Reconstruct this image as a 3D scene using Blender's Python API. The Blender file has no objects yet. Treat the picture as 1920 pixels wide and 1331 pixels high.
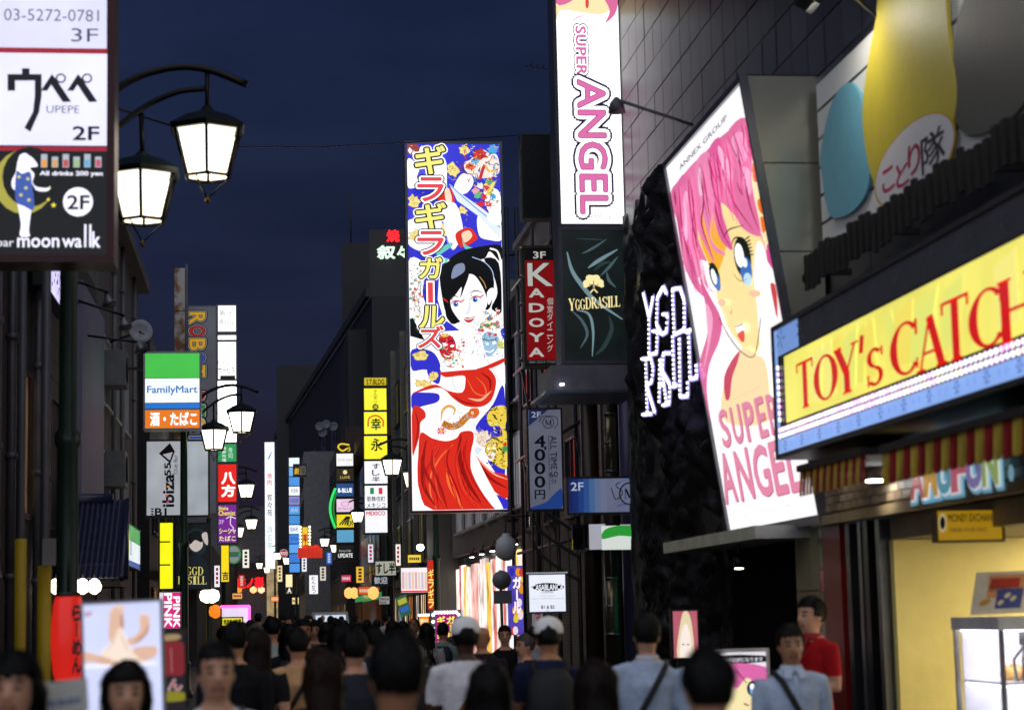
import bpy, bmesh, math, random
from mathutils import Vector, Matrix, noise
from mathutils.geometry import tessellate_polygon
R = math.radians
random.seed(7)
scene = bpy.context.scene
COL = scene.collection
# ------------------------------------------------------------------ camera
F = 3750.0; CX, CY = 960.0, 665.5           # focal length and centre in photograph pixels
EYE = Vector((0, 0, 1.75))
PITCH, YAW, ROLL = R(7.35), R(7.1), R(1.27)
fwd = Vector((math.sin(YAW)*math.cos(PITCH), math.cos(YAW)*math.cos(PITCH), math.sin(PITCH)))
r0 = Vector((math.cos(YAW), -math.sin(YAW), 0)); u0 = r0.cross(fwd)
right = r0*math.cos(ROLL) - u0*math.sin(ROLL); up = u0*math.cos(ROLL) + r0*math.sin(ROLL)
cd = bpy.data.cameras.new('camera'); cam = bpy.data.objects.new('camera', cd); COL.objects.link(cam)
cd.sensor_width = 36; cd.lens = F/1920*36; cd.clip_end = 3000; cd.clip_start = 0.05
M = Matrix((right, up, -fwd)).transposed().to_4x4(); M.translation = EYE; cam.matrix_world = M
cd.dof.use_dof = True; cd.dof.focus_distance = 52; cd.dof.aperture_fstop = 2.3
scene.camera = cam
def ray(px, py): return fwd*F + right*(px-CX) - up*(py-CY)
def at(px, py, Y): d = ray(px, py); return EYE + d*(Y/d.y)
def atx(px, py, X): d = ray(px, py); return EYE + d*(X/d.x)
# ------------------------------------------------------------------ sky and light
world = bpy.data.worlds.new('World'); scene.world = world; world.use_nodes = True
wt = world.node_tree; wn = wt.nodes; wl = wt.links
sky = wn.new('ShaderNodeTexSky'); sky.sky_type = 'NISHITA'; sky.sun_disc = False
sky.sun_elevation = R(-1.0); sky.sun_rotation = R(200); sky.air_density = 1.0; sky.dust_density = 0.6; sky.ozone_density = 4.0
bgn = wn['Background']; bgn.inputs['Strength'].default_value = 0.12
tc = wn.new('ShaderNodeTexCoord'); mp = wn.new('ShaderNodeMapping'); mp.inputs['Scale'].default_value = (1.2, 1.2, 4.0)
nz = wn.new('ShaderNodeTexNoise'); nz.inputs['Scale'].default_value = 2.2; nz.inputs['Detail'].default_value = 6
rp = wn.new('ShaderNodeMapRange'); rp.inputs[1].default_value = 0.3; rp.inputs[2].default_value = 0.7; rp.inputs[3].default_value = 0.7; rp.inputs[4].default_value = 0.97
ml = wn.new('ShaderNodeMix'); ml.data_type = 'RGBA'; n2 = wn.new('ShaderNodeTexNoise'); n2.inputs['Scale'].default_value = 5.0; n2.inputs['Detail'].default_value = 7; r2 = wn.new('ShaderNodeValToRGB')   # thin uneven evening cloud over the sky
r2.color_ramp.elements[0].position = 0.32; r2.color_ramp.elements[1].position = 0.68; r2.color_ramp.elements[0].color = (0.05, 0.085, 0.235, 1); r2.color_ramp.elements[1].color = (0.115, 0.165, 0.42, 1)
wl.new(mp.outputs[0], n2.inputs[0]); wl.new(n2.outputs[0], r2.inputs[0]); wl.new(r2.outputs[0], ml.inputs[7])
sc_ = wn.new('ShaderNodeMix'); sc_.data_type = 'RGBA'; sc_.blend_type = 'MULTIPLY'; sc_.inputs[0].default_value = 1.0; sc_.inputs[7].default_value = (2.4, 2.4, 2.4, 1)
wl.new(tc.outputs['Generated'], mp.inputs[0]); wl.new(mp.outputs[0], nz.inputs[0]); wl.new(nz.outputs[0], rp.inputs[0])
wl.new(sky.outputs[0], sc_.inputs[6]); wl.new(sc_.outputs[2], ml.inputs[6]); wl.new(rp.outputs[0], ml.inputs[0]); wl.new(ml.outputs[2], bgn.inputs[0])
sl = bpy.data.lights.new('dusk_fill', 'SUN'); sl.energy = 1.5; sl.angle = R(120); sl.color = (0.86, 0.9, 1.0)  # broad soft fill added to brighten crowd and facades after sunset
so = bpy.data.objects.new('dusk_fill', sl); COL.objects.link(so); so.rotation_euler = (R(42), 0, R(-12))
vs = scene.view_settings; vs.view_transform = 'Standard'; vs.look = 'None'; vs.exposure = 0; vs.gamma = 1; vs.use_curve_mapping = False
scene.cycles.use_denoising = True
try: scene.cycles.denoiser = 'OPENIMAGEDENOISE'
except Exception: pass
scene.cycles.max_bounces = 5; scene.cycles.diffuse_bounces = 3; scene.cycles.glossy_bounces = 3; scene.cycles.transmission_bounces = 4
scene.cycles.sample_clamp_indirect = 4.0
# ------------------------------------------------------------------ materials
def lin(h):
    if not isinstance(h, str): return tuple(h)
    h = h.lstrip('#'); o = []
    for i in (0, 2, 4):
        c = int(h[i:i+2], 16)/255; o.append(c/12.92 if c <= 0.04045 else ((c+0.055)/1.055)**2.4)
    return tuple(o)
MATS = {}
def em(h, s=1.0, var=0.0):
    """something that gives off light: backlit sign faces, neon, lamps"""
    k = ('e', h, s, var)
    if k in MATS: return MATS[k]
    m = bpy.data.materials.new('lit_%s' % str(h).strip('#')); m.use_nodes = True; n = m.node_tree.nodes; l = m.node_tree.links
    b = n['Principled BSDF']; c = (*lin(h), 1)
    b.inputs['Base Color'].default_value = tuple(x*0.5 for x in c[:3])+(1,); b.inputs['Roughness'].default_value = 0.25
    b.inputs['Emission Color'].default_value = c; b.inputs['Emission Strength'].default_value = s
    if var:
        t = n.new('ShaderNodeTexCoord'); z = n.new('ShaderNodeTexNoise'); z.inputs['Scale'].default_value = 1.7; z.inputs['Detail'].default_value = 2
        q = n.new('ShaderNodeMapRange'); q.inputs[1].default_value = 0.3; q.inputs[2].default_value = 0.7
        q.inputs[3].default_value = s*(1-var); q.inputs[4].default_value = s*(1+var)
        l.new(t.outputs['Object'], z.inputs[0]); l.new(z.outputs[0], q.inputs[0]); l.new(q.outputs[0], b.inputs['Emission Strength'])
    MATS[k] = m; return m
def mt(h, rough=0.6, metal=0.0, var=0.25, scale=3.0, bump=0.15, bscale=None, spec=0.5, streak=False):
    """ordinary surface: colour mottled by noise, slightly bumpy"""
    k = ('m', h, rough, metal, var, scale, bump, bscale, spec, streak)
    if k in MATS: return MATS[k]
    m = bpy.data.materials.new('surf_%s' % str(h).strip('#')); m.use_nodes = True; n = m.node_tree.nodes; l = m.node_tree.links
    b = n['Principled BSDF']; c = lin(h)
    b.inputs['Roughness'].default_value = rough; b.inputs['Metallic'].default_value = metal; b.inputs['Specular IOR Level'].default_value = spec
    t = n.new('ShaderNodeTexCoord'); z = n.new('ShaderNodeTexNoise'); z.inputs['Scale'].default_value = scale; z.inputs['Detail'].default_value = 6; z.inputs['Roughness'].default_value = 0.65
    src = t.outputs['Object']
    if streak:
        g = n.new('ShaderNodeMapping'); g.inputs['Scale'].default_value = (4, 4, 0.35); l.new(src, g.inputs[0]); src = g.outputs[0]
    l.new(src, z.inputs[0])
    rm = n.new('ShaderNodeValToRGB'); rm.color_ramp.elements[0].position = 0.3; rm.color_ramp.elements[1].position = 0.72
    rm.color_ramp.elements[0].color = tuple(x*(1-var) for x in c)+(1,); rm.color_ramp.elements[1].color = tuple(min(1, x*(1+var)) for x in c)+(1,)
    l.new(z.outputs[0], rm.inputs[0]); l.new(rm.outputs[0], b.inputs['Base Color'])
    if bump:
        z2 = n.new('ShaderNodeTexNoise'); z2.inputs['Scale'].default_value = bscale or scale*8; z2.inputs['Detail'].default_value = 4
        bp = n.new('ShaderNodeBump'); bp.inputs['Strength'].default_value = bump; bp.inputs['Distance'].default_value = 0.02
        l.new(t.outputs['Object'], z2.inputs[0]); l.new(z2.outputs[0], bp.inputs['Height']); l.new(bp.outputs[0], b.inputs['Normal'])
    MATS[k] = m; return m
def glassm(h='8899aa', rough=0.08):
    k = ('g', h, rough)
    if k in MATS: return MATS[k]
    m = bpy.data.materials.new('glass'); m.use_nodes = True; b = m.node_tree.nodes['Principled BSDF']
    b.inputs['Base Color'].default_value = (*[x*0.25 for x in lin(h)], 1); b.inputs['Roughness'].default_value = rough; b.inputs['Specular IOR Level'].default_value = 0.8
    b.inputs['Metallic'].default_value = 0.0
    MATS[k] = m; return m
def clearm():
    if 'clear' in MATS: return MATS['clear']
    m = bpy.data.materials.new('clear_glass'); m.use_nodes = True; n = m.node_tree.nodes; l = m.node_tree.links
    b = n['Principled BSDF']; b.inputs['Roughness'].default_value = 0.05; b.inputs['Base Color'].default_value = (0.9, 0.95, 0.95, 1)
    tr = n.new('ShaderNodeBsdfTransparent'); mx = n.new('ShaderNodeMixShader'); mx.inputs[0].default_value = 0.14
    l.new(tr.outputs[0], mx.inputs[1]); l.new(b.outputs[0], mx.inputs[2]); l.new(mx.outputs[0], n['Material Output'].inputs[0])
    MATS['clear'] = m; return m
# ------------------------------------------------------------------ mesh builder
class MB:
    def __init__(self): self.v = []; self.f = []; self.mi = []; self.mats = []; self.sm = []
    def slot(self, m):
        if m not in self.mats: self.mats.append(m)
        return self.mats.index(m)
    def face(self, pts, m, smooth=False):
        i = len(self.v); self.v += [Vector(p) for p in pts]; self.f.append(tuple(range(i, i+len(pts)))); self.mi.append(self.slot(m)); self.sm.append(smooth)
    def faces(self, vs, fs, m, smooth=False):
        i = len(self.v); self.v += [Vector(p) for p in vs]; s = self.slot(m)
        for f in fs: self.f.append(tuple(a+i for a in f)); self.mi.append(s); self.sm.append(smooth)
    def obox(self, O, U, V, N, m, bev=0.0):
        """box from corner O with edge vectors U, V, N"""
        O, U, V, N = Vector(O), Vector(U), Vector(V), Vector(N)
        vs = [O, O+U, O+U+V, O+V, O+N, O+U+N, O+U+V+N, O+V+N]
        fs = [(0, 3, 2, 1), (4, 5, 6, 7), (0, 1, 5, 4), (1, 2, 6, 5), (2, 3, 7, 6), (3, 0, 4, 7)]
        if U.cross(V).dot(N) < 0: fs = [tuple(reversed(f)) for f in fs]
        self.faces(vs, fs, m); return self
    def box(self, a, b, m):
        a, b = Vector(a), Vector(b); d = b-a
        return self.obox(a, (d.x, 0, 0), (0, d.y, 0), (0, 0, d.z), m)
    def tube(self, pts, r, m, n=8, caps=True, smooth=True):
        pts = [Vector(p) for p in pts]; rs = r if isinstance(r, (list, tuple)) else [r]*len(pts)
        vs = []; fs = []; prev = None
        for i, p in enumerate(pts):
            t = (pts[min(i+1, len(pts)-1)]-pts[max(i-1, 0)]).normalized()
            if prev is None:
                a = Vector((0, 0, 1)) if abs(t.z) < 0.9 else Vector((1, 0, 0)); x = t.cross(a).normalized()
            else: x = (prev-t*prev.dot(t)).normalized()
            prev = x; y = t.cross(x)
            for k in range(n):
                q = 2*math.pi*k/n; vs.append(p+(x*math.cos(q)+y*math.sin(q))*rs[i])
        for i in range(len(pts)-1):
            for k in range(n):
                fs.append((i*n+k, i*n+(k+1) % n, (i+1)*n+(k+1) % n, (i+1)*n+k))
        if caps: fs.append(tuple(reversed(range(n)))); fs.append(tuple(range((len(pts)-1)*n, len(pts)*n)))
        self.faces(vs, fs, m, smooth); return self
    def lathe(self, c, prof, m, n=12, smooth=True, axis=None):
        """profile of (radius, height) about a vertical axis (or the given axis) through c"""
        c = Vector(c); ax = Vector(axis or (0, 0, 1)).normalized()
        a = Vector((1, 0, 0)) if abs(ax.x) < 0.9 else Vector((0, 1, 0)); x = (a-ax*a.dot(ax)).normalized(); y = ax.cross(x)
        vs = []; fs = []
        for r, h in prof:
            for k in range(n):
                q = 2*math.pi*(k+0.5)/n; vs.append(c+ax*h+(x*math.cos(q)+y*math.sin(q))*max(r, 1e-4))
        for i in range(len(prof)-1):
            for k in range(n): fs.append((i*n+k, i*n+(k+1) % n, (i+1)*n+(k+1) % n, (i+1)*n+k))
        fs.append(tuple(reversed(range(n)))); fs.append(tuple(range((len(prof)-1)*n, len(prof)*n)))
        self.faces(vs, fs, m, smooth); return self
    def build(self, name, parent=None, label=None, cat=None, group=None, kind=None, local=False):
        me = bpy.data.meshes.new(name); off = Vector(parent_loc(parent)) if parent and not local else Vector()
        if not parent and self.v and kind != 'structure':
            lo = Vector((min(v.x for v in self.v), min(v.y for v in self.v), min(v.z for v in self.v))); hi = Vector((max(v.x for v in self.v), max(v.y for v in self.v), lo.z)); off = (lo+hi)/2
        me.from_pydata([v-off for v in self.v], [], self.f)
        for m in self.mats: me.materials.append(m)
        for p, i, s in zip(me.polygons, self.mi, self.sm): p.material_index = i; p.use_smooth = s
        me.update()
        o = bpy.data.objects.new(name, me); COL.objects.link(o)
        if parent: o.parent = parent
        else: o.location = off
        tag(o, label, cat, group, kind); return o
def parent_loc(p):
    l = Vector(p.location)
    while p.parent: p = p.parent; l = l+Vector(p.location)
    return l
def tag(o, label=None, cat=None, group=None, kind=None):
    for k, v in (('label', label), ('category', cat), ('group', group), ('kind', kind)):
        if v: o[k] = v
def thing(name, label, cat, loc, group=None, kind=None):
    o = bpy.data.objects.new(name, None); COL.objects.link(o); o.location = loc; o.empty_display_size = 0.2
    tag(o, label, cat, group, kind); return o
def copy_tree(o, parent=None, loc=None, label=None):
    c = o.copy(); COL.objects.link(c); c.parent = parent
    if loc is not None: c.location = loc
    if label: c['label'] = label
    for ch in o.children: copy_tree(ch, c)
    return c
# ------------------------------------------------------------------ lettering
TXT = {}
def glyph_mesh(body, off=0.0):
    """outline of a word in the built-in font as flat triangles; returns verts, faces, bounds"""
    k = (body, round(off, 4))
    if k in TXT: return TXT[k]
    c = bpy.data.curves.new('t', 'FONT'); c.body = body; c.resolution_u = 3; c.offset = off; c.fill_mode = 'FRONT'
    o = bpy.data.objects.new('t', c)
    me = bpy.data.meshes.new_from_object(o)
    vs = [(v.co.x, v.co.y) for v in me.vertices]; fs = [tuple(p.vertices) for p in me.polygons]
    bpy.data.objects.remove(o); bpy.data.curves.remove(c); bpy.data.meshes.remove(me)
    TXT[k] = (vs, fs); return TXT[k]
# a small thick-and-thin capital alphabet with serifs: strokes (x0,y0,x1,y1,width), arcs (cx,cy,rx,ry,a0,a1,wmax)
TK, TN = 0.15, 0.05
SER = {
 'T': (0.66, [(.33, 0, .33, 1, TK), (.02, .975, .64, .975, TN), (.2, .02, .46, .02, .04), (.03, .8, .03, 1, .05), (.63, .8, .63, 1, .05)], []),
 'O': (0.74, [], [(.37, .5, .35, .51, 0, 360, TK)]),
 'Y': (0.72, [(.36, 0, .36, .45, TK), (.1, 1, .36, .42, TK), (.36, .42, .62, 1, TN), (.23, .02, .49, .02, .04), (0, .98, .24, .98, .04), (.5, .98, .72, .98, .04)], []),
 's': (0.42, [(.06, 0, .06, .2, .04), (.37, .48, .37, .64, .04)], [(.21, .48, .16, .17, 30, 270, .09), (.21, .16, .17, .17, -150, 90, .09)]),
 'C': (0.68, [(.62, .68, .62, .98, .05), (.62, .04, .62, .24, .04)], [(.38, .5, .36, .51, 42, 318, TK)]),
 'A': (0.74, [(.1, 0, .37, 1, TN), (.37, 1, .63, 0, TK), (.2, .32, .54, .32, TN), (0, .02, .22, .02, .04), (.5, .02, .76, .02, .04)], []),
 'H': (0.78, [(.15, 0, .15, 1, TK), (.63, 0, .63, 1, TK), (.15, .5, .63, .5, TN), (.02, .02, .28, .02, .04), (.02, .98, .28, .98, .04), (.5, .02, .76, .02, .04), (.5, .98, .76, .98, .04)], []),
 'G': (0.74, [(.6, .05, .6, .42, .11), (.48, .42, .74, .42, .04), (.62, .7, .62, .98, .04)], [(.38, .5, .36, .51, 42, 325, TK)]),
 'D': (0.74, [(.16, 0, .16, 1, TK), (.02, .98, .36, .98, .04), (.02, .02, .36, .02, .04)], [(.3, .5, .42, .5, -90, 90, TK)]),
 'R': (0.74, [(.16, 0, .16, 1, TK), (.02, .98, .34, .98, .04), (.02, .02, .3, .02, .04), (.16, .5, .34, .5, .04), (.34, .5, .66, 0, TK), (.58, .02, .76, .02, .04)], [(.32, .75, .28, .25, -90, 90, .12)]),
 'S': (0.56, [(.06, 0, .06, .3, .05), (.48, .7, .48, 1, .05)], [(.27, .75, .22, .25, 30, 270, .12), (.27, .26, .24, .26, -150, 90, .12)]),
 'I': (0.32, [(.16, 0, .16, 1, TK), (.02, .98, .3, .98, .04), (.02, .02, .3, .02, .04)], []),
 'L': (0.6, [(.16, 0, .16, 1, TK), (.02, .98, .3, .98, .04), (.02, .025, .56, .025, .05), (.56, 0, .56, .24, .05)], []),
 'M': (0.9, [(.12, 0, .12, 1, TN), (.14, 1, .45, .1, TK), (.45, .1, .76, 1, TN), (.76, 0, .76, 1, TK), (0, .02, .24, .02, .04), (.62, .02, .9, .02, .04)], []),
 "'": (0.2, [(.1, .68, .14, 1, .09)], []),
 ' ': (0.25, [], []),
}
def serif_mesh(body, w=1.0):
    k = ('serif', body, w)
    if k in TXT: return TXT[k]
    vs = []; fs = []; x = 0
    for ch in body:
        adv, st, arcs = SER[ch]
        for x0, y0, x1, y1, t in st:
            a = Vector((x+x0, y0)); b = Vector((x+x1, y1)); d = (b-a).normalized(); n = Vector((-d.y, d.x))*t*w/2
            i = len(vs); vs += [tuple(a-n), tuple(b-n), tuple(b+n), tuple(a+n)]; fs.append((i, i+1, i+2, i+3))
        for cx, cy, rx, ry, a0, a1, wm in arcs:
            N = 22
            for q in range(N+1):
                a = R(a0+(a1-a0)*q/N); t = (TN+(wm-TN)*abs(math.cos(a)))*w
                for s in (-.5, .5): vs.append((x+cx+(rx-wm/2+s*t)*math.cos(a), cy+(ry-TN/2+s*min(t, TN*1.2))*math.sin(a)))
            i = len(vs)-2*(N+1)
            for q in range(N): fs.append((i+2*q, i+2*q+1, i+2*q+3, i+2*q+2))
        x += adv+0.06
    TXT[k] = (vs, fs); return TXT[k]
def smooth_closed(pts, n=5):
    out = []; L = len(pts)
    for i in range(L):
        p0, p1, p2, p3 = [Vector(pts[(i+k-1) % L]) for k in range(4)]
        for q in range(n):
            t = q/n
            out.append(0.5*((2*p1)+(p2-p0)*t+(2*p0-5*p1+4*p2-p3)*t*t+(3*p1-p0-3*p2+p3)*t**3))
    return out
def smooth_open(pts, n=5):
    P = [Vector(p) for p in pts]; P = [P[0]*2-P[1]]+P+[P[-1]*2-P[-2]]; out = []
    for i in range(1, len(P)-2):
        p0, p1, p2, p3 = P[i-1:i+3]
        for q in range(n):
            t = q/n
            out.append(0.5*((2*p1)+(p2-p0)*t+(2*p0-5*p1+4*p2-p3)*t*t+(3*p1-p0-3*p2+p3)*t**3))
    out.append(P[-2]); return out
# ------------------------------------------------------------------ signs
SPLIT = ('arcade_sign', 'white_tower_sign', 'store_blade_sign', 'red_signboard', 'price_signboard', 'exchange_sign', 'bar_sign', 'sushi_plate', 'yellow_bulb_sign', 'tonkatsu_sign', 'pink_sign', 'small_black_sign', 'blue_band_sign', 'mexican_plate', 'club_blade_sign', 'robot_blade_sign', 'green_placard', 'price_board', 'green_ring_sign', 'mood_round_sign')
class Sign:
    """a flat sign on its own plane: O bottom left corner of the face, U to the right, V up. Print is laid on in thin layers."""
    def __init__(s, name, label, O, U, V, W, H, cat='sign', group=None, parent=None):
        s.O, s.U, s.V = Vector(O), Vector(U).normalized(), Vector(V).normalized(); s.N = s.U.cross(s.V).normalized(); s.W, s.H = W, H
        base = s.O+s.U*W/2
        s.root = parent or thing(name, label, cat, base, group)
        s.pr = MB(); s.layer = 0; s.fh = 0.002; s.split = name.endswith('stack_sign') or name in SPLIT; s.cr = (0, 0, 1.0)
    @classmethod
    def facing(c, name, label, x0, y0, x1, y1, Y, **k):
        """sign square to the street at distance Y that covers these photograph pixels"""
        my, mx = (y0+y1)/2, (x0+x1)/2
        a = at(x0, my, Y); b = at(x1, my, Y); t = at(mx, y0, Y); u = at(mx, y1, Y)
        return c(name, label, (a.x, Y, u.z), (1, 0, 0), (0, 0, 1), b.x-a.x, t.z-u.z, **k)
    def crop(s, ox, oy, sc): s.cr = (ox, oy, sc); return s
    def uv(s, px, py):
        ox, oy, sc = s.cr; px = ox+px/sc; py = oy+py/sc
        d = ray(px, py); t = (s.O-EYE).dot(s.N)/d.dot(s.N); q = EYE+d*t-s.O
        return q.dot(s.U), q.dot(s.V)
    def P(s, u, v, h): return s.O+s.U*u+s.V*v+s.N*h
    def h(s): s.layer += 1; return s.fh+0.001+0.00025*s.layer
    def cabinet(s, depth, m, border=0.03, lip=0.02, name='cabinet'):
        b = MB(); b.obox(s.P(-border, -border, -depth), s.U*(s.W+2*border), s.V*(s.H+2*border), s.N*(depth-0.002), m)
        for (u, v, w, h) in ((-border, -border, s.W+2*border, border), (-border, s.H, s.W+2*border, border), (-border, 0, border, s.H), (s.W, 0, border, s.H)):
            b.obox(s.P(u, v, -0.002), s.U*w, s.V*h, s.N*(lip+0.002), m)
        b.build(name, s.root); return s
    def face(s, m, u0=0, v0=0, u1=None, v1=None, name='lit_face', h=0.002):
        s.fh = max(s.fh, h); u1 = s.W if u1 is None else u1; v1 = s.H if v1 is None else v1
        b = MB(); b.obox(s.P(u0, v0, 0), s.U*(u1-u0), s.V*(v1-v0), s.N*h, m); b.build(name, s.root); return s
    def facepx(s, m, x0, y0, x1, y1, name='lit_face'):
        a = s.uv(x0, y1); b = s.uv(x1, y0); return s.face(m, a[0], a[1], b[0], b[1], name)
    def clip(s, pts):
        """keep a traced outline inside the sign's face"""
        def cut(P, f):
            out = []
            for i in range(len(P)):
                a, b = P[i-1], P[i]; fa, fb = f(a), f(b)
                if (fa >= 0) != (fb >= 0): out.append(a+(b-a)*(fa/(fa-fb)))
                if fb >= 0: out.append(b)
            return out
        for f in (lambda p: p.x, lambda p: s.W-p.x, lambda p: p.y, lambda p: s.H-p.y):
            pts = cut(pts, f)
            if len(pts) < 3: return []
        return pts
    def polyuv(s, pts, m):
        pts = s.clip([Vector((p[0], p[1])) for p in pts])
        if len(pts) < 3: return s
        h = s.h(); tri = tessellate_polygon([[Vector((p.x, p.y, 0)) for p in pts]])
        ar = sum((pts[i-1].x*pts[i].y-pts[i].x*pts[i-1].y) for i in range(len(pts)))
        fs = []
        for t in tri:
            a, b, c = (pts[i] for i in t); fs.append(t if (b-a).cross(c-a) > 0 else t[::-1])
        s.pr.faces([s.P(p.x, p.y, h) for p in pts], fs, m)
        if s.split: s.flush('emblem')
        return s
    def flush(s, name):
        if s.pr.v: s.pr.build(name, s.root); s.pr = MB()
    def poly(s, pts, m, n=4):
        pts = [Vector(s.uv(*p)) for p in pts]
        return s.polyuv(smooth_closed(pts, n) if n else pts, m)
    def rect(s, x0, y0, x1, y1, m):
        a = s.uv(x0, y1); b = s.uv(x1, y0); return s.polyuv([(a[0], a[1]), (b[0], a[1]), (b[0], b[1]), (a[0], b[1])], m)
    def oval(s, cx, cy, rx, ry, m, rot=0):
        n = 20; c, d = math.cos(R(rot)), math.sin(R(rot))
        return s.poly([(cx+rx*math.cos(6.2832*i/n)*c-ry*math.sin(6.2832*i/n)*d, cy+rx*math.cos(6.2832*i/n)*d+ry*math.sin(6.2832*i/n)*c) for i in range(n)], m, 0)
    def line(s, pts, w, m, n=4, taper=False):
        P = smooth_open(pts, n) if n else [Vector(p) for p in pts]; L = []; Q = []
        for i, p in enumerate(P):
            d = (P[min(i+1, len(P)-1)]-P[max(i-1, 0)]).normalized(); k = w/2*(max(0.08, math.sin(math.pi*(0.08+0.84*i/(len(P)-1)))) if taper else 1)
            L.append((p.x-d.y*k, p.y+d.x*k)); Q.append((p.x+d.y*k, p.y-d.x*k))
        h = s.h(); A = [s.P(*s.uv(*p), h) for p in L]; B = [s.P(*s.uv(*p), h) for p in Q]
        ins = lambda p: all(-1e-4 <= x <= y+1e-4 for x, y in zip(s.uv(*p), (s.W, s.H)))
        k = [ins(a) and ins(b) for a, b in zip(L, Q)]
        nn = len(A); s.pr.faces(A+B, [(i, i+1, nn+i+1, nn+i) for i in range(nn-1) if k[i] and k[i+1]], m)
        if s.split: s.flush('emblem')
        return s
    def put(s, mesh, x0, y0, x1, y1, m, rot=0, slant=0.0, ref=None, per=0, name=None):
        """fit an outline into the pixel box (left, top, right, bottom); rot turns it a quarter turn clockwise for 90"""
        vs, fs = mesh; rv = (ref or mesh)[0]
        if not vs: return s
        if rot == 90: vs = [(y, -x) for x, y in vs]; rv = [(y, -x) for x, y in rv]
        if rot == -90: vs = [(-y, x) for x, y in vs]; rv = [(-y, x) for x, y in rv]
        xs = [v[0] for v in rv]; ys = [v[1] for v in rv]; a, b, c, d = min(xs), max(xs), min(ys), max(ys)
        A = Vector(s.uv(x0, y1)); B = Vector(s.uv(x1, y0)); h = s.h(); out = []
        for i, (x, y) in enumerate(vs):
            hh = h+(0.000012*(i//per) if per else 0)
            fx = (x-a)/max(b-a, 1e-6); fy = (y-c)/max(d-c, 1e-6)
            out.append(s.P(A.x+(B.x-A.x)*fx+slant*fy*(B.y-A.y), A.y+(B.y-A.y)*fy, hh))
        if s.split: name = name or 'lettering'
        if name: q = MB(); q.faces(out, fs, m); q.build(name, s.root)
        else: s.pr.faces(out, fs, m)
        return s
    def text(s, body, x0, y0, x1, y1, m, off=0.0, rot=0, slant=0.0):
        
        ref = glyph_mesh(body, min(off, 0.0))
        if off > 0.004:       # bolder weight: the outline laid round itself
            vs, fs = ref; n = 8 if off < .06 else 14; V2 = []; F2 = []
            for k in range(n):
                i = len(V2); a = 6.28318*k/n; V2 += [(x+off*math.cos(a), y+off*math.sin(a)) for x, y in vs]; F2 += [tuple(q+i for q in f) for f in fs]
            i = len(V2); V2 += list(vs); F2 += [tuple(q+i for q in f) for f in fs]
            return s.put((V2, F2), x0, y0, x1, y1, m, rot, slant, ref, len(vs))
        return s.put(ref, x0, y0, x1, y1, m, rot, slant, ref)
    def outlined(s, body, x0, y0, x1, y1, layers, rot=0, slant=0.0):
        for off, m in layers: s.text(body, x0, y0, x1, y1, m, off, rot, slant)
        return s
    def serif(s, body, x0, y0, x1, y1, m, w=1.0, rot=0, slant=0.0): return s.put(serif_mesh(body, w), x0, y0, x1, y1, m, rot, slant)
    def column(s, body, x0, y0, x1, y1, m, off=0.0, gap=0.12):
        """characters set one below the other"""
        n = len(body); st = (y1-y0)/n
        for i, ch in enumerate(body):
            if ch == ' ': continue
            if ch == 'ー': s.rect((x0*.6+x1*.4), y0+i*st+st*.05, (x0*.4+x1*.6), y0+(i+1)*st-st*.1, m); continue
            s.text(ch, x0, y0+i*st+st*gap/2, x1, y0+(i+1)*st-st*gap/2, m, off)
        return s
    def done(s, name='print'):
        if s.pr.v: s.pr.build(name, s.root)
        return s.root
# ================================================================== the setting
asph = mt('2b2c2f', 0.55, var=0.3, scale=6, bump=0.3, bscale=90)
pave = mt('4a4846', 0.6, var=0.25, scale=4, bump=0.2, bscale=40)
MB().box((-60, -30, -0.3), (60, 420, -0.006), mt('202022', 0.8)).build('ground', kind='structure')
MB().box((-1.75, -20, -0.006), (4.75, 200, 0.0), asph).build('road', kind='structure')
for nm, a, b in (('pavement_left', -3.2, -1.87), ('pavement_right', 4.87, 7.0)):
    MB().box((a, -20, -0.006), (b, 200, 0.1), pave).build(nm, kind='structure')
kerbm = mt('6a6865', 0.7)
for nm, a in (('kerb_left', -1.87), ('kerb_right', 4.75)):
    k = MB().box((a, -20, -0.006), (a+0.12, 8, 0.12), kerbm).build(nm, kind='structure')
    for i in range(60):
        MB().box((a, 8+i*1.0, -0.006), (a+0.12, 8.99+i*1.0, 0.12), kerbm).build('kerb_stone', k)
MB().box((4.55, -20, 0.0), (4.65, 200, 0.004), mt('a8a8a0', 0.6)).build('road_line', kind='structure')

DARK = mt('17181c', 0.5, var=0.3); STEEL = mt('8a8a86', 0.3, 0.9, var=0.2, bump=0.1); BLACKM = mt('0c0c0e', 0.4, var=0.2)
GREYM = mt('55565c', 0.45, 0.3, var=0.2); WHITEP = mt('b8b8ba', 0.5, var=0.12); CONC = mt('5d5d5c', 0.8, var=0.3, scale=1.5, streak=True, bump=0.3)
FRAME = mt('30323a', 0.35, 0.6, var=0.2); WIRE = mt('101013', 0.5)

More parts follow.
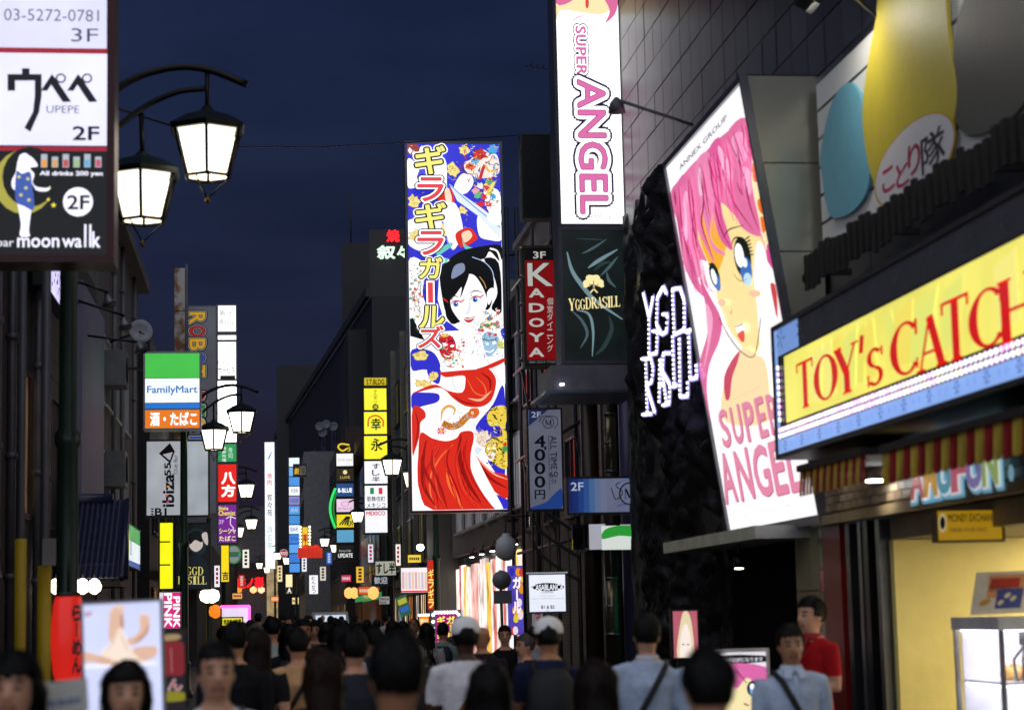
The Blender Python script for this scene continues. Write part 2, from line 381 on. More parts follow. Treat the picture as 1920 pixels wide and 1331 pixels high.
def wall_box(root, side, X, y0, y1, h, m, depth=7.0, z0=0.0, name='wall'):
    a, b = (X, X+depth) if side > 0 else (X-depth, X)
    MB().box((a, y0, z0), (b, y1, h), m).build(name, root)
def window(root, side, X, y0, y1, z0, z1, pane=None, fr=None, bars=1, name='window', sill=True):
    """window on a wall that faces the street: recessed pane, frame, sill"""
    s = -side; fr = fr or FRAME; b = MB(); t = 0.05
    o = lambda x: X+s*x
    def bx(xa, xb, ya, yb, za, zb): b.box((min(o(xa), o(xb)), ya, za), (max(o(xa), o(xb)), yb, zb), fr)
    bx(0, .06, y0, y1, z1-t, z1); bx(0, .06, y0, y1, z0, z0+t); bx(0, .06, y0, y0+t, z0+t, z1-t); bx(0, .06, y1-t, y1, z0+t, z1-t)
    for k in range(bars): q = y0+(y1-y0)*(k+1)/(bars+1); bx(0, .05, q-.02, q+.02, z0+t, z1-t)
    if sill: bx(0, .12, y0-.05, y1+.05, z0-.06, z0-.003)
    w = b.build(name, root)
    p = MB(); p.box((min(o(.005), o(.02)), y0+t, z0+t), (max(o(.005), o(.02)), y1-t, z1-t), pane or glassm()); p.build('pane', w); return w
def pipe(root, pts, r, m, name='pipe', clamps=0):
    b = MB().tube(pts, r, m, 10)
    if clamps:
        A, B = Vector(pts[0]), Vector(pts[-1])
        for i in range(clamps): c = A.lerp(B, (i+.5)/clamps); d = (B-A).normalized(); b.tube([c-d*.04, c+d*.04], r*1.35, m, 10)
    return b.build(name, root)

# ------------------------------------------------------------------ right: black tiled building with the arcade
X0 = 5.0
bl = thing('tiled_building', 'black tiled building on the right with arcade shop, rock cladding and large leaning billboard', 'building', (X0+3, 18, 0))
wt_ = mt('101116', 0.45, var=0.3)
MB().box((X0, 15.9, 3.0), (12, 27, 15), wt_).build('wall', bl)
MB().box((X0, 6, 3.0), (12, 15.88, 15), wt_).build('wall', bl)
tm = [mt(c, 0.32, var=0.35, scale=1.2, bump=0.08) for c in ('34363c', '2a2c33', '3d3e44', '24262c')]
tiles = []
for q in range(4):
    tiles.append(MB().obox((0, 0, 0), (-0.03, 0, 0), (0, 0.535, 0), (0, 0, 0.435), tm[q]))
proto = [t.build('tile', bl, local=True) for t in tiles]; used = [False]*4
for i in range(25):
    for j in range(10):
        y = 13.0+i*0.55; z = 5.6+j*0.45+(0.0)
        if y > 26.4: continue
        q = random.randrange(4)
        if used[q]: o = proto[q].copy(); COL.objects.link(o)
        else: o = proto[q]; used[q] = True
        o.parent = bl; o.location = Vector((X0-random.uniform(0, .006), y, z))-Vector(bl.location)
# white perforated boards above the arcade
def perf():
    m = mt('c9c8c4', 0.5, var=0.06, bump=0).copy(); n = m.node_tree.nodes; l = m.node_tree.links
    v = n.new('ShaderNodeTexVoronoi'); v.inputs['Scale'].default_value = 14; v.inputs['Randomness'].default_value = 0.0
    r = n.new('ShaderNodeValToRGB'); r.color_ramp.elements[0].position = 0.10; r.color_ramp.elements[1].position = 0.14
    r.color_ramp.elements[0].color = (.16, .15, .15, 1); r.color_ramp.elements[1].color = (.72, .72, .7, 1)
    t = n.new('ShaderNodeTexCoord'); l.new(t.outputs['Object'], v.inputs[0]); l.new(v.outputs['Distance'], r.inputs[0]); l.new(r.outputs[0], n['Principled BSDF'].inputs['Base Color'])
    return m
PERF = perf(); XB = 4.93
ztop = atx(1590, 101, XB).z; zbot = atx(1548, 470, XB).z; yb1 = atx(1540, 300, XB).y
MB().box((XB+0.012, 9, zbot), (X0-0.001, yb1, ztop), mt('2a2530', 0.6)).build('board_backing', bl)
nb = max(3, round((ztop-zbot)/0.25)); hb = (ztop-zbot)/nb
bp = None
for j in range(nb):
    for i in range(4):
        o = MB().obox((0, 0, 0), (-0.02, 0, 0), (0, (yb1-9)/4-.006, 0), (0, 0, hb-0.03), PERF).build('board', bl, local=True) if bp is None else bp.copy()
        if bp is None: bp = o
        else: COL.objects.link(o); o.parent = bl
        o.location = Vector((XB, 9+i*(yb1-9)/4, zbot+j*hb))-Vector(bl.location)
# shop front: tiled band, opening, yellow inner wall, ceiling lamps
zb0 = atx(1572, 968, X0-.1).z; zb1 = zb0+0.55
MB().box((X0-.1, 6, zb0), (X0, 17.55, zb1+.6), mt('6b5b48', 0.6)).build('fascia', bl)
brm = [mt(c, 0.5, var=0.2, scale=9) for c in ('9a8468', '84705a', 'a8957a', '77644e')]
bpro = [MB().obox((0, 0, 0), (-.018, 0, 0), (0, .19, 0), (0, 0, .06), m) for m in brm]; bo = [None]*4
for j in range(7):
    for i in range(42):
        y = 9.2+i*.2+(.1 if j % 2 else 0)
        if y > 17.3: continue
        q = random.randrange(4)
        if bo[q] is None: o = bo[q] = bpro[q].build('brick', bl, local=True)
        else: o = bo[q].copy(); COL.objects.link(o)
        o.parent = bl; o.location = Vector((X0-.1, y, zb0+.05+j*.068))-Vector(bl.location)
MB().box((X0-.16, 6, zb0-.06), (X0-.1, 17.5, zb0+.02), mt('a08a62', 0.5)).build('trim', bl)
zs = 2.27
MB().box((X0, 6, zs), (9, 15.7, zb0-.061), mt('8a7c66', 0.6)).build('soffit', bl)
MB().box((X0+.02, 15.7, 0.1), (9, 15.8, zs-.002), mt('efdc86', 0.55, var=0.1, scale=1.5)).build('inner_wall', bl)
MB().box((8.9, 6, 0.1), (9, 15.69, zs-.002), mt('b9b4a0', 0.6)).build('inner_wall', bl)
MB().box((X0, 6, 0.1), (8.9, 15.69, 0.11), mt('77746c', 0.4)).build('shop_floor', bl)
for y in (14.9, 13.6, 12.3):
    MB().box((X0+1.3, y-.15, zs-.035), (X0+3.2, y+.15, zs-.003), em('fff2d0', 26)).build('ceiling_lamp', bl)
b = MB()
for k, (c, w) in enumerate((('8a8c90', .1), ('3a3b40', .12), ('9a9ca0', .08), ('55575c', .12))):
    b.box((X0-.05-.02*(k % 2), 15.85+k*.26, 0.1), (X0+.1, 15.85+k*.26+w, 2.45), mt(c, 0.25, 0.85, var=0.15))
b.build('shutter_rail', bl)
MB().box((X0-.06, 16.95, 0.1), (X0+.06, 17.5, 2.5), mt('7a0f10', 0.35, var=0.1)).build('red_panel', bl)
stone = mt('8f8664', 0.6, var=0.2, scale=5)
for k in range(4): MB().box((X0-.03, 17.75, 0.1+k*.6), (X0+.2, 18.55, 0.1+k*.6+.59), stone).build('stone_block', bl)
MB().box((X0-.03, 17.62, .1), (X0+.05, 17.72, 2.6), STEEL).build('door_jamb', bl)
# dark entrance under the billboard
MB().box((X0+1.6, 18.6, 0.1), (X0+1.7, 22.5, 3.0), mt('18120e', 0.7, var=0.6, scale=2, bump=0.8, bscale=5)).build('entrance_back', bl)
MB().box((X0, 22.4, 0.1), (X0+1.6, 22.5, 3.0), DARK).build('entrance_side', bl)
MB().box((X0, 18.56, 0.1), (X0+1.6, 18.6, 3.0), glassm('445566')).build('glass_door', bl)
# rock cladding
rk = MB(); vs = []; fs = []; ny, nzz = 110, 150; ya, yb = 21.35, 27.05
for j in range(nzz+1):
    for i in range(ny+1):
        y = ya+(yb-ya)*i/ny; z = 0.05+7.15*j/nzz
        p = Vector((y*2.2, z*0.9, 3)); d = 0.34*noise.turbulence(p, 4, False, noise_basis='PERLIN_ORIGINAL')+0.16*abs(noise.noise(Vector((y*7, z*2.6, 9))))+0.09*noise.noise(Vector((y*15, z*7, 1)))
        edge = min(1, (yb-y)/0.5, (y-ya)/0.3)*min(1, (7.3-z-0.5*noise.noise(Vector((y*1.7, 0, 0))))/0.6)
        vs.append((X0-0.03-max(0, d)*(0.3+0.7*max(0, edge))*(.3+.7*min(1, max(0, (26.9-y)/2.5))), y+0.10*noise.noise(Vector((z*3, y, 4))), z+0.2*noise.noise(Vector((y*1.7, 0, 0)))*j/nzz))
for j in range(nzz):
    for i in range(ny): a = j*(ny+1)+i; fs.append((a, a+ny+1, a+ny+2, a+1))
rk.faces(vs, fs, mt('070708', 0.55, var=0.5, scale=4, bump=0.6, bscale=22, spec=0.5), True)
for k in (0, ny):   # close the two ends back to the wall
    col = [vs[j*(ny+1)+k] for j in range(nzz+1)]
    for j in range(nzz): rk.face([col[j], col[j+1], (X0, col[j+1][1], col[j+1][2]), (X0, col[j][1], col[j][2])], mt('070708', 0.55, var=0.5, scale=4, bump=0.6, bscale=22, spec=0.5))
rk.build('rock_cladding', bl)
# steel canopy edge under the leaning billboard
MB().box((X0-.55, 18.0, 2.38), (X0, 22.3, 2.5), mt('b9bbb8', 0.3, 0.6)).build('canopy', bl)
ea = at(1385, 1048, 19.6); b = MB(); b.tube([ea+Vector((0, 0, .2)), ea], .02, BLACKM); b.lathe(ea-Vector((0, 0, .09)), [(.05, 0), (.055, .1), (.02, .13)], BLACKM)
q = b.build('entrance_spot', bl); MB().lathe(ea-Vector((0, 0, .094)), [(.042, 0), (.042, .003)], em('ffe8d0', 40)).build('lamp_glass', q)
# arm lamp that lights the billboard
b = MB(); A = at(1300, 235, 19.5); B = at(1165, 190, 19.5); b.tube([A, B], .018, GREYM, 8); b.lathe(B-Vector((.05, 0, .12)), [(.02, .16), (.07, .1), (.09, 0)], GREYM); b.build('arm_lamp', bl)
# slatted dark railing at the foot of the boards
rl = thing('slatted_railing', 'dark slatted railing in front of the white perforated boards above the arcade', 'railing', (4.6, 14, 4.0))
ya_, yb_ = 9.6, atx(1503, 500, 4.6).y; zl = atx(1503, 552, 4.6).z; zh = atx(1503, 487, 4.6).z
sp = None; n = int((yb_-ya_)/.16)
for i in range(n):
    o = MB().obox((0, 0, 0), (-.03, 0, 0), (0, .085, 0), (0, 0, zh-zl), mt('1d1a17', 0.6, var=.4)).build('slat', rl, local=True) if sp is None else sp.copy()
    if sp is None: sp = o
    else: COL.objects.link(o); o.parent = rl
    o.location = Vector((4.6, ya_+i*.16, zl+random.uniform(-.03, .03)))-Vector(rl.location)
b = MB(); b.box((4.601, ya_, zl+.1), (4.64, yb_, zl+.16), BLACKM); b.box((4.601, ya_, zh-.2), (4.64, yb_, zh-.14), BLACKM); b.build('rail', rl)
for y in (10, 12.2, 14.4, 16.2): MB().box((4.64, y, zl+.1), (4.93, y+.05, zl+.15), BLACKM).build('bracket', rl)

# ------------------------------------------------------------------ right: pillar building with platform sign
b2 = thing('pillar_building', 'dark building with purple pillars and hanging tube lamps beside the rock wall', 'building', (8, 30.5, 0))
wall_box(b2, 1, 5.7, 27.1, 34, 13, mt('16171c', 0.5, var=.3))
for y, c, w in ((27.35, '55506a', .3), (29.6, '4c4868', .34), (31.4, '3a2a20', .3), (33.4, '3a2a20', .3)):
    MB().lathe((5.45, y, 0.1), [(w/2, 0), (w/2, 5.6)], mt(c, 0.35, .2, var=.15), 16).build('pillar', b2)
MB().box((5.2, 27.1, 5.6), (5.7, 34, 6.1), mt('33261d', 0.5)).build('lintel', b2)
MB().box((5.3, 27.1, 2.75), (5.7, 34, 3.0), mt('33261d', 0.5)).build('lintel', b2)
for z0, z1, c in ((0.3, 2.7, '2f8f80'), (3.1, 5.5, '31465a')):
    g = MB().box((5.66, 27.6, z0), (5.69, 31.2, z1), em(c, .34, .3)).build('lattice_window', b2); q = MB()
    for k in range(28): q.box((5.64, 27.6+k*.13, z0), (5.658, 27.615+k*.13, z1), BLACKM)
    for k in range(19): q.box((5.645, 27.6, z0+k*.13), (5.655, 31.2, z0+k*.13+.014), BLACKM)
    q.build('lattice', g)
MB().box((5.2, 27.05, 2.0), (5.7, 27.09, 9.5), mt('8d8ca0', 0.6, var=.1)).build('white_pilaster', b2)
def tube_lamp(px, y0, y1, Y, label):
    a = at(px, y0, Y); c = at(px, y1, Y); L = thing('tube_lamp', label, 'lamp', (a.x, Y, c.z), 'brass tube lamps')
    b = MB(); m = mt('8f8264', 0.3, .8, var=.2); h = a.z-c.z
    MB().tube([(a.x, Y, a.z), (a.x, Y, a.z+.55)], .012, STEEL).build('rod', L)
    MB().lathe((a.x, Y, c.z), [(.085, 0), (.085, h)], m, 16).build('tube', L)
    for k in (0, .48, .97): MB().lathe((a.x, Y, c.z+h*k), [(.1, 0), (.1, .03)], STEEL, 16).build('ring', L)
tube_lamp(1143, 775, 885, 29, 'upper brass tube lamp hanging by the pillars under the steel platform')
tube_lamp(1146, 1082, 1190, 29, 'lower brass tube lamp hanging by the green lattice window')
# ------------------------------------------------------------------ right: brick building with steel frame
brick = mt('4a4238', 0.75, var=.35, scale=2.5, bump=.4, bscale=14)
def brickm():
    m = mt('4c453e', 0.7, var=.2).copy(); n = m.node_tree.nodes; l = m.node_tree.links
    t = n.new('ShaderNodeTexBrick'); t.inputs['Scale'].default_value = 4.0; t.inputs['Color1'].default_value = (.12, .1, .085, 1); t.inputs['Color2'].default_value = (.17, .15, .13, 1); t.inputs['Mortar'].default_value = (.05, .05, .05, 1)
    c = n.new('ShaderNodeTexCoord'); mp_ = n.new('ShaderNodeMapping'); mp_.inputs['Rotation'].default_value = (0, 0, 0)
    sx = n.new('ShaderNodeSeparateXYZ'); cx = n.new('ShaderNodeCombineXYZ'); ad = n.new('ShaderNodeMath'); ad.operation = 'ADD'
    l.new(c.outputs['Object'], sx.inputs[0]); l.new(sx.outputs[0], ad.inputs[0]); l.new(sx.outputs[1], ad.inputs[1]); l.new(ad.outputs[0], cx.inputs[0]); l.new(sx.outputs[2], cx.inputs[1])
    l.new(cx.outputs[0], t.inputs[0]); l.new(t.outputs[0], n['Principled BSDF'].inputs['Base Color']); return m
BRICK = brickm()
b3 = thing('brick_building', 'brick building with steel frames and curved stair rails behind the red K signboard', 'building', (8.5, 40, 0))
wall_box(b3, 1, 5.9, 34.02, 46, 10.2, BRICK)
MB().box((5.8, 34.02, 10.2), (12.9, 46, 10.35), CONC).build('parapet', b3)
for y in (35, 38.2, 41.4, 44.4):
    for z in (3.6, 6.4): window(b3, 1, 5.9, y-.7, y+.7, z, z+1.5, glassm('556070'))
for y in (34.6, 36.8, 39.4, 42.2, 44.8): pipe(b3, [(5.75, y, .1), (5.75, y, 10)], .04, mt('3b3f4a', .4, .6), 'steel_post')
for z in (3.1, 5.2, 7.2, 9.2): pipe(b3, [(5.72, 34.4, z), (5.72, 45.6, z)], .035, mt('2a2c34', .4, .6), 'steel_beam')
for z in (3.1, 5.2, 7.2):
    for y in (34.6, 39.4, 42.2): pipe(b3, [(5.73, y, z), (5.73, y+2.2, z+2.0)], .025, mt('24262c', .4, .6), 'brace')
# curved stair rails
for k in range(3):
    pts = [(5.55-1.0*math.sin(t*1.5), 35.5-1.2*t, 2.3+k*.42+t*.75) for t in [i/10 for i in range(11)]]
    pipe(b3, pts, .03, mt('9aa8a0', .3, .7), 'stair_rail')
for t in range(8): q = t/7; pipe(b3, [(5.55-1.0*math.sin(q*1.5), 35.5-1.2*q, .1), (5.55-1.0*math.sin(q*1.5), 35.5-1.2*q, 3.2+q*.75)], .016, mt('5a4a3a', .5, .4), 'baluster')
# roof rail and aerial
for k in range(9): q = k/8*math.pi*.55; pipe(b3, [(6.3-math.cos(q)*.9, 36-math.sin(q)*1.2, 10.35), (6.3-math.cos(q)*.9, 36-math.sin(q)*1.2, 11.3)], .018, FRAME, 'rail_post')
for z in (10.8, 11.3): pipe(b3, [(6.3-math.cos(k/8*math.pi*.55)*.9, 36-math.sin(k/8*math.pi*.55)*1.2, z) for k in range(9)], .02, FRAME, 'roof_rail')
A = at(985, 123, 37); an = MB(); an.tube([A, A+Vector((.75, 0, -.12))], .012, WIRE); an.tube([A+Vector((.6, 0, -.1)), A+Vector((.6, 0, -1.3))], .016, WIRE)
for k in range(5): an.tube([A+Vector((.1+k*.12, -.2, -.02*k)), A+Vector((.1+k*.12, .2, -.02*k))], .007, WIRE)
an.build('aerial', b3)
for k in range(4): pipe(b3, [(5.85, 48.7, 4+k*2.2), (6.2, 48.7, 4+k*2.2)], .04, FRAME, 'steel_arm')
for x in (6.0, 6.25): pipe(b3, [(x, 48.7, .1), (x, 48.7, 11.8)], .05, FRAME, 'steel_post')

# ------------------------------------------------------------------ right: building behind the tall billboard
b4 = thing('girls_bar_building', 'grey building behind the tall illustrated billboard with glowing striped shopfront', 'building', (9.5, 53, 0))
wall_box(b4, 1, 6.1, 46.05, 66, 9.5, BRICK, z0=3.6)
wall_box(b4, 1, 6.3, 46.05, 66, 3.6, DARK, depth=6)
for y in (48, 51, 54, 57, 60, 63):
    window(b4, 1, 6.1, y-1, y+1, 4.3, 6.1, em('c9cdd6', .22, .4), WHITEP, 3)
    window(b4, 1, 6.1, y-1, y+1, 6.9, 8.5, glassm('708090'), WHITEP, 1)
# glowing shopfront panels
cols = ['f4efe6', 'e49a90', 'e8aca4', 'f4dcd2', 'f0c860', 'f6f2ee', 'd86a64', 'f4e4dc', 'e08078', 'f2e8e4', 'e8b850', 'f4e0da']
y = 44.3; k = 0
while y < 65.5:
    w = random.choice((.5, .8, 1.2, 1.6)); c = cols[k % len(cols)]
    MB().box((6.2, y, .1), (6.29, min(y+w-.03, 66), 3.25+random.uniform(-.1, .1)), em(c, 1.15, .6)).build('shopfront_panel', b4); y += w; k += 1
for y in (46.2, 48.6, 51.2, 53.6, 56.3, 59):
    f = MB(); f.box((5.95, y-.1, 3.42), (6.1, y+.1, 3.55), BLACKM); f.tube([(6.02, y, 3.5), (6.1, y, 3.7)], .02, BLACKM); o = f.build('floodlight', b4)
    MB().box((5.97, y-.08, 3.405), (6.08, y+.08, 3.418), em('ffffff', 25)).build('lamp_glass', o)
fl = at(788, 1027, 66); MB().lathe((fl.x, 66, fl.z-.1), [(.02, 0), (.11, .05), (.13, .12), (.1, .2), (.02, .23)], em('ffffff', 9)).build('floodlight_globe', b4)

# ------------------------------------------------------------------ right: further buildings
b5 = thing('yellow_lit_building', 'grey office building beside the stacked yellow signs', 'building', (9, 75, 0))
wall_box(b5, 1, 5.5, 66.05, 86, 12.9, mt('57564f', .7, var=.25, scale=1.2, streak=True))
for y in range(68, 86, 3):
    for z in (3.6, 6.6, 9.6): window(b5, 1, 5.5, y-1.1, y+1.1, z, z+1.8, glassm('8a8a60') if (y+int(z)) % 2 else em('c8b860', .12, .4), FRAME, 2)
for y in (66.5, 72.5, 78.5, 84.5): MB().box((5.3, y-.2, 0), (5.5, y+.2, 12.9), mt('6a685f', .7)).build('pilaster', b5)
MB().box((5.35, 66.05, 2.9), (5.5, 86, 3.2), mt('33302c', .6)).build('canopy', b5)
b6 = thing('metal_clad_building', 'building with curved shiny metal cladding and brown eave', 'building', (8.5, 97, 0))
wall_box(b6, 1, 5.0, 88, 108, 9.6, mt('262320', .6))
mm = mt('8a8884', .28, .9, var=.2)
for j in range(7):
    for i in range(8):
        a0 = i*2.4
        MB().obox((4.95-.12*math.sin(i/7*math.pi), 88.2+a0, 2.9+j*.9), (-.04, 0, 0), (0, 2.34, 0), (0, 0, .86), mm).build('metal_panel', b6)
MB().box((4.3, 87.5, 9.6), (12, 108.5, 10.1), mt('5a3a20', .5)).build('eave', b6)
MB().box((4.7, 88, 2.5), (5, 108, 2.8), em('3aa860', .5, .3)).build('green_neon_fascia', b6)
MB().box((4.75, 88, .2), (4.98, 100, 2.45), mt('8a4a18', .5)).build('orange_shutter', b6)
b7 = thing('brown_building', 'dark red brown building with satellite dishes on its roof', 'building', (8, 122, 0))
wall_box(b7, 1, 4.3, 108.6, 136, 12.0, mt('2c1c1a', .7))
for px, py in ((600, 800), (612, 796), (626, 800), (606, 812)):
    p = at(px, py, 116); MB().lathe(p, [(.03, 0), (.2, -.03), (.27, -.1), (.26, -.12), (.18, -.05)], mt('5a5c64', .6), 14, axis=(.3, 1, -.2)).tube([p, p-Vector((0, 0, .8))], .03, FRAME).build('satellite_dish', b7)
for y in range(110, 136, 4):
    for z in (4, 7, 9.5): window(b7, 1, 4.3, y-1, y+1, z, z+1.4, glassm('606878'))
b8 = thing('grey_side_building', 'narrow pale building with tiled side wall near the far crossing', 'building', (6, 145, 0))
wall_box(b8, 1, 2.6, 137, 160, 13, mt('77787c', .7, var=.2))
for y in range(139, 160, 3):
    for z in (3.5, 6, 8.5, 11): window(b8, 1, 2.6, y-.8, y+.8, z, z+1.3, em('ffe9b0', .5, .4) if z < 4 else glassm('8090a0'))
# big dark blocks behind
def block(name, label, px0, px1, pytop, Y, depth, rot, m, wins=0):
    a = at(px0, pytop, Y); b_ = at(px1, pytop, Y); w = b_.x-a.x; r = thing(name, label, 'building', (a.x, Y, 0)); r.rotation_euler = (0, 0, R(rot))
    o = MB().box((0, 0, 0), (w, depth, a.z), m); me = bpy.data.meshes.new('wall'); me.from_pydata(o.v, [], o.f); me.materials.append(m)
    q = bpy.data.objects.new('wall', me); COL.objects.link(q); q.parent = r
    return r, w, a.z
TD = mt('16171c', .6, var=.3)
def ridged():
    m = mt('1d1d22', .5, var=.2).copy(); n = m.node_tree.nodes; l = m.node_tree.links; w = n.new('ShaderNodeTexWave'); w.wave_type = 'BANDS'; w.bands_direction = 'Z'; w.inputs['Scale'].default_value = 1.2
    t = n.new('ShaderNodeTexCoord'); l.new(t.outputs['Object'], w.inputs[0]); bp_ = n.new('ShaderNodeBump'); bp_.inputs['Strength'].default_value = .8; l.new(w.outputs[0], bp_.inputs['Height']); l.new(bp_.outputs[0], n['Principled BSDF'].inputs['Normal']); return m
t1, w1, z1 = block('dark_tower', 'dark ridged tower block with red and pale green roof characters', 692, 860, 431, 132, 22, -6, ridged())
t2, w2, z2 = block('dark_slab', 'tall dark slab building with a mast left of the ridged tower', 640, 720, 456, 150, 20, -6, TD)
t3, w3, z3 = block('far_block', 'low dark building block on the skyline with a faint yellow window', 518, 640, 686, 190, 25, -12, mt('17181d', .6))
p = at(657, 365, 152); MB().tube([(p.x, 152, z2-.2), (p.x, 152, p.z)], .05, WIRE).build('mast', None, 'thin tall mast rising from the dark slab building', 'mast')
o = MB().box((0, 0, 0), (1.3, .2, .5), em('f4fff4', 2)).build('wall_light', None, 'small white light on the dark building below the roof characters', 'light'); o.location = at(724, 613, 120)
MB().box((4.9, 118, 0), (9.5, 131, at(700, 620, 122).z-.5), mt('14151a', .6)).build('stair_tower', None, 'dark stair tower block in front of the ridged tower', 'building')
# long dark block whose roof line runs down towards the far end
A = at(697, 556, 115); zz = A.z; ang = thing('angled_block', 'long dark building whose roof line slopes down left of the ridged tower', 'building', (A.x, 115, 0)); q = MB(); P0, P1, P2, P3 = V2_ = ((A.x, 115), (1.3, 207), (14, 207), (15, 115)); bm_ = mt('15161b', .6, var=.3)
for (xa, ya2), (xb, yb2) in zip(V2_, V2_[1:]+V2_[:1]): q.face([(xa, ya2, 0), (xa, ya2, zz), (xb, yb2, zz), (xb, yb2, 0)], bm_)
q.face([(x, y, zz) for x, y in V2_], bm_); q.build('wall', ang); q = MB(); d_ = Vector((1.3-A.x, 92, 0)).normalized(); n_ = Vector((-d_.y, d_.x, 0)); q.obox(Vector((A.x, 115, zz))+n_*.1, d_*94, (0, 0, .5), n_*.25, mt('23252d', .6)); q.build('parapet', ang)
for k in range(9): c_ = Vector((A.x, 115, 0))+d_*(6+k*9)+n_*.01; MB().obox(c_+Vector((0, 0, 12)), d_*4, (0, 0, 3), n_*.05, glassm('404858')).build('window', ang)
# far end of the street
fe = thing('end_building', 'building across the end of the street with red neon characters and pale louvres', 'building', (0, 205, 0))
MB().box((-14, 205, 0), (12, 215, at(470, 950, 205).z), mt('5a5b60', .7)).build('wall', fe)
MB().box((-14, 204.5, at(470, 1055, 205).z), (12, 204.99, at(470, 1150, 205).z+3.2), mt('101114', .5)).build('dark_band', fe)
for k in range(7): MB().box((at(416, 1000, 204).x, 204.2, at(430, 1145-7-k*9, 204).z+3), (at(443, 1000, 204).x, 204.45, at(430, 1145-k*9, 204).z+3.1), em('ffe6b8', .9)).build('louvre_light', fe)
for px, c, s in ((447, 'ff7a20', 2), (475, 'ffc080', 1.5), (490, 'ffd0a0', 1.5), (520, 'ffe0b0', 1.2)):
    p = at(px, 1112, 203); MB().lathe((p.x, 203, p.z), [(.05, 0), (.35, .2), (.35, .5), (.05, .7)], em(c, s)).build('lantern_light', fe)
MB().box((at(500, 1100, 200).x, 196, 0), (at(560, 1100, 200).x, 200, at(530, 1040, 200).z), em('e8c890', .35, .6)).build('lit_frontage', None, 'warm lit frontage at the far corner of the street', 'shopfront')

# floodlights over the perforated boards, on arms from the wall
for i, y in enumerate((15.2, 11.6)):
    L_ = thing('board_floodlight', '%s floodlight on an arm above the perforated boards' % ('far', 'near')[i], 'floodlight', (4.35, y, ztop+.25), 'board floodlights')
    MB().tube([(4.95, y, ztop+.05), (4.6, y, ztop+.35), (4.35, y, ztop+.28)], .018, STEEL, 8).build('arm', L_); MB().obox((4.28, y-.14, ztop+.2), (.14, 0, -.08), (0, .28, 0), (.05, 0, .09), BLACKM).build('housing', L_)
    ll = bpy.data.lights.new('floodlight', 'AREA'); ll.shape = 'RECTANGLE'; ll.size = .26; ll.size_y = .12; ll.energy = 13; ll.color = (1.0, .95, .84)
    lo_ = bpy.data.objects.new('light', ll); COL.objects.link(lo_); lo_.parent = L_; lo_.location = (.0, 0, -.12); lo_.rotation_euler = Vector((.55, 0, -1)).to_track_quat('-Z', 'Y').to_euler()

MB().box((4.62, 9.5, zb1-.02), (4.68, 16.4, zb1+.03), em('fff6e4', 14)).build('strip_lamp', bl)

# lit shops at street level further along
for root, X, y0_, y1_, st in ((b5, 5.5, 67, 86, 3.0), (b7, 4.3, 109, 136, 3.4), (b6, 4.74, 100.5, 108, 2.4)):
    y = y0_+st/2; k = 0
    while y < y1_-st/2: window(root, 1, X-(.16 if root is b5 else 0), y-st*.42, y+st*.42, .35, 2.5, em(('ffd9a0', 'f4e8d8', 'ff9a50', 'ffe9c0', 'd8e4f0')[k % 5], (.8, .6, .5, .9, .5)[k % 5], .5), mt('3a2a1c', .6), 2, 'shop_window'); y += st; k += 1
# ================================================================== signs on the right
WH = em('ffffff', 1.25); WD = em('e4e6f4', .95, .12); INK = em('15131c', .02); PINK = em('e0709f', .95); PINKD = em('a8365f', .8)
def E(h, s=1.0): return em(h, s)
# ---- the big leaning billboard
BR = atx(1539, 971, 4.85); BL = atx(1370, 989, 4.85); TR = at(1391, 166, BR.y); TL = at(1250, 307, BL.y)
xt = (TR.x+TL.x)/2; zt = (TR.z+TL.z)/2; zb_ = (BR.z+BL.z)/2
Vv = Vector((xt-4.85, 0, zt-zb_)); O = Vector((4.85, BL.y, zb_))
S = Sign('leaning_billboard', 'huge white billboard with a drawn pink haired face leaning out from the black tiled wall', O, (0, -1, 0), Vv, BL.y-BR.y, Vv.length, cat='billboard')
S.face(em('fdfbff', 1.0, .06))
fr = MB()
for u, v, w, h in ((-.05, -.08, S.W+.1, .078), (-.05, S.H+.002, S.W+.1, .06), (-.05, 0, .048, S.H), (S.W+.002, 0, .048, S.H)): fr.obox(S.P(u, v, -.05), S.U*w, S.V*h, S.N*.08, mt('6a6a72', .3, .8))
fr.build('frame', S.root)
hs = MB(); sm_ = mt('a8a698', .24, .7, var=.15, scale=.8, bump=.3, bscale=1.4)
a0 = S.P(S.W+.05, -.08, -.05); a1 = S.P(S.W+.05, S.H+.06, -.05); b0 = S.P(-.05, -.08, -.05); b1 = S.P(-.05, S.H+.06, -.05)
w_ = lambda p: Vector((X0-.035, p.y, p.z)); nseg = 5
for k in range(nseg):
    p0 = a0.lerp(a1, k/nseg); p1 = a0.lerp(a1, (k+.985)/nseg); hs.face([p0, w_(p0), w_(p1), p1], sm_); q0 = b0.lerp(b1, k/nseg); q1 = b0.lerp(b1, (k+1)/nseg); hs.face([w_(q0), q0, q1, w_(q1)], sm_)
hs.face([a1, w_(a1), w_(b1), b1], sm_); hs.face([a0, b0, w_(b0), w_(a0)], sm_); hs.face([a0, a1, b1, b0], DARK); hs.build('steel_housing', S.root)
S.crop(1200, 100, 2.8925)
S.poly([(178, 728), (578, 346), (618, 540), (655, 960), (735, 1190), (600, 1010), (420, 1000), (330, 1210), (250, 1180), (200, 900)], PINK, 3)
S.poly([(300, 820), (430, 800), (560, 930), (650, 985), (690, 1130), (688, 1420), (652, 1580), (622, 1646), (580, 1622), (480, 1490), (410, 1340), (380, 1170), (320, 1010)], E('fbe09a'))
S.poly([(300, 820), (400, 810), (470, 1000), (440, 1150), (400, 1180), (330, 1020)], E('f5b02e'))
S.poly([(640, 1020), (690, 1120), (688, 1420), (655, 1570), (640, 1400), (620, 1200)], E('ffffff', 1.1))
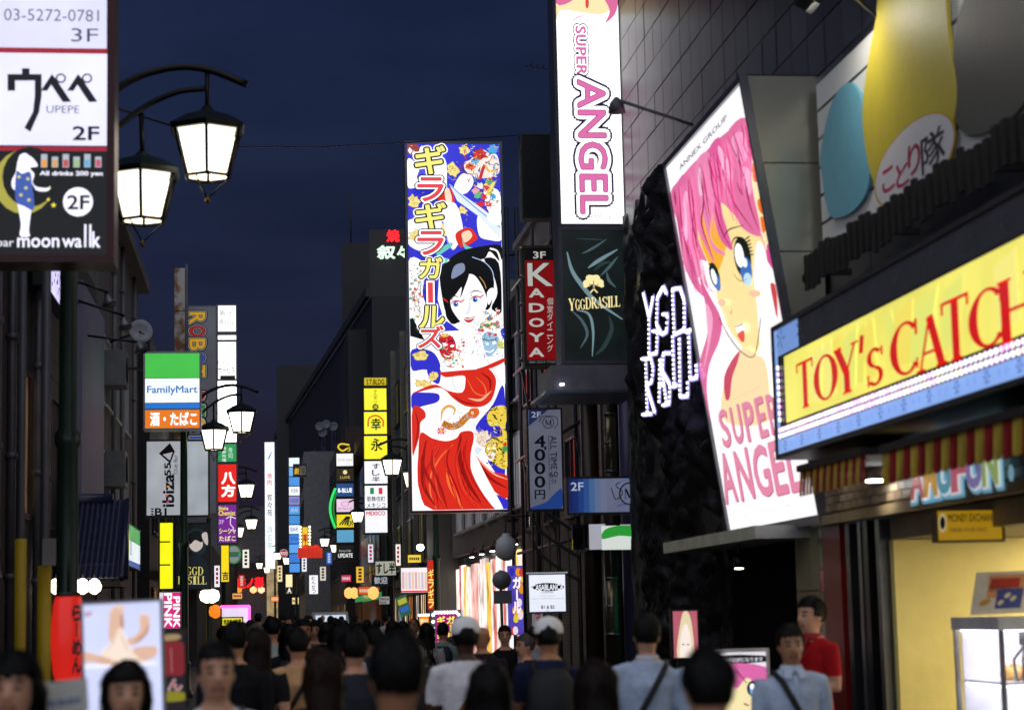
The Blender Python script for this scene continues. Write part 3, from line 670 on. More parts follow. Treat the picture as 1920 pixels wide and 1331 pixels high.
S.poly([(330, 1120), (400, 1180), (420, 1330), (470, 1470), (400, 1380), (350, 1250)], E('fdfdff', 1.1))
S.poly([(605, 560), (630, 620), (650, 760), (690, 900), (705, 1020), (680, 1040), (640, 900), (612, 760), (598, 650)], E('fbe9b8'))
for q in ([(612, 600), (632, 620), (640, 690), (618, 690)], [(640, 800), (665, 790), (668, 870), (648, 850)], [(655, 890), (680, 900), (684, 960), (668, 970)]): S.poly(q, E('e8701e'))
S.poly([(690, 1040), (715, 1060), (745, 1190), (700, 1130)], E('d84a90'))
S.poly([(250, 660), (335, 590), (350, 760), (335, 900), (408, 1135), (365, 1060), (300, 920), (262, 800)], E('e878a8'))
S.poly([(375, 520), (445, 470), (440, 800), (475, 950), (506, 1066), (440, 1010), (400, 870), (365, 660)], E('dc609a'))
S.poly([(300, 620), (380, 540), (400, 800), (385, 1000), (470, 1090), (400, 1060), (350, 900)], E('ea86b2'))
S.poly([(470, 440), (575, 350), (610, 540), (612, 720), (660, 965), (620, 985), (545, 930), (500, 800), (440, 640)], E('e0709f'))
S.poly([(200, 720), (260, 660), (275, 900), (300, 1180), (380, 1335), (300, 1270), (240, 1130), (205, 900)], E('de6aa0'))
for q, c in (([(430, 500), (500, 620), (495, 700), (440, 590)], 'f6b8d4'), ([(560, 620), (600, 640), (606, 760), (575, 740)], 'f4b0d0'), ([(240, 780), (262, 770), (262, 1000), (245, 980)], 'f3b4d0'), ([(318, 640), (338, 630), (342, 760), (325, 760)], 'f6c0da'), ([(500, 470), (560, 430), (585, 560), (540, 600)], 'f0a2c8')): S.poly(q, E(c))
for q in ([(420, 540), (470, 690), (520, 820), (620, 960)], [(330, 600), (350, 800), (340, 930), (405, 1120)], [(480, 450), (560, 640), (600, 820), (650, 960)], [(215, 720), (235, 950), (300, 1200)], [(385, 540), (400, 760), (440, 940), (500, 1060)], [(265, 680), (285, 900), (330, 1100)], [(540, 680), (560, 770), (530, 700)], [(190, 740), (200, 830)]): S.line(q, 9, E('a81f55', .8), taper=True)
S.line([(455, 1002), (490, 955), (570, 933)], 8, E('5a2a30', .5), taper=True)
S.oval(562, 1105, 46, 112, E('16141e', .1), -8); S.oval(582, 1180, 32, 78, E('3a6ab8'), -6); S.oval(590, 1225, 22, 36, E('bfe0f4'), -6); S.oval(545, 1095, 24, 66, E('ffffff', 1.1), -8); S.oval(575, 1135, 12, 26, E('ffffff', 1.1), -8)
for k in range(6): S.line([(575+k*6, 1010+k*16), (604+k*4, 990+k*20)], 9, E('16141e', .1), taper=True)
S.oval(412, 1205, 26, 74, E('16141e', .1), -14); S.oval(424, 1240, 18, 50, E('4a78c0'), -14); S.oval(408, 1210, 13, 44, E('ffffff', 1.1), -14)
for k in range(4): S.line([(392-k*2, 1150+k*22), (376+k*2, 1140+k*26)], 8, E('16141e', .1), taper=True)
for q in range(46):
    r_ = random.Random(q+900); x = 205+r_.random()*390; yt_ = 745-(x-178)*.99; L_ = 160+r_.random()*330
    if x < 300: L_ = 250+r_.random()*320
    S.line([(x, yt_+20), (x+8+r_.random()*16, yt_+L_*.35), (x+14+r_.random()*30, yt_+L_*.7), (x+26+r_.random()*40, yt_+L_)], 3+r_.random()*5, E(r_.choice(('c23a78', 'f29cc4', 'b02862', 'ee8cb8', 'd4548e')), .95), 5, True)
for q in range(14): r_ = random.Random(q+40); x = 250+q*8; S.line([(x, 1000+q*8), (x+30, 1130+q*10), (x+50+r_.random()*30, 1300)], 4, E(r_.choice(('c23a78', 'f0a0c6')), .95), 5, True)
S.line([(512, 1040), (530, 1000), (575, 1002), (606, 1040)], 9, E('16141e', .1), 5, True); S.line([(520, 1190), (560, 1232), (600, 1220)], 4, E('8a4a30', .6), 5, True); S.oval(640, 1300, 34, 20, E('fbc4a0', .98)); S.oval(460, 1350, 22, 20, E('fbc4a0', .98)); S.line([(520, 1380), (508, 1404), (520, 1410)], 4, E('b8703a', .8), 4, True)
S.text('ANNEX GROUP', 232, 330, 484, 634, E('2a2530', .1), .008); S.text('produced by', 305, 395, 365, 470, E('777480', .4))
S.crop(1280, 520, 2.6625)
S.poly([(300, 360), (390, 385), (430, 420), (450, 560), (440, 720), (230, 720), (215, 560)], E('f9dca8'))
S.poly([(228, 600), (222, 500), (255, 420), (300, 365), (290, 420), (262, 500), (250, 600)], E('c83a5a'))
S.poly([(100, 0), (150, 90), (208, 205), (200, 310), (150, 430), (135, 560), (155, 720), (118, 560), (98, 430), (140, 270), (128, 130)], E('d85a92'))
S.poly([(130, 130), (165, 200), (150, 330), (120, 450), (140, 300)], E('f0a0c4')); S.poly([(455, 30), (485, 50), (490, 200), (470, 120)], E('c8343a'))
S.poly([(278, 245), (316, 230), (322, 262), (300, 280)], E('ffffff')); S.poly([(290, 282), (322, 262), (326, 308), (315, 322), (300, 305)], E('e0483a')); S.line([(276, 246), (318, 230)], 4, E('5a2020', .4), 0)
S.line([(200, 200), (240, 280), (300, 360), (358, 396), (385, 360), (408, 200)], 5, E('6a4030', .6))
S.text('TALENT IN PUB', 262, 545, 400, 608, E('55505a', .4), .005)
def deco(body, xs, yb, yt, w):
    """tall poster capitals, one by one along the baseline"""
    for i, ch in enumerate(body):
        x0, x1 = xs[i], xs[i+1]-17; f0 = i/len(body); f1 = (i+1)/len(body)
        B0 = yb[0]+(yb[1]-yb[0])*f0; T1 = yt[0]+(yt[1]-yt[0])*f1
        for d, m in ((4, PINKD), (0, E('e486a6', .95))): S.text(ch, x0+d, T1+d, x1+d-.174*(B0-T1), B0+d, m, .022)
deco('SUPER', [222, 280, 345, 408, 465, 530], (846, 762), (672, 572), 1); deco('ANGEL', [232, 312, 398, 490, 566, 640], (1122, 1050), (888, 790), 1)
S.text('タレント イン パブ スーパーエンジェル', 322, 1135, 566, 1180, E('55505a', .4), .004)
S.done('artwork')
# ---- tall vertical white sign and the dark tree sign under it
S = Sign.facing('vertical_billboard', 'tall white vertical sign with pink sideways lettering above the black tree sign', 1046, -95, 1163, 420, 27.6, cat='billboard')
S.cabinet(.5, mt('4c4a55', .4, .5), .05).face(em('ffffff', 1.6, .04)).crop(940, 0, 2.956)
S.poly([(300, -300), (640, -300), (640, 0), (560, 80), (470, 75), (330, 60), (300, 110)], E('fbe6b0'), 3)
S.poly([(302, 20), (400, 0), (400, -60), (302, -200)], PINK); S.poly([(640, -100), (560, -40), (600, 60), (575, 130), (640, 60)], PINK); S.line([(380, 125), (430, 95), (470, 90)], 12, E('f6c8d8'), taper=True)
S.oval(475, 20, 10, 30, E('e0483a')); S.oval(420, -80, 30, 70, E('16141e', .1)); S.oval(560, -90, 30, 70, E('16141e', .1))
for body, b_, k in (('SUPER', (418, 150, 466, 418), 1), ('ANGEL', (440, 445, 572, 1182), .8)):
    S.outlined(body, *b_, [(.21*k, E('33245e', .3)), (.14*k, E('ffffff', 1.6)), (.03, E('a83a70', .6)), (.012, E('e070ae', .95))], rot=90)
S.text('ANNEX GROUP', 492, 1218, 655, 1190, E('3a3440', .2)); S.text('TALENT IN PUB', 512, 150, 526, 380, E('d0c8d8'), rot=90)
S.done()
S = Sign.facing('tree_sign', 'black silk sign with golden tree emblem and lettering above the steel platform', 1056, 432, 1172, 676, 27.5)
S.cabinet(.5, mt('5c5a66', .4, .5), .05).face(em('26302f', .28, .5)).crop(940, 400, 3.168)
SK = [E('5f7d84', .45), E('8fb0b8', .55), E('3f5558', .4)]
for q, w, k in (([(390, 230), (420, 340), (480, 430), (560, 520), (720, 630)], 26, 1), ([(480, 240), (540, 210), (625, 155)], 14, 0), ([(515, 325), (580, 280), (690, 215)], 22, 1), ([(590, 370), (640, 320), (690, 260)], 18, 0), ([(625, 350), (640, 400), (680, 440)], 18, 0), ([(420, 580), (480, 640), (510, 720), (470, 800)], 18, 0), ([(450, 575), (520, 600), (545, 700), (540, 850)], 16, 1), ([(640, 610), (655, 690), (610, 790), (560, 840)], 26, 2), ([(440, 150), (540, 155), (620, 160)], 8, 2), ([(550, 340), (600, 300), (650, 290)], 20, 2)): S.line(q, w, SK[k], 6, True)
GOLD = E('f0dfa0', 1.1)
for cx, cy, r in ((545, 395, 34), (510, 415, 26), (580, 412, 28), (525, 385, 24), (562, 385, 24), (500, 432, 14), (596, 430, 14)): S.oval(cx, cy, r, r*.8, GOLD)
for q in ([(548, 410), (548, 450), (528, 472)], [(548, 410), (550, 450), (570, 472)]): S.line(q, 8, GOLD, 0)
for k, q in enumerate(((520, 420, 548, 450), (576, 420, 549, 450), (547, 400, 548, 450))): S.line([q[:2], q[2:]], 4, E('3a3a28', .3), 0)
xs = [400, 440, 468, 500, 535, 572, 600, 632, 650, 676, 706]
for i, ch in enumerate('YGGDRASILL'): S.serif(ch, xs[i], 580-i*2+(6 if i % 2 else 0)-(8 if i > 6 else 0), xs[i+1]-3, 505-i*1.5+(6 if i in (1, 2) else 0), GOLD, 1.1) if False else S.serif(ch, xs[i], 505-i*1.5+(8 if i in (1, 2) else 0), xs[i+1]-3, 578-i*2.6, GOLD, 1.1)
S.done()
P = thing('sign_platform', 'grey steel platform box under the black tree sign', 'platform', at(1115, 720, 27.6)); q = MB()
a = at(1032, 690, 27.3); b = at(1190, 738, 27.3)
q.box((a.x, 27.2, at(1100, 738, 27.2).z), (b.x, 28.6, at(1100, 684, 27.2).z), mt('77757f', .45, .4)); q.build('box_panel', P)
q = MB(); q.box((a.x-.1, 27.1, at(1100, 728, 27.1).z-.06), (b.x+.05, 28.7, at(1100, 728, 27.1).z-.02), mt('5c6a7a', .3, .6)); q.build('soffit', P)
MB().box((a.x+.1, 27.09, at(1100, 722, 27.1).z), (a.x+.16, 27.14, at(1100, 718, 27.1).z), em('eaf0ff', 3)).build('small_lamp', P)
# ---- bulb letters on the rock wall
L = thing('bulb_letters', 'tall white bulb-studded letters stacked on the black rock wall', 'sign', atx(1255, 775, 4.6)); XL = 4.55; LT = MB(); BU = MB()
bm = em('f4f0ff', 2.4); pm = em('a89cf0', .8)
def wp(px, py): return atx(px, py, XL)
def bstroke(pts):
    P = [wp(940+x/3.168, 400+y/3.168) for x, y in pts]
    for a, b in zip(P[:-1], P[1:]):
        d = (b-a); n = Vector((-1, 0, 0)).cross(d).normalized()*.03; LT.obox(a-n, d, n*2, (.012, 0, 0), pm); k = max(2, int(d.length/.05))
        for i in range(k):
            c = a+d*(i+.5)/k; BU.obox(c+Vector((-.02, -.013, -.013)), (.02, 0, 0), (0, .026, 0), (0, 0, .026), bm)
for st in ([(845, 470), (880, 620), (880, 840)], [(905, 490), (880, 620)], [(880, 840), (925, 830), (930, 700), (900, 700)], [(985, 480), (965, 435), (930, 500), (925, 660), (955, 720), (985, 700), (990, 600), (960, 600)], [(1020, 450), (1030, 720)], [(1020, 450), (1065, 445), (1090, 520), (1090, 690), (1030, 720)],
           [(860, 860), (870, 1190)], [(835, 865), (890, 860), (905, 920), (895, 1000), (865, 1020), (915, 1185)], [(840, 1195), (895, 1190)], [(940, 1130), (945, 860), (985, 1130)], [(940, 1020), (970, 1010)], [(1005, 830), (965, 830), (960, 940), (1005, 1020), (1000, 1130), (960, 1140)], [(1020, 720), (1030, 1020)], [(1060, 735), (1065, 1090), (1110, 1085), (1110, 990)], [(1115, 695), (1125, 985), (1165, 975), (1160, 890)], [(1095, 705), (1130, 690)], [(1020, 1030), (1045, 1020)]): bstroke(st)
LT.build('letter_channel', L); o = BU.build('bulb_row', L); o['kind'] = 'stuff'
# ---- smaller signs on the pillar and brick buildings
S = Sign.facing('hanging_sign', 'unlit black hanging signboard beside the tall white vertical sign', 980, 254, 1032, 408, 36); S.cabinet(.3, mt('3a3d3a', .4, .5), .03).face(mt('07080c', .3)); S.done()
S = Sign.facing('red_signboard', 'red vertical signboard with big white K lettering in a brown frame', 986, 466, 1042, 684, 35); S.cabinet(.25, mt('4a4032', .5, .4), .05).face(mt('15181a', .4)).crop(940, 400, 3.168)
S.rect(152, 280, 322, 872, em('a3141a', .42)); WK = E('d8d4cc', .6); S.text('3F', 190, 228, 262, 268, WK, .02)
S.outlined('K', 160, 298, 298, 430, [(.03, E('1a1418', .1)), (.012, WK)])
for i, ch in enumerate('ADOYA'): S.text(ch, 168, 448+i*88, 250, 498+i*88, WK, .03)
S.column('個室ダイニング', 272, 500, 306, 825, WK); S.text('080-2553-7760', 164, 876, 320, 890, E('9aa0a0', .4)); S.done()
for k in range(5): MB().lathe(at(977, 470+k*52, 34.9), [(.03, 0), (.05, .03), (.03, .07)], STEEL, 10).build('bolt_lamp', S.root)
S = Sign.facing('price_signboard', 'white and blue vertical signboard with 4,000 yen price', 992, 768, 1053, 954, 33.5); S.cabinet(.22, mt('3a3a40', .4, .5), .03).face(em('8f93a8', .33, .2)).crop(940, 760, 2.3315)
S.poly([(120, 10), (215, 10), (120, 90)], E('2c3a78', .4), 0); S.poly([(130, 460), (262, 460), (262, 360), (200, 420), (130, 445)], E('2a4ea0', .5), 2); SI = E('1c1c34', .1); LG = E('c8ccd8', .5)
S.text('2F', 132, 28, 172, 52, LG, .01); S.oval(205, 75, 26, 26, SI); S.oval(205, 75, 23, 23, E('8f93a8', .33)); S.serif('M', 190, 62, 220, 88, SI); S.line([(165, 72), (178, 50), (205, 46), (240, 52), (246, 80), (232, 100)], 3, SI)
for i, ch in enumerate('4,000円'):
    if ch != ',': S.text(ch, 147, 132+[0, 0, 64, 128, 192, 258][i]*.92, 190, 182+[0, 0, 64, 128, 192, 246][i]*.92, SI, .02)
S.oval(192, 186, 5, 9, SI); S.text('ALL TIME', 216, 132, 240, 280, SI, .005, rot=90); S.text('60', 212, 288, 246, 314, SI, .01); S.text('分', 216, 318, 242, 342, SI); S.line([(206, 130), (210, 370)], 2, SI, 0); S.done()
S = Sign.facing('blue_band_sign', 'wide blue and white sign with M emblem above the mirror band', 1066, 897, 1200, 960, 28.2); S.cabinet(.25, mt('3a3a44', .4, .5), .03).face(em('8c93b4', .42, .2)).crop(940, 760, 2.3315)
for k in range(7): S.rect(290+k*24, 318, 314+k*24, 468, E(('1c2f74', '203a86', '2b50a0', '3d67b2', '5c82be', '7890bc', '8a94b6')[k], .45))
S.text('2F', 305, 336, 358, 372, E('c8d4f0', .6), .01); S.oval(560, 385, 46, 50, SI); S.oval(560, 385, 40, 44, E('8c93b4', .42)); S.serif('M', 536, 362, 586, 408, SI); S.line([(480, 360), (500, 410), (530, 380), (500, 350), (520, 335)], 4, SI); S.line([(505, 440), (540, 432), (590, 440)], 4, E('3a5aa8', .5)); S.line([(520, 330), (560, 322), (600, 332)], 5, E('5a80c0', .5)); S.done()
mb = thing('mirror_band', 'curved mirrored fascia band with a painted green and white reflection under the blue sign', 'fascia', at(1130, 1030, 28.3)); mm_ = mt('c8ccd0', .05, 1.0, var=.05, bump=0)
for i in range(4):
    a = at(1076+i*30, 1030, 28.4); b = at(1104+i*30, 982, 28.4); MB().obox((a.x, 28.5-.08*math.sin(i), a.z), (b.x-a.x, -.06 if i % 2 else .05, 0), (0, 0, b.z-a.z), (0, .04, 0), mm_).build('mirror_panel', mb)
S = Sign.facing('painted_reflection', 'green and white store reflection painted glowing on the mirrored band', 1128, 985, 1192, 1030, 28.3, parent=mb); S.face(em('e8f0e8', .75)).crop(0, 0, 1); S.poly([(1128, 1010), (1135, 992), (1165, 984), (1192, 984), (1192, 1004), (1160, 1004)], E('2fa03a', .8)); S.done()  # glowing colour painted in place of the store sign's reflection
S = Sign.facing('bar_sign', 'square white lit sign with a black oval bar logo and basement floors', 992, 1077, 1060, 1146, 33); S.cabinet(.16, mt('6a6a70', .5), .03).face(em('eef2ff', .95, .08)).crop(940, 760, 2.3315)
S.oval(203, 793, 72, 18, E('20242c', .1)); S.text('CASABLANCA', 136, 780, 270, 808, E('f4f6ff', .9), .03); S.text('CLUB & BAR', 175, 812, 228, 820, SI); S.text('HOUSE / ALL MIX', 168, 828, 234, 834, E('a03a50', .5)); S.text('HIPHOP R&B REGGAE HOUSE', 135, 840, 272, 846, SI); S.text('B1 & B2', 175, 872, 232, 888, SI, .02); S.text('Floor', 195, 892, 212, 898, SI); q = S.done()
for k in range(22): a = S.P(-.03+(S.W+.06)*k/21, S.H+.03, .02); MB().box(a-Vector((.012, .012, .012)), a+Vector((.012, .012, .012)), em('c8ccd8', .5)).build('edge_bulb', q)
S = Sign.facing('club_poster', 'narrow red and white banner below the square bar sign', 998, 1150, 1018, 1190, 33.2); S.face(em('b8b4b8', .3), h=.02); S.text('kasai', 1003, 1150, 1013, 1190, E('b02030', .4), .02, rot=-90); S.done()
# ---- tall illustrated billboard
S = Sign.facing('illustrated_billboard', 'tall lit billboard with a drawn figure in red cloth beside yellow and red katakana', 768, 270, 944, 956, 48, cat='billboard')
S.cabinet(.5, mt('55565e', .4, .5), .06).face(em('ffffff', 1.05, .05)).crop(740, 250, 3.596)
BLU = E('2f2fc4', 1.0); YEL = E('efd884', 1.0); YD = E('b89a48', .8); RED = E('d62a1c', 1.0); RDD = E('9c1410', .8); RL = E('f0703a', 1.0); SKN = E('f6f4f6', 1.1); GRY = E('d4d8e0', .95); BK = E('0d0d14', .05); TEAL = E('6cc4b8', 1.0); TLD = E('3f9a92', .9)
S.poly([(80, 66), (720, 66), (720, 780), (560, 800), (360, 850), (300, 960), (290, 1120), (330, 1250), (440, 1330), (80, 1345)], BLU, 0)
for q in ([(86, 180), (130, 190), (165, 240), (150, 300), (175, 350), (120, 372), (86, 350)], [(86, 600), (140, 580), (200, 600), (260, 570), (330, 620), (300, 700), (330, 760), (200, 800), (86, 740)], [(430, 300), (470, 270), (520, 290), (530, 340), (490, 400), (440, 410), (400, 370)], [(86, 880), (180, 860), (200, 960), (190, 1100), (260, 1230), (300, 1345), (86, 1345)], [(560, 560), (640, 560), (720, 620), (720, 720), (640, 720), (570, 690)], [(600, 380), (690, 380), (718, 450), (718, 520), (640, 540)]): S.poly(q, E('fdfdff', 1.05))
S.poly([(86, 72), (150, 75), (190, 130), (150, 180), (86, 130)], E('8c3a2e'), 0)
for k in range(3): S.poly([(100+k*28, 95+k*22), (122+k*28, 118+k*20), (104+k*28, 142+k*20), (88+k*28, 118+k*20)], E('f0e8e4'), 0)
def blob(cx, cy, w, h, m, n=9, seed=0, out=None):
    r = random.Random(seed+cx); pts = []; n = 7 if n > 7 else n; ph = r.random()*6
    for i in range(n*2): a = math.pi*i/n+ph; k = (1 if i % 2 else .8)*r.uniform(.72, 1.12); pts.append((cx+w*k*math.cos(a), cy+h*k*math.sin(a)))
    if out: S.poly([(cx+(x-cx)*1.1, cy+(y-cy)*1.1) for x, y in pts], out, 4)
    S.poly(pts, m, 4)
    if out:      # curls inside clouds and petals
        for q in range(4):
            x, y = cx+w*r.uniform(-.5, .5), cy+h*r.uniform(-.5, .5); s_ = min(w, h)*.3
            S.line([(x-s_, y), (x-s_*.5, y-s_*.8), (x+s_*.6, y-s_*.5), (x+s_*.5, y+s_*.4), (x-s_*.1, y+s_*.2)], 3.2, out, 4)
def hatch(x0, y0, x1, y1, n, cols, w=3, ln=22, seed=1):
    """fine pen work: many short curved strokes, scales and hair lines"""
    r = random.Random(seed)
    for _ in range(n):
        x, y = r.uniform(x0, x1), r.uniform(y0, y1); a = r.uniform(0, 6.28); l = ln*r.uniform(.5, 1.3); b = a+r.uniform(-1.2, 1.2)
        S.line([(x, y), (x+l*.5*math.cos(a), y+l*.5*math.sin(a)), (x+l*.5*math.cos(a)+l*.5*math.cos(b), y+l*.5*math.sin(a)+l*.5*math.sin(b))], w*r.uniform(.6, 1.5), E(r.choice(cols), .9), 3, True)
for a in ((390, 250, 50, 50), (130, 460, 42, 50), (450, 520, 40, 28), (330, 660, 36, 50), (150, 690, 55, 40), (640, 350, 40, 60), (470, 110, 36, 40)): blob(*a, YEL, out=YD)
S.poly([(560, 120), (600, 110), (640, 140), (690, 150), (705, 260), (640, 300), (560, 300), (480, 260), (470, 200), (510, 180)], E('f3e4d4')); blob(575, 145, 55, 38, E('d0302c'), out=E('5a1414', .5)); blob(510, 225, 36, 28, E('e06a40')); blob(660, 110, 40, 35, E('4aa0d8')); blob(545, 190, 36, 18, E('6ab8e0')); S.line([(575, 310), (592, 250), (608, 215)], 22, E('c8202c')); S.line([(480, 200), (440, 230), (470, 270), (540, 280)], 6, E('9a3430', .7)); S.line([(610, 220), (640, 260), (690, 240)], 14, E('e0b040'))
for a in ((640, 330, '4aa86a'), (600, 430, 'd83a3a'), (640, 400, 'e8c040'), (585, 480, 'c82828'), (560, 420, '5ab878'), (630, 480, 'd84a4a'), (660, 430, '4aa0c8'), (545, 390, 'e6a0a8'), (615, 370, 'c83030'), (575, 355, 'e8e0d8')): blob(a[0], a[1], 26, 24, E(a[2]), 6, 3)
hatch(470, 80, 710, 330, 90, ('c8202c', '2a4aa8', '3a9a60', 'e0b040', '3a2a30', 'f4ece4', '4aa0d8'), 6, 34, 4); hatch(530, 330, 700, 520, 60, ('c8202c', '3a9a60', '5a3a30', 'e8c040', 'f4f0ea', 'd86a80'), 5, 26, 5); hatch(90, 80, 500, 760, 40, ('8a6a3a', 'c8b070', 'd8d8e8'), 3, 30, 6)
S.poly([(180, 90), (300, 150), (345, 200), (350, 330), (345, 380), (290, 380), (250, 270), (170, 200)], SKN)
S.poly([(365, 345), (430, 400), (600, 520), (712, 610), (712, 720), (560, 560), (420, 460)], E('dfe8f4', 1.0), 0); S.line([(372, 352), (500, 470), (712, 640)], 9, E('7fa8d8')); S.line([(560, 540), (712, 660)], 26, E('6aa0d8'), 0)
S.poly([(290, 390), (370, 372), (400, 440), (395, 480), (340, 500), (285, 440)], RED); S.poly([(335, 385), (365, 380), (385, 460), (350, 480)], E('f6d8c0')); S.poly([(330, 500), (410, 480), (460, 660), (420, 760), (380, 780), (330, 620)], SKN)
S.poly([(410, 680), (500, 640), (555, 700), (540, 730), (470, 770), (430, 760)], RED); S.poly([(450, 680), (500, 660), (520, 700), (470, 740)], E('f8d0b0')); S.poly([(620, 560), (680, 500), (712, 530), (712, 620), (650, 610)], SKN)
S.poly([(285, 790), (380, 740), (380, 770), (300, 830), (360, 850), (330, 880), (285, 830)], TEAL, 3); S.poly([(455, 700), (480, 760), (575, 790), (585, 830), (560, 850), (480, 860), (560, 820), (470, 780)], TEAL, 3); S.line([(380, 850), (450, 840), (540, 850), (582, 820)], 20, TLD)
# hair, face
S.poly([(360, 860), (440, 800), (560, 770), (712, 760), (712, 870), (640, 800), (600, 850), (480, 860), (420, 850)], BK); S.poly([(600, 850), (700, 880), (720, 1180), (700, 1210), (650, 1180), (690, 1080), (660, 950)], BK); S.line([(640, 780), (690, 800), (714, 870)], 12, SKN)
S.poly([(300, 940), (340, 880), (420, 842), (500, 836), (590, 862), (650, 930), (668, 1020), (640, 1180), (560, 1200), (400, 1290), (350, 1230), (320, 1120)], BK); S.line([(668, 1000), (655, 930), (600, 870), (520, 838)], 6, E('a8c0e8'))
S.poly([(380, 1090), (430, 1040), (480, 960), (540, 965), (600, 1060), (622, 1150), (590, 1220), (535, 1310), (500, 1312), (440, 1270), (380, 1180)], SKN); S.poly([(620, 1080), (650, 1045), (668, 1060), (660, 1110), (630, 1160)], SKN)
S.poly([(350, 1110), (330, 980), (380, 900), (480, 880), (500, 950), (470, 1040), (440, 1115), (450, 1040), (410, 1090), (370, 1130)], BK); S.poly([(400, 900), (460, 880), (470, 930), (420, 970), (380, 980)], E('8a96b4', .8)); S.line([(345, 1140), (350, 1230), (390, 1280), (430, 1275)], 16, BK, taper=True); S.line([(570, 970), (600, 1010), (615, 1050)], 5, E('c89a50')); S.line([(500, 1085), (540, 1065), (590, 1075)], 7, E('55505c', .3), taper=True); S.line([(370, 1115), (400, 1100), (430, 1110)], 7, E('55505c', .3), taper=True)
for cx, cy in ((410, 1155), (540, 1125)):
    S.oval(cx, cy, 32, 19, E('fdfdff')); S.oval(cx, cy, 17, 18, E('3a6ad0')); S.oval(cx, cy, 8, 9, E('14244a', .3)); S.oval(cx+4, cy-5, 4, 4, WH)
    S.line([(cx-36, cy+4), (cx-10, cy-20), (cx+24, cy-20), (cx+40, cy-4)], 9, E('b8302a', .8), taper=True); S.line([(cx+28, cy-12), (cx+62, cy-34)], 9, RED, taper=True)
    S.line([(cx-20, cy-20), (cx-30, cy-40)], 6, RED, taper=True)
S.line([(318, 1110), (360, 1145)], 10, RED, taper=True); S.line([(470, 1215), (488, 1222), (500, 1215)], 5, E('c8a8a8')); S.poly([(462, 1255), (490, 1244), (505, 1248), (520, 1242), (540, 1240), (520, 1270), (490, 1280)], E('c83a3a')); S.line([(468, 1256), (505, 1256), (536, 1244)], 4, WH)
for i in range(26): r = random.Random(i); blob(590+r.random()*110, 1200+r.random()*110, 14, 14, E(r.choice(('d03030', '3a9a50', 'e8c030', '4a70c8', 'e8a0b0', 'f4f0e8'))), 5, i)
for i in range(30): r = random.Random(i+50); blob(100+r.random()*80, 880+r.random()*400, 12, 12, E(r.choice(('d03a40', '6ab098', 'e8dcc0', 'd8c8a0', 'c85a50', 'f0ece8'))), 5, i); S.line([(100+r.random()*60, 900+r.random()*380), (130+r.random()*60, 900+r.random()*380)], 3, E('8a6a60', .6), 0) if i % 5 == 0 else None
hatch(96, 880, 190, 1250, 90, ('b83a40', '4a8a78', '8a6a50', 'd8c8a0', '6a5a58', 'c86a60'), 4, 30, 7); hatch(590, 1190, 712, 1320, 50, ('c02a30', '3a8a4a', 'e0b830', '3a5ab0', 'f4f0e8', '5a3a3a'), 5, 24, 8)
S.poly([(500, 1090), (512, 1180), (492, 1224), (480, 1214), (494, 1170)], E('e6e0e8', .98)); S.poly([(590, 1180), (560, 1260), (520, 1310), (540, 1290), (580, 1220)], E('dcd6e0', .98)); S.line([(440, 1270), (480, 1300), (530, 1312)], 5, E('c8c0cc', .9)); S.poly([(95, 1260), (120, 1250), (200, 1400), (95, 1370)], BK, 0)
S.crop(740, 600, 3.504)
S.poly([(455, 66), (545, 62), (600, 100), (640, 250), (720, 300), (720, 430), (650, 560), (560, 620), (530, 740), (380, 800), (180, 770), (160, 640), (290, 520), (380, 440), (300, 350), (420, 150)], SKN); S.line([(600, 260), (640, 330), (690, 420)], 7, GRY); S.line([(375, 380), (390, 450), (430, 490)], 6, GRY)
for q in ([(110, 200), (240, 210), (295, 290), (280, 330), (180, 330), (110, 330)], [(210, 330), (295, 320), (290, 420), (240, 400)], [(112, 490), (200, 480), (285, 490), (280, 540), (180, 570), (112, 585)], [(715, 450), (640, 560), (530, 700), (560, 760), (600, 880), (620, 950), (720, 1020)], [(650, 1150), (735, 1180), (735, 1250), (700, 1250)], [(690, 80), (720, 60), (720, 140)]): S.poly(q, BLU)
for a in ((170, 240, 60, 36), (180, 420, 66, 30), (250, 370, 36, 34)): blob(*a, YEL, out=YD)
S.poly([(290, 110), (330, 95), (380, 120), (400, 180), (380, 250), (330, 265), (290, 210)], E('c81e30')); S.oval(325, 165, 16, 8, WH, 20); S.oval(375, 175, 14, 8, WH, -10); S.line([(320, 235), (350, 245), (380, 225)], 8, WH); S.line([(300, 140), (340, 150), (385, 140)], 6, E('6a0c14', .5)); S.line([(350, 190), (400, 200), (440, 215)], 14, E('c81e30'), taper=True); blob(330, 105, 30, 14, E('e8c860'))
for i in range(24): r = random.Random(i+9); blob(305+r.random()*150, 150+r.random()*170, 11, 10, E(r.choice(('d84048', 'e8d080', '7ab890', 'e8a0a0', 'f2ece0'))), 5, i)
S.poly([(570, 110), (620, 80), (680, 120), (680, 180), (630, 240), (600, 240), (580, 180)], E('9cc0dc')); S.oval(600, 160, 14, 8, WH, 20); S.oval(650, 155, 14, 8, WH, -20); S.line([(590, 210), (625, 215), (650, 195)], 8, WH); S.line([(575, 130), (620, 140), (670, 125)], 6, E('2a5a88', .6)); blob(690, 170, 26, 34, E('d8d048'))
for i in range(14): r = random.Random(i+77); blob(540+r.random()*160, 20+r.random()*90, 14, 12, E(r.choice(('d83a4a', '4a9a5a', 'e060a0', 'f0ece8', 'c8b890'))), 5, i)
hatch(290, 110, 450, 320, 80, ('8a0c1c', 'e0b050', '5a9a70', 'e88a90', '4a2a2a', 'f4ece0'), 4, 24, 9); hatch(510, 20, 712, 250, 80, ('3a6a98', 'b0d0e8', '8a3a4a', '3a8a50', 'e0a0b8', '4a4a60'), 4, 24, 10)
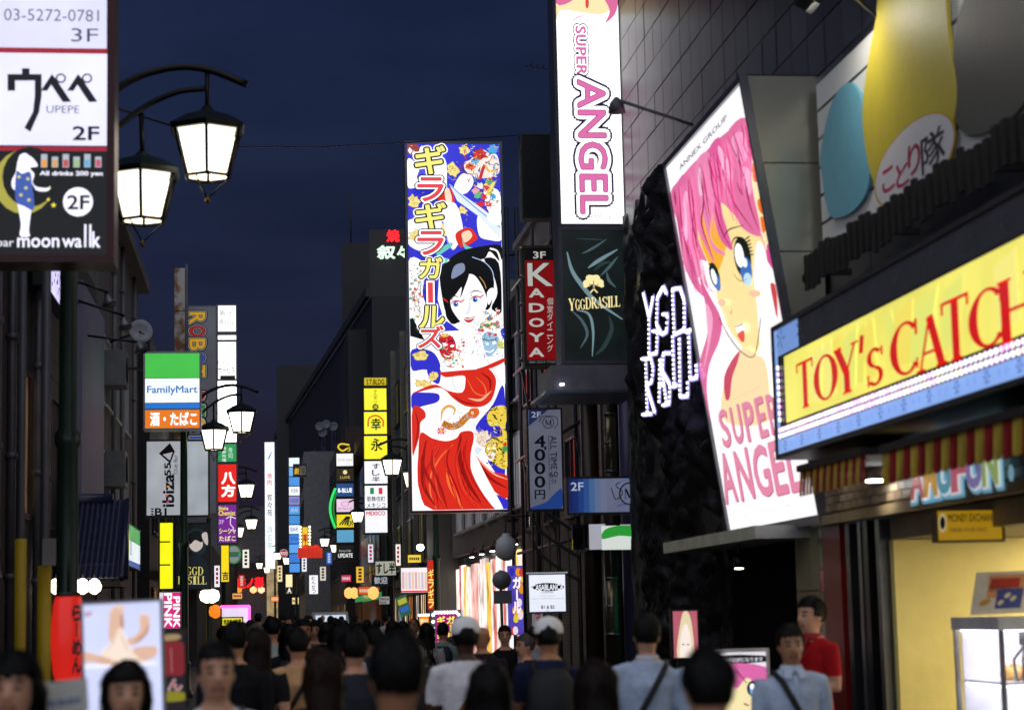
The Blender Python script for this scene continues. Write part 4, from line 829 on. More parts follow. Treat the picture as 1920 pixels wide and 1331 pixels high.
S.poly([(292, 350), (340, 345), (450, 335), (530, 330), (600, 320), (650, 370), (660, 430), (630, 530), (560, 575), (460, 570), (380, 520), (330, 470), (270, 450), (110, 490), (200, 445), (270, 430), (350, 470), (440, 480), (460, 400), (440, 370), (330, 382)], RED, 3); S.poly([(530, 330), (600, 305), (715, 255), (715, 280), (620, 325)], RED); S.line([(470, 390), (520, 480), (590, 500), (585, 440), (530, 380)], 9, RL, taper=True); S.line([(480, 520), (560, 530), (630, 470)], 16, E('f4b090'), taper=True); S.line([(560, 350), (620, 400), (620, 480)], 14, RDD, taper=True); S.line([(380, 500), (450, 545), (540, 560)], 10, RDD, taper=True)
S.line([(310, 680), (360, 705), (420, 690), (470, 640), (520, 610)], 44, E('c87a28')); S.poly([(490, 590), (540, 585), (550, 620), (520, 650), (480, 640)], E('d8682a')); S.line([(300, 670), (310, 600), (350, 570), (390, 590), (380, 630)], 20, E('e0a850'), taper=True); S.oval(505, 615, 8, 8, WH); S.oval(505, 615, 4, 4, BK)
for k in range(9): S.line([(318+k*20, 668+8*math.sin(k)-(k*5 if k > 4 else 0)), (330+k*20, 706-(k*7 if k > 4 else 0))], 4, E('8a4412', .6), 0)
for k in range(8): a = k*math.pi/4; S.line([(300, 732), (300+30*math.cos(a), 732+26*math.sin(a))], 12, E('d84860' if k % 2 else 'e8a8b0'), 0)
S.oval(300, 732, 9, 9, E('e8c840')); S.line([(190, 690), (230, 640), (280, 620), (250, 700), (280, 740)], 3, E('a8c8d8'))
hatch(230, 570, 560, 760, 50, ('b8d0dc', 'd8e0e8', 'c8a890', 'a8c0d0'), 3, 40, 11)
S.poly([(112, 590), (180, 590), (200, 640), (165, 680), (160, 760), (130, 860), (112, 880)], RED); S.line([(130, 600), (150, 700), (130, 840)], 10, RDD, taper=True)
S.poly([(165, 745), (240, 780), (330, 800), (400, 780), (430, 740), (500, 735), (515, 780), (495, 880), (500, 980), (560, 1120), (665, 1248), (245, 1248), (160, 1130), (145, 1000), (150, 900)], RED, 3)
for q, w, m in (([(380, 820), (300, 900), (235, 1020), (230, 1140), (270, 1245)], 12, RL), ([(200, 800), (180, 950), (190, 1100), (260, 1220)], 26, RDD), ([(430, 760), (420, 900), (470, 1060), (560, 1200)], 30, RDD), ([(340, 960), (360, 1080), (440, 1240)], 34, RL), ([(290, 860), (200, 1000), (190, 1120)], 16, E('b81c14')), ([(470, 780), (455, 900), (500, 1040), (600, 1200)], 16, E('b81c14')), ([(280, 1000), (290, 1120), (340, 1240)], 20, E('b81c14'))): S.line(q, w, m, 6, True)
S.poly([(515, 880), (560, 930), (640, 1000), (735, 1030), (735, 1170), (650, 1130), (580, 1030)], RED); S.line([(540, 930), (620, 1040), (735, 1110)], 18, RDD, taper=True); S.line([(530, 910), (640, 1010), (735, 1050)], 8, E('f8c8a0'), taper=True)
S.poly([(505, 890), (520, 880), (600, 1040), (710, 1248), (660, 1248), (560, 1120), (495, 980)], SKN)
blob(570, 780, 50, 60, E('efe0d0'), out=E('c8a890')); blob(540, 860, 30, 34, E('d8e4f0'))
S.poly([(600, 640), (640, 580), (715, 570), (735, 640), (720, 700), (735, 790), (735, 960), (700, 980), (640, 940), (590, 880), (590, 820), (640, 780), (700, 760), (680, 700), (620, 700)], E('e8cc4a'))
for k in range(12): r = random.Random(k); x = 610+r.random()*110; y = 590+r.random()*340; S.line([(x, y), (x+22, y+8+r.random()*14)], 9, BK, 0)
blob(630, 850, 44, 42, E('ecd468'), out=E('3a3010', .3)); S.oval(610, 850, 9, 6, WH); S.oval(645, 846, 9, 6, WH); S.poly([(600, 885), (650, 875), (640, 925), (610, 925)], E('f4ece0')); blob(625, 905, 16, 12, E('c82a20')); blob(715, 850, 22, 26, E('3a9a4a')); blob(715, 820, 18, 16, E('d02a30'))
hatch(590, 570, 735, 960, 90, ('141008', '141008', 'f4e8b0', 'c89a28', '8a6a18'), 6, 30, 12); hatch(530, 720, 620, 860, 36, ('c8a890', 'e8d8c8', 'a88a78'), 3, 30, 13)
for q in range(16): r = random.Random(q+300); x = 180+r.random()*420; S.line([(x, 790+r.random()*60), (x-30+r.random()*40, 950), (x+r.random()*60, 1120), (x+60+r.random()*80, 1240)], 5+r.random()*9, E(r.choice(('b01a12', 'e2452a', 'c8241a', '9c1410')), .95), 6, True) if 190 < x < 460 else None
S.crop(0, 0, 1)
for i, (ch, b_) in enumerate((('ギ', (777, 279, 829, 330)), ('ラ', (781, 338, 827, 381)), ('ギ', (778, 385, 831, 432)), ('ラ', (781, 438, 827, 481)), ('ガ', (785, 487, 825, 525)), ('ル', (785, 577, 829, 618)), ('ズ', (783, 614, 827, 655)))):
    y_ = ch in 'ギガル'
    S.outlined(ch, *b_, [(.11, WH if y_ else BK), (.075, BK if y_ else WH), (.025, E('f2e97a') if y_ else E('e0424a'))], slant=.06)
S.rect(796, 528, 815, 576, BK); S.rect(798, 530, 813, 574, WH); S.rect(801, 533, 810, 571, E('e0424a'))
S.done('artwork')
# ---- yellow and white stacked sign, black stacked sign
def stack(name, label, x0, y0, x1, y1, Y, cells, depth=.4, group=None, frame='24242a'):
    S = Sign.facing(name, label, x0, y0, x1, y1, Y, group=group); S.cabinet(depth, mt(frame, .4, .5), .04)
    for (a, b, c, s) in cells: S.facepx(em(c, s, .06), x0, a, x1, b-1.5)
    return S
S = stack('yellow_stack_sign', 'tall stacked sign of yellow and white boxes topped by a building name', 683, 708, 726, 1000, 80, [(708, 724, 'd8c020', .8), (728, 770, 'f4ee38', 1.05), (772, 815, 'f4ee38', 1.05), (817, 862, 'f2ea30', 1.05), (864, 908, 'f2f2fa', 1.1), (910, 954, 'f2f2fa', 1.05), (956, 1000, 'f0f0fa', 1.05)])
K = E('16120c', .05); S.text('S.T.BLDG.', 687, 711, 722, 721, K, .02); S.column('ホルモン', 700, 730, 708, 756, K); S.oval(704, 763, 6, 6, K); S.text('焼', 700, 759, 708, 767, E('f4ee38')); S.line([(690, 800), (692, 784), (706, 779), (718, 788), (718, 800)], 3, E('d8602a')); S.text('幸', 696, 784, 714, 806, K, .02); S.text('永', 696, 822, 716, 845, K, .02); S.column('すし半', 698, 868, 712, 904, K, .02); S.rect(694, 914, 701, 926, E('1f8a4a')); S.rect(710, 914, 717, 926, E('d83a3a')); S.text('歌舞伎町', 688, 930, 722, 940, K, .01); S.text('メキシコ', 688, 942, 722, 952, K, .01); S.text('MEXICO', 687, 958, 722, 966, E('d0282a'), .03); S.done()
S = stack('black_stack_sign', 'stacked club sign of dark, blue, pink and yellow boxes on the metal clad building', 631, 830, 663, 1050, 98, [(830, 847, '0a0a0c', .3), (850, 875, 'f0eef0', 1.0), (878, 903, '3a3320', .5), (906, 932, '28508a', .8), (935, 961, 'e8c8e0', 1.0), (964, 990, 'e8d020', 1.0), (993, 1018, '5aa0c8', .9), (1022, 1050, '101012', .3)])
S.line([(655, 834), (640, 832), (634, 838), (642, 845), (652, 840)], 3, E('e8c820')); S.text('3', 652, 838, 657, 846, E('e8c820')); S.text('club juni', 634, 858, 660, 866, E('a8a0a0')); S.text('LUXE', 638, 892, 656, 897, E('d8b860')); S.oval(647, 885, 4, 4, E('e8d8a0')); S.text('B-BLUE', 634, 915, 660, 923, E('f4f8ff', 1.1), .03); S.text('PRETTY PINK FACTORY', 634, 951, 660, 956, E('8a4a80')); S.oval(647, 944, 8, 5, E('d890b8')); S.oval(647, 944, 6, 3.5, E('e8c8e0'))
for k in range(4): S.line([(636+k*5, 984), (650+k*2, 968)], 2.4, K, 0)
S.text('RUN', 650, 976, 661, 986, K, .03); S.text('Dining Cafe', 636, 1030, 658, 1035, E('d8d8d8', .7)); S.text('UPDATE', 634, 1037, 661, 1045, E('f0f0f0', .9), .02); S.done()
S = stack('blue_stack_sign', 'far stacked sign of pale blue lit boxes beside the small black signboard', 542, 858, 562, 1075, 128, [(858+i*18, 876+i*18, c, s) for i, (c, s) in enumerate((('e0eef8', 1.1), ('6aa8e0', 1.0), ('4a90d8', 1.0), ('f0f4f8', 1.1), ('8a88c8', .9), ('4a98e0', 1.0), ('3f8ad0', 1.0), ('e0ecf8', 1.1), ('3a80d8', 1.0), ('5aa0e8', 1.0), ('3a78d0', 1.0), ('4a90e0', 1.0)))])
for k in (3, 4, 5, 7, 8): S.text(('焼鳥', 'DINING', 'BAR', '居酒屋', 'KARAOKE')[k % 5], 545, 862+k*18, 559, 870+k*18, E('2a4a90' if k != 5 else 'f0f4ff', .6))
S.done()
S = Sign.facing('white_tower_sign', 'tall narrow white lit sign with red and black characters down its face', 497, 829, 515, 1066, 140); S.cabinet(.4, mt('8a8a90', .4), .03).face(em('f6f8ff', 1.15, .05)); S.poly([(501, 862), (508, 848), (510, 846), (506, 858)], E('3a78c8'), 2); S.column('焼肉', 501, 886, 510, 910, E('c8283a'), .01); S.column('叙々苑', 501, 925, 510, 968, K, .01); S.column('游玄亭', 501, 985, 511, 1030, E('6ab0a0', .9)); S.done()
S = Sign.facing('small_black_sign', 'small black signboard with yellow emblem beside the pale blue stacked sign', 550, 870, 574, 893, 118); S.cabinet(.3, BLACKM, .02).face(em('0a0a0a', .2)); S.text('BLACK SUN', 562, 873, 573, 890, E('b0a890', .4)); S.text('劇', 552, 877, 560, 889, E('e0b020', .9), .02); S.done()
# roof characters on the dark tower
def neon(name, label, body, px, py, w, h, Y, m, off=.03):
    S = Sign.facing(name, label, px, py, px+w, py+h, Y); S.text(body, px, py, px+w, py+h, m, off); fr = MB()
    for q in (0, 1): fr.tube([S.P(S.W*q, 0, -.05), S.P(S.W*q, S.H, -.05)], .03, WIRE, 6)
    fr.build('support', S.root); S.done('glowing_character'); return S
neon('rooftop_character', 'red neon character on the dark tower roof', '焼', 726, 432, 22, 21, 131, em('ff1a22', 1.6), .05)
neon('rooftop_character', 'pale green white character on the dark tower, left of its pair', '叙', 708, 461, 32, 24, 131, em('d8f4dc', 1.1), .04)
neon('rooftop_character', 'small pale green repeat mark character next to the billboard edge', '々', 745, 462, 18, 22, 131, em('d8f4dc', 1.1), .04)
neon('red_neon_sign', 'red neon characters across the dark front at the end of the street', '遊ノ彩', 444, 1082, 50, 20, 202, em('ff1420', 2.0), .05)
# arcade signs
XT = 4.2; TLp = atx(1452, 622, XT); BLp = atx(1460, 853, XT); y1 = (TLp.y+BLp.y)/2; y0 = 9.4
S = Sign('arcade_sign', 'long yellow lit arcade sign with red serif lettering and a blue patterned border', (XT, y1, BLp.z), (0, -1, 0), (0, 0, 1), y1-y0, TLp.z-BLp.z)
S.cabinet(.75, mt('26262c', .4, .5), .04)
yl = S.uv(1470, 669); yb = S.uv(1477, 792); U0 = yl[0]; V1 = yl[1]; V0 = yb[1]
S.face(em('8fb4f6', .85, .06), 0, 0, S.W, V0-.12, 'blue_border'); S.face(em('8fb4f6', .85, .06), 0, V0-.12, .09, S.H, 'blue_border'); S.face(em('7fa4ea', .7, .06), .092, S.H-.22, .75, S.H, 'blue_border'); S.face(mt('4a4a56', .5), .752, S.H-.22, S.W, S.H, 'grey_border')
S.face(mt('1a1a20', .4), .092, V1+.002, S.W, S.H-.222, 'dark_band'); S.face(mt('141418', .4), .092, V0-.118, S.W, V0-.002, 'bulb_channel'); S.face(mt('141418', .4), .092, V0, U0-.002, V1, 'bulb_channel')
for i in range(5): a = U0+(S.W-U0)*i/5; b = U0+(S.W-U0)*(i+1)/5; S.face(em('f2e86a', .95, .1), a+.003, V0, b-.003, V1, 'lit_face')
PA = [E('e8e062', .95), E('f2de60', .95), E('e4e670', .95), E('f4ea7c', .95)]
for i in range(16):
    r = random.Random(i+3); u = U0+.1+(S.W-U0-.5)*r.random(); v = V0+.08; w = .12+.3*r.random(); sl_ = r.uniform(-.3, .3); S.polyuv([(u, v), (u+w, v), (u+w+sl_, V1-.04), (u+sl_*.6, V1-.1)], PA[i % 4])
RT = E('d01012', .9)
c6 = lambda x, y: (1440+x/2.61, 450+y/2.61)
for ch, x0_, x1_, yb0, yt1 in (('T', 150, 222, 835, 570), ('O', 232, 342, 805, 532), ('Y', 335, 445, 772, 480), ("'", 450, 474, 560, 460), ('s', 494, 565, 728, 508), ('C', 608, 733, 690, 372), ('A', 735, 872, 660, 330), ('T', 864, 985, 612, 250), ('C', 995, 1150, 562, 200), ('H', 1143, 1330, 522, 120)):
    ax, ay = c6(x0_, yb0); bx_, by_ = c6(x1_, yt1); S.put(serif_mesh(ch, 1.15), ax, by_, bx_, ay, RT, name='letter')
FL = E('2a50b8', .7)
for i in range(14):
    S.split = False
    u = .25+i*.52; v = (V0-.12)/2; rs = v*.85/.11
    for k in range(6): a = k*math.pi/3; S.polyuv([(u+.02*rs*math.cos(a), v+.02*rs*math.sin(a)), (u+.09*rs*math.cos(a-.25), v+.09*rs*math.sin(a-.25)), (u+.11*rs*math.cos(a), v+.11*rs*math.sin(a)), (u+.09*rs*math.cos(a+.25), v+.09*rs*math.sin(a+.25))], FL if k % 2 == 0 else E('1a3a90', .5))
    S.flush('border_flower'); S.split = True
    for k in (-.6, .6): S.polyuv([(u+.26+k*.1+.07*rs*.6*math.cos(t)*1.0, v+.07*rs*.6*math.sin(t)) for t in [j*.628 for j in range(10)]], E('4a7ad8', .8)); S.polyuv([(u+.26+k*.1+.055*rs*.6*math.cos(t), v+.055*rs*.6*math.sin(t)) for t in [j*.628 for j in range(10)]], E('8fb4f6', .85))
    S.flush('border_flower')
for i in range(10):
    S.flush('border_flower'); u = .35+i*.62; v = S.H-.11
    for k in range(5): a = k*math.pi/2.5; S.polyuv([(u, v), (u+.13*math.cos(a-.08), v+.07*math.sin(a-.08)), (u+.15*math.cos(a), v+.09*math.sin(a)), (u+.13*math.cos(a+.08), v+.07*math.sin(a+.08))], E('22263a', .1))
root = S.done(); bu = [em(c, 2.2) for c in ('f6eaff', 'ffd8f4', 'e0e4ff', 'f0b8f0', 'fff4e0')]
n = int((S.W-.2)/.085)
for j in range(2):
    q = MB()
    for i in range(n): c = S.P(.13+i*.085, V0-.095+j*.05, .012); q.lathe(c, [(.004, .018), (.017, .012), (.019, 0)], random.choice(bu), 6, axis=S.N)
    o = q.build('bulb_row', root); o['kind'] = 'stuff'
q = MB()
for i in range(9): q.lathe(S.P(.14, V0+.04+i*(V1-V0-.06)/9, .012), [(.004, .018), (.017, .012), (.019, 0)], random.choice(bu), 6, axis=S.N)
o = q.build('bulb_row', root); o['kind'] = 'stuff'
# striped awning valances
def valance(name, label, pxl, pyl, Xv, ylen, nst, h):
    a = atx(pxl, pyl, Xv); T = thing(name, label, 'awning', (Xv, a.y-ylen/2, a.z-h)); w = ylen/nst
    for i in range(nst):
        y = a.y-(i+1)*w; m = mt('a81818', .7) if i % 2 else mt('d8b840', .7); q = MB(); N = 5
        for k in range(N): y0_ = y+w*k/N; y1_ = y+w*(k+1)/N; d0 = .02*math.sin(math.pi*k/N*1.0); d1 = .02*math.sin(math.pi*(k+1)/N); z0 = a.z-h-.03*math.sin(math.pi*(k+.5)/N); q.face([(Xv-d0, y1_, z0), (Xv-d0, y0_, z0), (Xv, y0_, a.z), (Xv, y1_, a.z)], m); q.face([(Xv-d0+.01, y0_, z0), (Xv-d0+.01, y1_, z0), (Xv+.01, y1_, a.z), (Xv+.01, y0_, a.z)], m)
        q.build('stripe', T)
    MB().box((Xv-.03, a.y-ylen, a.z), (Xv+.5, a.y, a.z+.05), mt('2a2422', .6)).build('awning_bar', T)
valance('striped_awning', 'short red and yellow striped awning left of the shop light under the arcade sign', 1500, 885, 4.25, 1.75, 18, .17)
valance('striped_awning', 'long red and yellow striped awning along the shop front right of the light', 1655, 850, 4.25, 4.6, 30, .19)
o = MB().lathe(at(1640, 885, 15.2)-Vector((0, 0, .06)), [(.02, .13), (.06, .1), (.075, .0)], WHITEP, 12).build('shop_light', None, 'small bright shop light between the striped awnings', 'lamp'); p = at(1640, 885, 15.2)-Vector((0, 0, .075)); q = MB().lathe(p, [(.07, 0), (.07, .012)], em('ffffff', 40), 12).build('lamp_glass', o)
# bubble letter sign on the brick band
S = Sign('bubble_letter_sign', 'pastel bubble letter sign on the tiled band over the shop opening', (4.85, atx(1716, 945, 4.85).y, atx(1716, 948, 4.85).z), (0, -1, 0), (0, 0, 1), atx(1716, 945, 4.85).y-atx(1905, 900, 4.85).y, .36)
pc = ['c86a70', 'd0a048', '5aa8c0', 'd06a80', '8a80c0', 'a8c078']
for i, ch in enumerate('AMUFUN'):
    u0_ = .04+i*S.W*.148; u1_ = u0_+S.W*.13
    for off, m, hh in ((.16, em('7ab8d8', .45), 0), (.1, em('e8eef0', .5), .01), (.05, em(pc[i], .5), .02)):
        vs_, fs_ = glyph_mesh(ch, off); rv = glyph_mesh(ch, 0)[0]; xa = min(v[0] for v in rv); xb = max(v[0] for v in rv); za = min(v[1] for v in rv); zb2 = max(v[1] for v in rv); S.pr.faces([S.P(u0_+(x-xa)/(xb-xa)*(u1_-u0_), .06+(y-za)/(zb2-za)*.26, .02+hh) for x, y in vs_], fs_, m)
S.polyuv([(S.W-.07+.05*math.cos(t*.6), .1+.06*math.sin(t*.6)) for t in range(10)], em('8fc0d8', .45)); S.done('bubble_letters')
for q in range(3): MB().obox(S.P(.1+q*S.W*.35, .1, -.05), S.U*.05, S.V*.05, S.N*.07, GREYM).build('bracket', S.root)
S = Sign.facing('exchange_sign', 'yellow money exchange sign hanging over the shop opening', 1757, 957, 1878, 1012, 13.4); S.cabinet(.08, mt('5a4a20', .5), .015).face(em('c89a18', .5)); KB = E('1c1c30', .08); S.text('MONEY EXCHANGE', 1778, 962, 1872, 978, KB, .015); S.text('外貨両替 外币兑换 외화환전', 1780, 988, 1850, 998, KB); S.oval(1767, 980, 8, 18, E('d8c890', .5)); S.oval(1767, 980, 5, 12, KB); S.done()
S = Sign('notice_plate', 'small red notice plate with white characters on the stone pillar', (4.96, atx(1540, 1110, 4.96).y, atx(1540, 1110, 4.96).z), (0, -1, 0), (0, 0, 1), .26, .22); S.face(mt('b01820', .4), h=.01); S.text('防犯カメラ', 1542, 1070, 1556, 1108, mt('e8e0e0', .5), .01, rot=90); S.done()
# board shapes: plain coloured panels (pictures on them are left out) with the lettered oval
def board(name, label, pts, m, x=4.9, th=.03, cat='panel'):
    P = [atx(1440+a/2.773, b/2.773, x) for a, b in pts]; P2 = smooth_closed([Vector((p.y, p.z)) for p in P], 5); tri = tessellate_polygon([[Vector((p.x, p.y, 0)) for p in P2]]); q = MB(); n = len(P2)
    q.faces([(x-th, p.x, p.y) for p in P2], [t if (Vector((0, 0, 0)) or True) else t for t in tri], m); q.faces([(x, p.x, p.y) for p in P2]+[(x-th, p.x, p.y) for p in P2], [(i, (i+1) % n, n+(i+1) % n, n+i) for i in range(n)], m)
    return q.build(name, None, label, cat)
board('wall_panel', 'tall plain yellow rounded panel on the white perforated boards', [(620, -140), (900, -180), (960, 200), (1000, 480), (970, 700), (930, 900), (700, 1050), (570, 960), (510, 640), (530, 380), (580, 100)], mt('cdbb3c', .5, var=.06))
board('wall_panel', 'small plain pale blue rounded panel at the left end of the perforated boards', [(300, 930), (290, 800), (340, 560), (420, 436), (490, 480), (520, 640), (548, 880), (520, 1020), (440, 1110), (350, 1130), (315, 1040)], mt('6fb2c6', .5, var=.06), 4.905)
board('wall_panel', 'plain dark grey rounded panel at the right edge above the railing', [(990, 180), (1040, 0), (1120, -80), (1290, -60), (1400, 100), (1400, 420), (1300, 600), (1120, 700), (1010, 660), (985, 420)], mt('55544e', .5, var=.06), 4.905)
pL, pR = atx(1440+552/2.773, 960/2.773, 4.865), atx(1440+978/2.773, 690/2.773, 4.865); pT, pB = atx(1440+765/2.773, 622/2.773, 4.865), atx(1440+765/2.773, 1050/2.773, 4.865)
S = Sign('lettered_oval', 'white oval plaque with red and black brush characters on the yellow panel', (4.865, pL.y, pB.z), (0, -1, 0), (0, 0, 1), pL.y-pR.y, pT.z-pB.z)
S.crop(1440, 0, 2.773)
ov = lambda k: [(S.W/2+S.W/2*k*math.cos(t*.2513), S.H/2+S.H/2*k*math.sin(t*.2513)) for t in range(25)]
S.polyuv(ov(1.0), mt('c8a030', .5)); S.polyuv(ov(.96), mt('d8d6d8', .5, var=.05))
S.text('こ', 600, 855, 655, 1015, mt('b01c48', .5), .02); S.text('と', 672, 825, 728, 990, mt('b01c48', .5), .02); S.text('り', 735, 725, 790, 925, mt('b01c48', .5), .02); S.text('隊', 805, 640, 915, 915, mt('2a2228', .5), .015); S.done('plaque')
# arcade: claw machine and poster on it
c0 = at(1790, 1331, 14.4); cm = thing('claw_machine', 'glass sided claw machine glowing white inside the arcade opening', 'claw machine', (c0.x+.5, 14.0, .11))
x0_, x1_, ya2, yb2 = c0.x, c0.x+1.1, 13.4, 14.35; zt2 = at(1800, 1158, 13.5).z; wm = mt('d8d8dc', .35)
MB().box((x0_, ya2, .11), (x1_, yb2, .75), wm).build('cabinet', cm); MB().box((x0_-.01, ya2-.01, zt2-.09), (x1_+.01, yb2+.01, zt2), wm).build('top_case', cm)
MB().box((x0_+.04, ya2+.04, zt2-.1), (x1_-.04, yb2-.04, zt2-.091), em('f4f2ff', 5)).build('case_lamp', cm)
for a, b in ((x0_, ya2), (x1_-.03, ya2), (x0_, yb2-.03), (x1_-.03, yb2-.03)): MB().box((a, b, .75), (a+.03, b+.03, zt2-.09), STEEL).build('corner_post', cm)
for a in ((x0_+.03, ya2+.005, x1_-.03, ya2+.011), (x0_+.005, ya2+.03, x0_+.011, yb2-.03)): MB().box((a[0], a[1], .75), (a[2], a[3], zt2-.09), clearm()).build('glass_pane', cm)
MB().box((x0_+.05, yb2-.05, .75), (x1_-.05, yb2-.04, zt2-.1), mt('d8d8e0', .5)).build('back_board', cm); zsh = at(1800, 1280, 13.6).z; MB().box((x0_+.05, ya2+.05, zsh-.02), (x1_-.05, yb2-.05, zsh), mt('d0d0d8', .3)).build('shelf', cm)
MB().box((x0_+.06, ya2+.06, zsh-.035), (x1_-.06, yb2-.06, zsh-.022), em('f4f2ff', 4)).build('shelf_fill_glow', cm)  # glow added under the shelf to brighten the shaded lower case
cl = MB(); cc = Vector((x0_+.25, 13.6, zt2-.2)); cl.tube([cc+Vector((0, 0, .1)), cc], .04, mt('2a2a30', .4))
for k in range(3): a = k*2.1; d = Vector((math.cos(a), math.sin(a), 0)); cl.tube([cc, cc+d*.1-Vector((0, 0, .1)), cc+d*.08-Vector((0, 0, .24)), cc+d*.02-Vector((0, 0, .28))], .012, mt('44464c', .3, .8), 6)
cl.build('claw', cm)
for i in range(22):
    r = random.Random(i); c = Vector((x0_+.12+r.random()*.9, 13.5+r.random()*.5, zsh+.0)); s = r.uniform(.04, .065)
    q = MB().lathe(c, [(s*.5, 0), (s, s*.5), (s*.9, s*1.2), (s*.5, s*1.6), (.01, s*1.75)], mt(r.choice(('e08030', 'e8b050', 'd84a30', 'f0d8a0', 'c86a40')), .7), 10); q.tube([c+Vector((-s*.4, 0, s*1.5)), c+Vector((-s*.5, 0, s*2.0))], s*.2, mt('e8b050', .7), 6); q.tube([c+Vector((s*.4, 0, s*1.5)), c+Vector((s*.5, 0, s*2.0))], s*.2, mt('e8b050', .7), 6)
    q.build('plush_toy', None, 'plush toy heaped on the claw machine shelf', 'plush toy', 'plush toys in the claw machine')
for i in range(7):
    c = Vector((x0_+.1+i*.14, 13.55, .76)); q = MB().box(c, c+Vector((.11, .16, .16+.03*(i % 3))), mt(('3a3a48', '4a5a9a', '6a6a70', 'c8c8d0')[i % 4], .4)); q.box(c+Vector((.01, -.004, .03)), c+Vector((.1, 0, .12)), mt('c8a860', .4)); q.build('prize_box', None, 'boxed prize with a gold label standing in the claw machine base', 'box', 'boxed prizes in the claw machine')
S = Sign('machine_poster', 'tilted white and orange poster standing on top of the claw machine', at(1818, 1153, 13.6), Vector((1, 0, .02)), Vector((.28, .15, 1)), .4, .31); S.face(mt('e8e0d0', .5), h=.008); S.crop(1440, 900, 3.0875)
S.rect(1235, 615, 1440, 700, mt('e8a070', .5)); S.rect(1240, 628, 1410, 644, mt('c03018', .5)); S.text('Easy setup', 1240, 655, 1370, 672, mt('302018', .5), .01); S.rect(1305, 700, 1445, 785, mt('3a4a9a', .5)); S.oval(1360, 720, 18, 16, mt('e8dcc0', .5)); S.oval(1330, 755, 18, 16, mt('e8dcc0', .5)); S.oval(1400, 750, 18, 16, mt('e8dcc0', .5)); S.oval(1236, 725, 32, 20, mt('d8a040', .5)); S.done()
# standing boards by the rock wall
S = Sign.facing('portrait_board', 'lit pink portrait board of a fair haired person against the rock wall', 1262, 1145, 1308, 1232, 20.5); S.cabinet(.1, BLACKM, .02).face(em('c8687a', .75, .2)); S.poly([(1285, 1143), (1296, 1165), (1300, 1232), (1270, 1232), (1276, 1165)], E('e8d8b0', .9)); S.poly([(1285, 1168), (1294, 1190), (1294, 1232), (1276, 1232), (1277, 1190)], E('f4e4dc', 1.0)); S.line([(1279, 1208), (1283, 1207)], 2, E('5a3a30', .3), 0); S.line([(1288, 1207), (1292, 1208)], 2, E('5a3a30', .3), 0); S.done()
MB().box((S.O.x+.05, 20.55, 0), (S.O.x+S.W-.05, 20.62, S.O.z), BLACKM).build('stand', S.root)
S = Sign.facing('reception_board', 'lit reception board with a drawn pink haired face at the entrance', 1333, 1222, 1438, 1372, 15.5); S.cabinet(.12, mt('b8b8bc', .4, .4), .025).face(em('e8e6f0', .9, .06)); S.poly([(1350, 1228), (1432, 1228), (1436, 1240), (1352, 1244)], E('1c1c28', .1), 2); S.text('受付は2Fになります', 1354, 1231, 1430, 1241, E('f0f0f8', .9), .01)
S.rect(1333, 1248, 1438, 1372, E('f6e6b0', .9)); S.poly([(1333, 1250), (1438, 1250), (1438, 1300), (1420, 1285), (1400, 1270), (1380, 1290), (1350, 1270), (1340, 1330), (1333, 1330)], E('d868a8', .9)); S.oval(1412, 1290, 12, 15, E('2a3a6a', .3)); S.oval(1414, 1294, 8, 10, E('7ab8e8', .9)); S.oval(1410, 1286, 4, 5, WH); S.line([(1394, 1318), (1404, 1322)], 3, E('b03030', .6)); S.line([(1380, 1255), (1400, 1280)], 2, E('9a2a60', .6)); S.done()
MB().box((S.O.x+.1, 15.53, 0), (S.O.x+S.W-.1, 15.6, S.O.z), GREYM).build('stand', S.root)
# shopfront details under the tall billboard
S = Sign.facing('price_board', 'white lit menu board with rows of small print beside the shopfront', 752, 1064, 801, 1110, 62); S.cabinet(.2, GREYM, .02).face(em('efe8ea', 1.0, .1))
for i in range(8): S.rect(754+i*6, 1072, 758+i*6, 1104, E(('d8b0b8', 'e0d0c8', 'c8c0d8', 'e8c8a8')[i % 4], .9))
S.rect(752, 1106, 801, 1110, E('d84050', .9)); S.done()
S = Sign.facing('red_katakana_banner', 'narrow red banner with yellow katakana beside the lamp post', 802, 1050, 814, 1142, 60); S.face(em('c82a20', .8), h=.05); S.column('ギラギラ', 803, 1066, 813, 1140, E('f0e060', 1.0), .03); S.done()
S = Sign.facing('bulb_frame_sign', 'magenta sign with yellow katakana inside a frame of round bulbs', 817, 1152, 856, 1240, 42); S.cabinet(.3, mt('8a888c', .4), .1).face(em('b0187a', .8)); S.column('ギラギラ', 820, 1154, 834, 1216, E('f4ee60', 1.0), .04); S.column('ガールズ', 838, 1154, 852, 1216, E('f4ee60', 1.0), .04); S.rect(817, 1224, 830, 1240, E('e8d820', 1.0)); q = S.done()
for k in range(8):
    for uu, vv in ((S.W*k/7, S.H+.05), (-.05, S.H*k/7), (S.W+.05, S.H*k/7)): MB().lathe(S.P(uu, vv, .02), [(.035, 0), (.035, .02), (.01, .045)], em('ffffff', 2.5), 8, axis=S.N).build('bulb', q)
S = Sign.facing('reception_plate', 'small orange reception plate under round bulbs', 786, 1156, 804, 1172, 55); S.cabinet(.1, GREYM, .03).face(em('f09030', 1.0)); S.text('受付', 788, 1160, 802, 1169, E('fff4c0', 1.0), .02); q = S.done()
for k in range(5): MB().lathe(S.P(S.W*k/4, S.H+.05, .02), [(.04, 0), (.03, .04)], em('ffffff', 2), 8, axis=S.N).build('bulb', q)
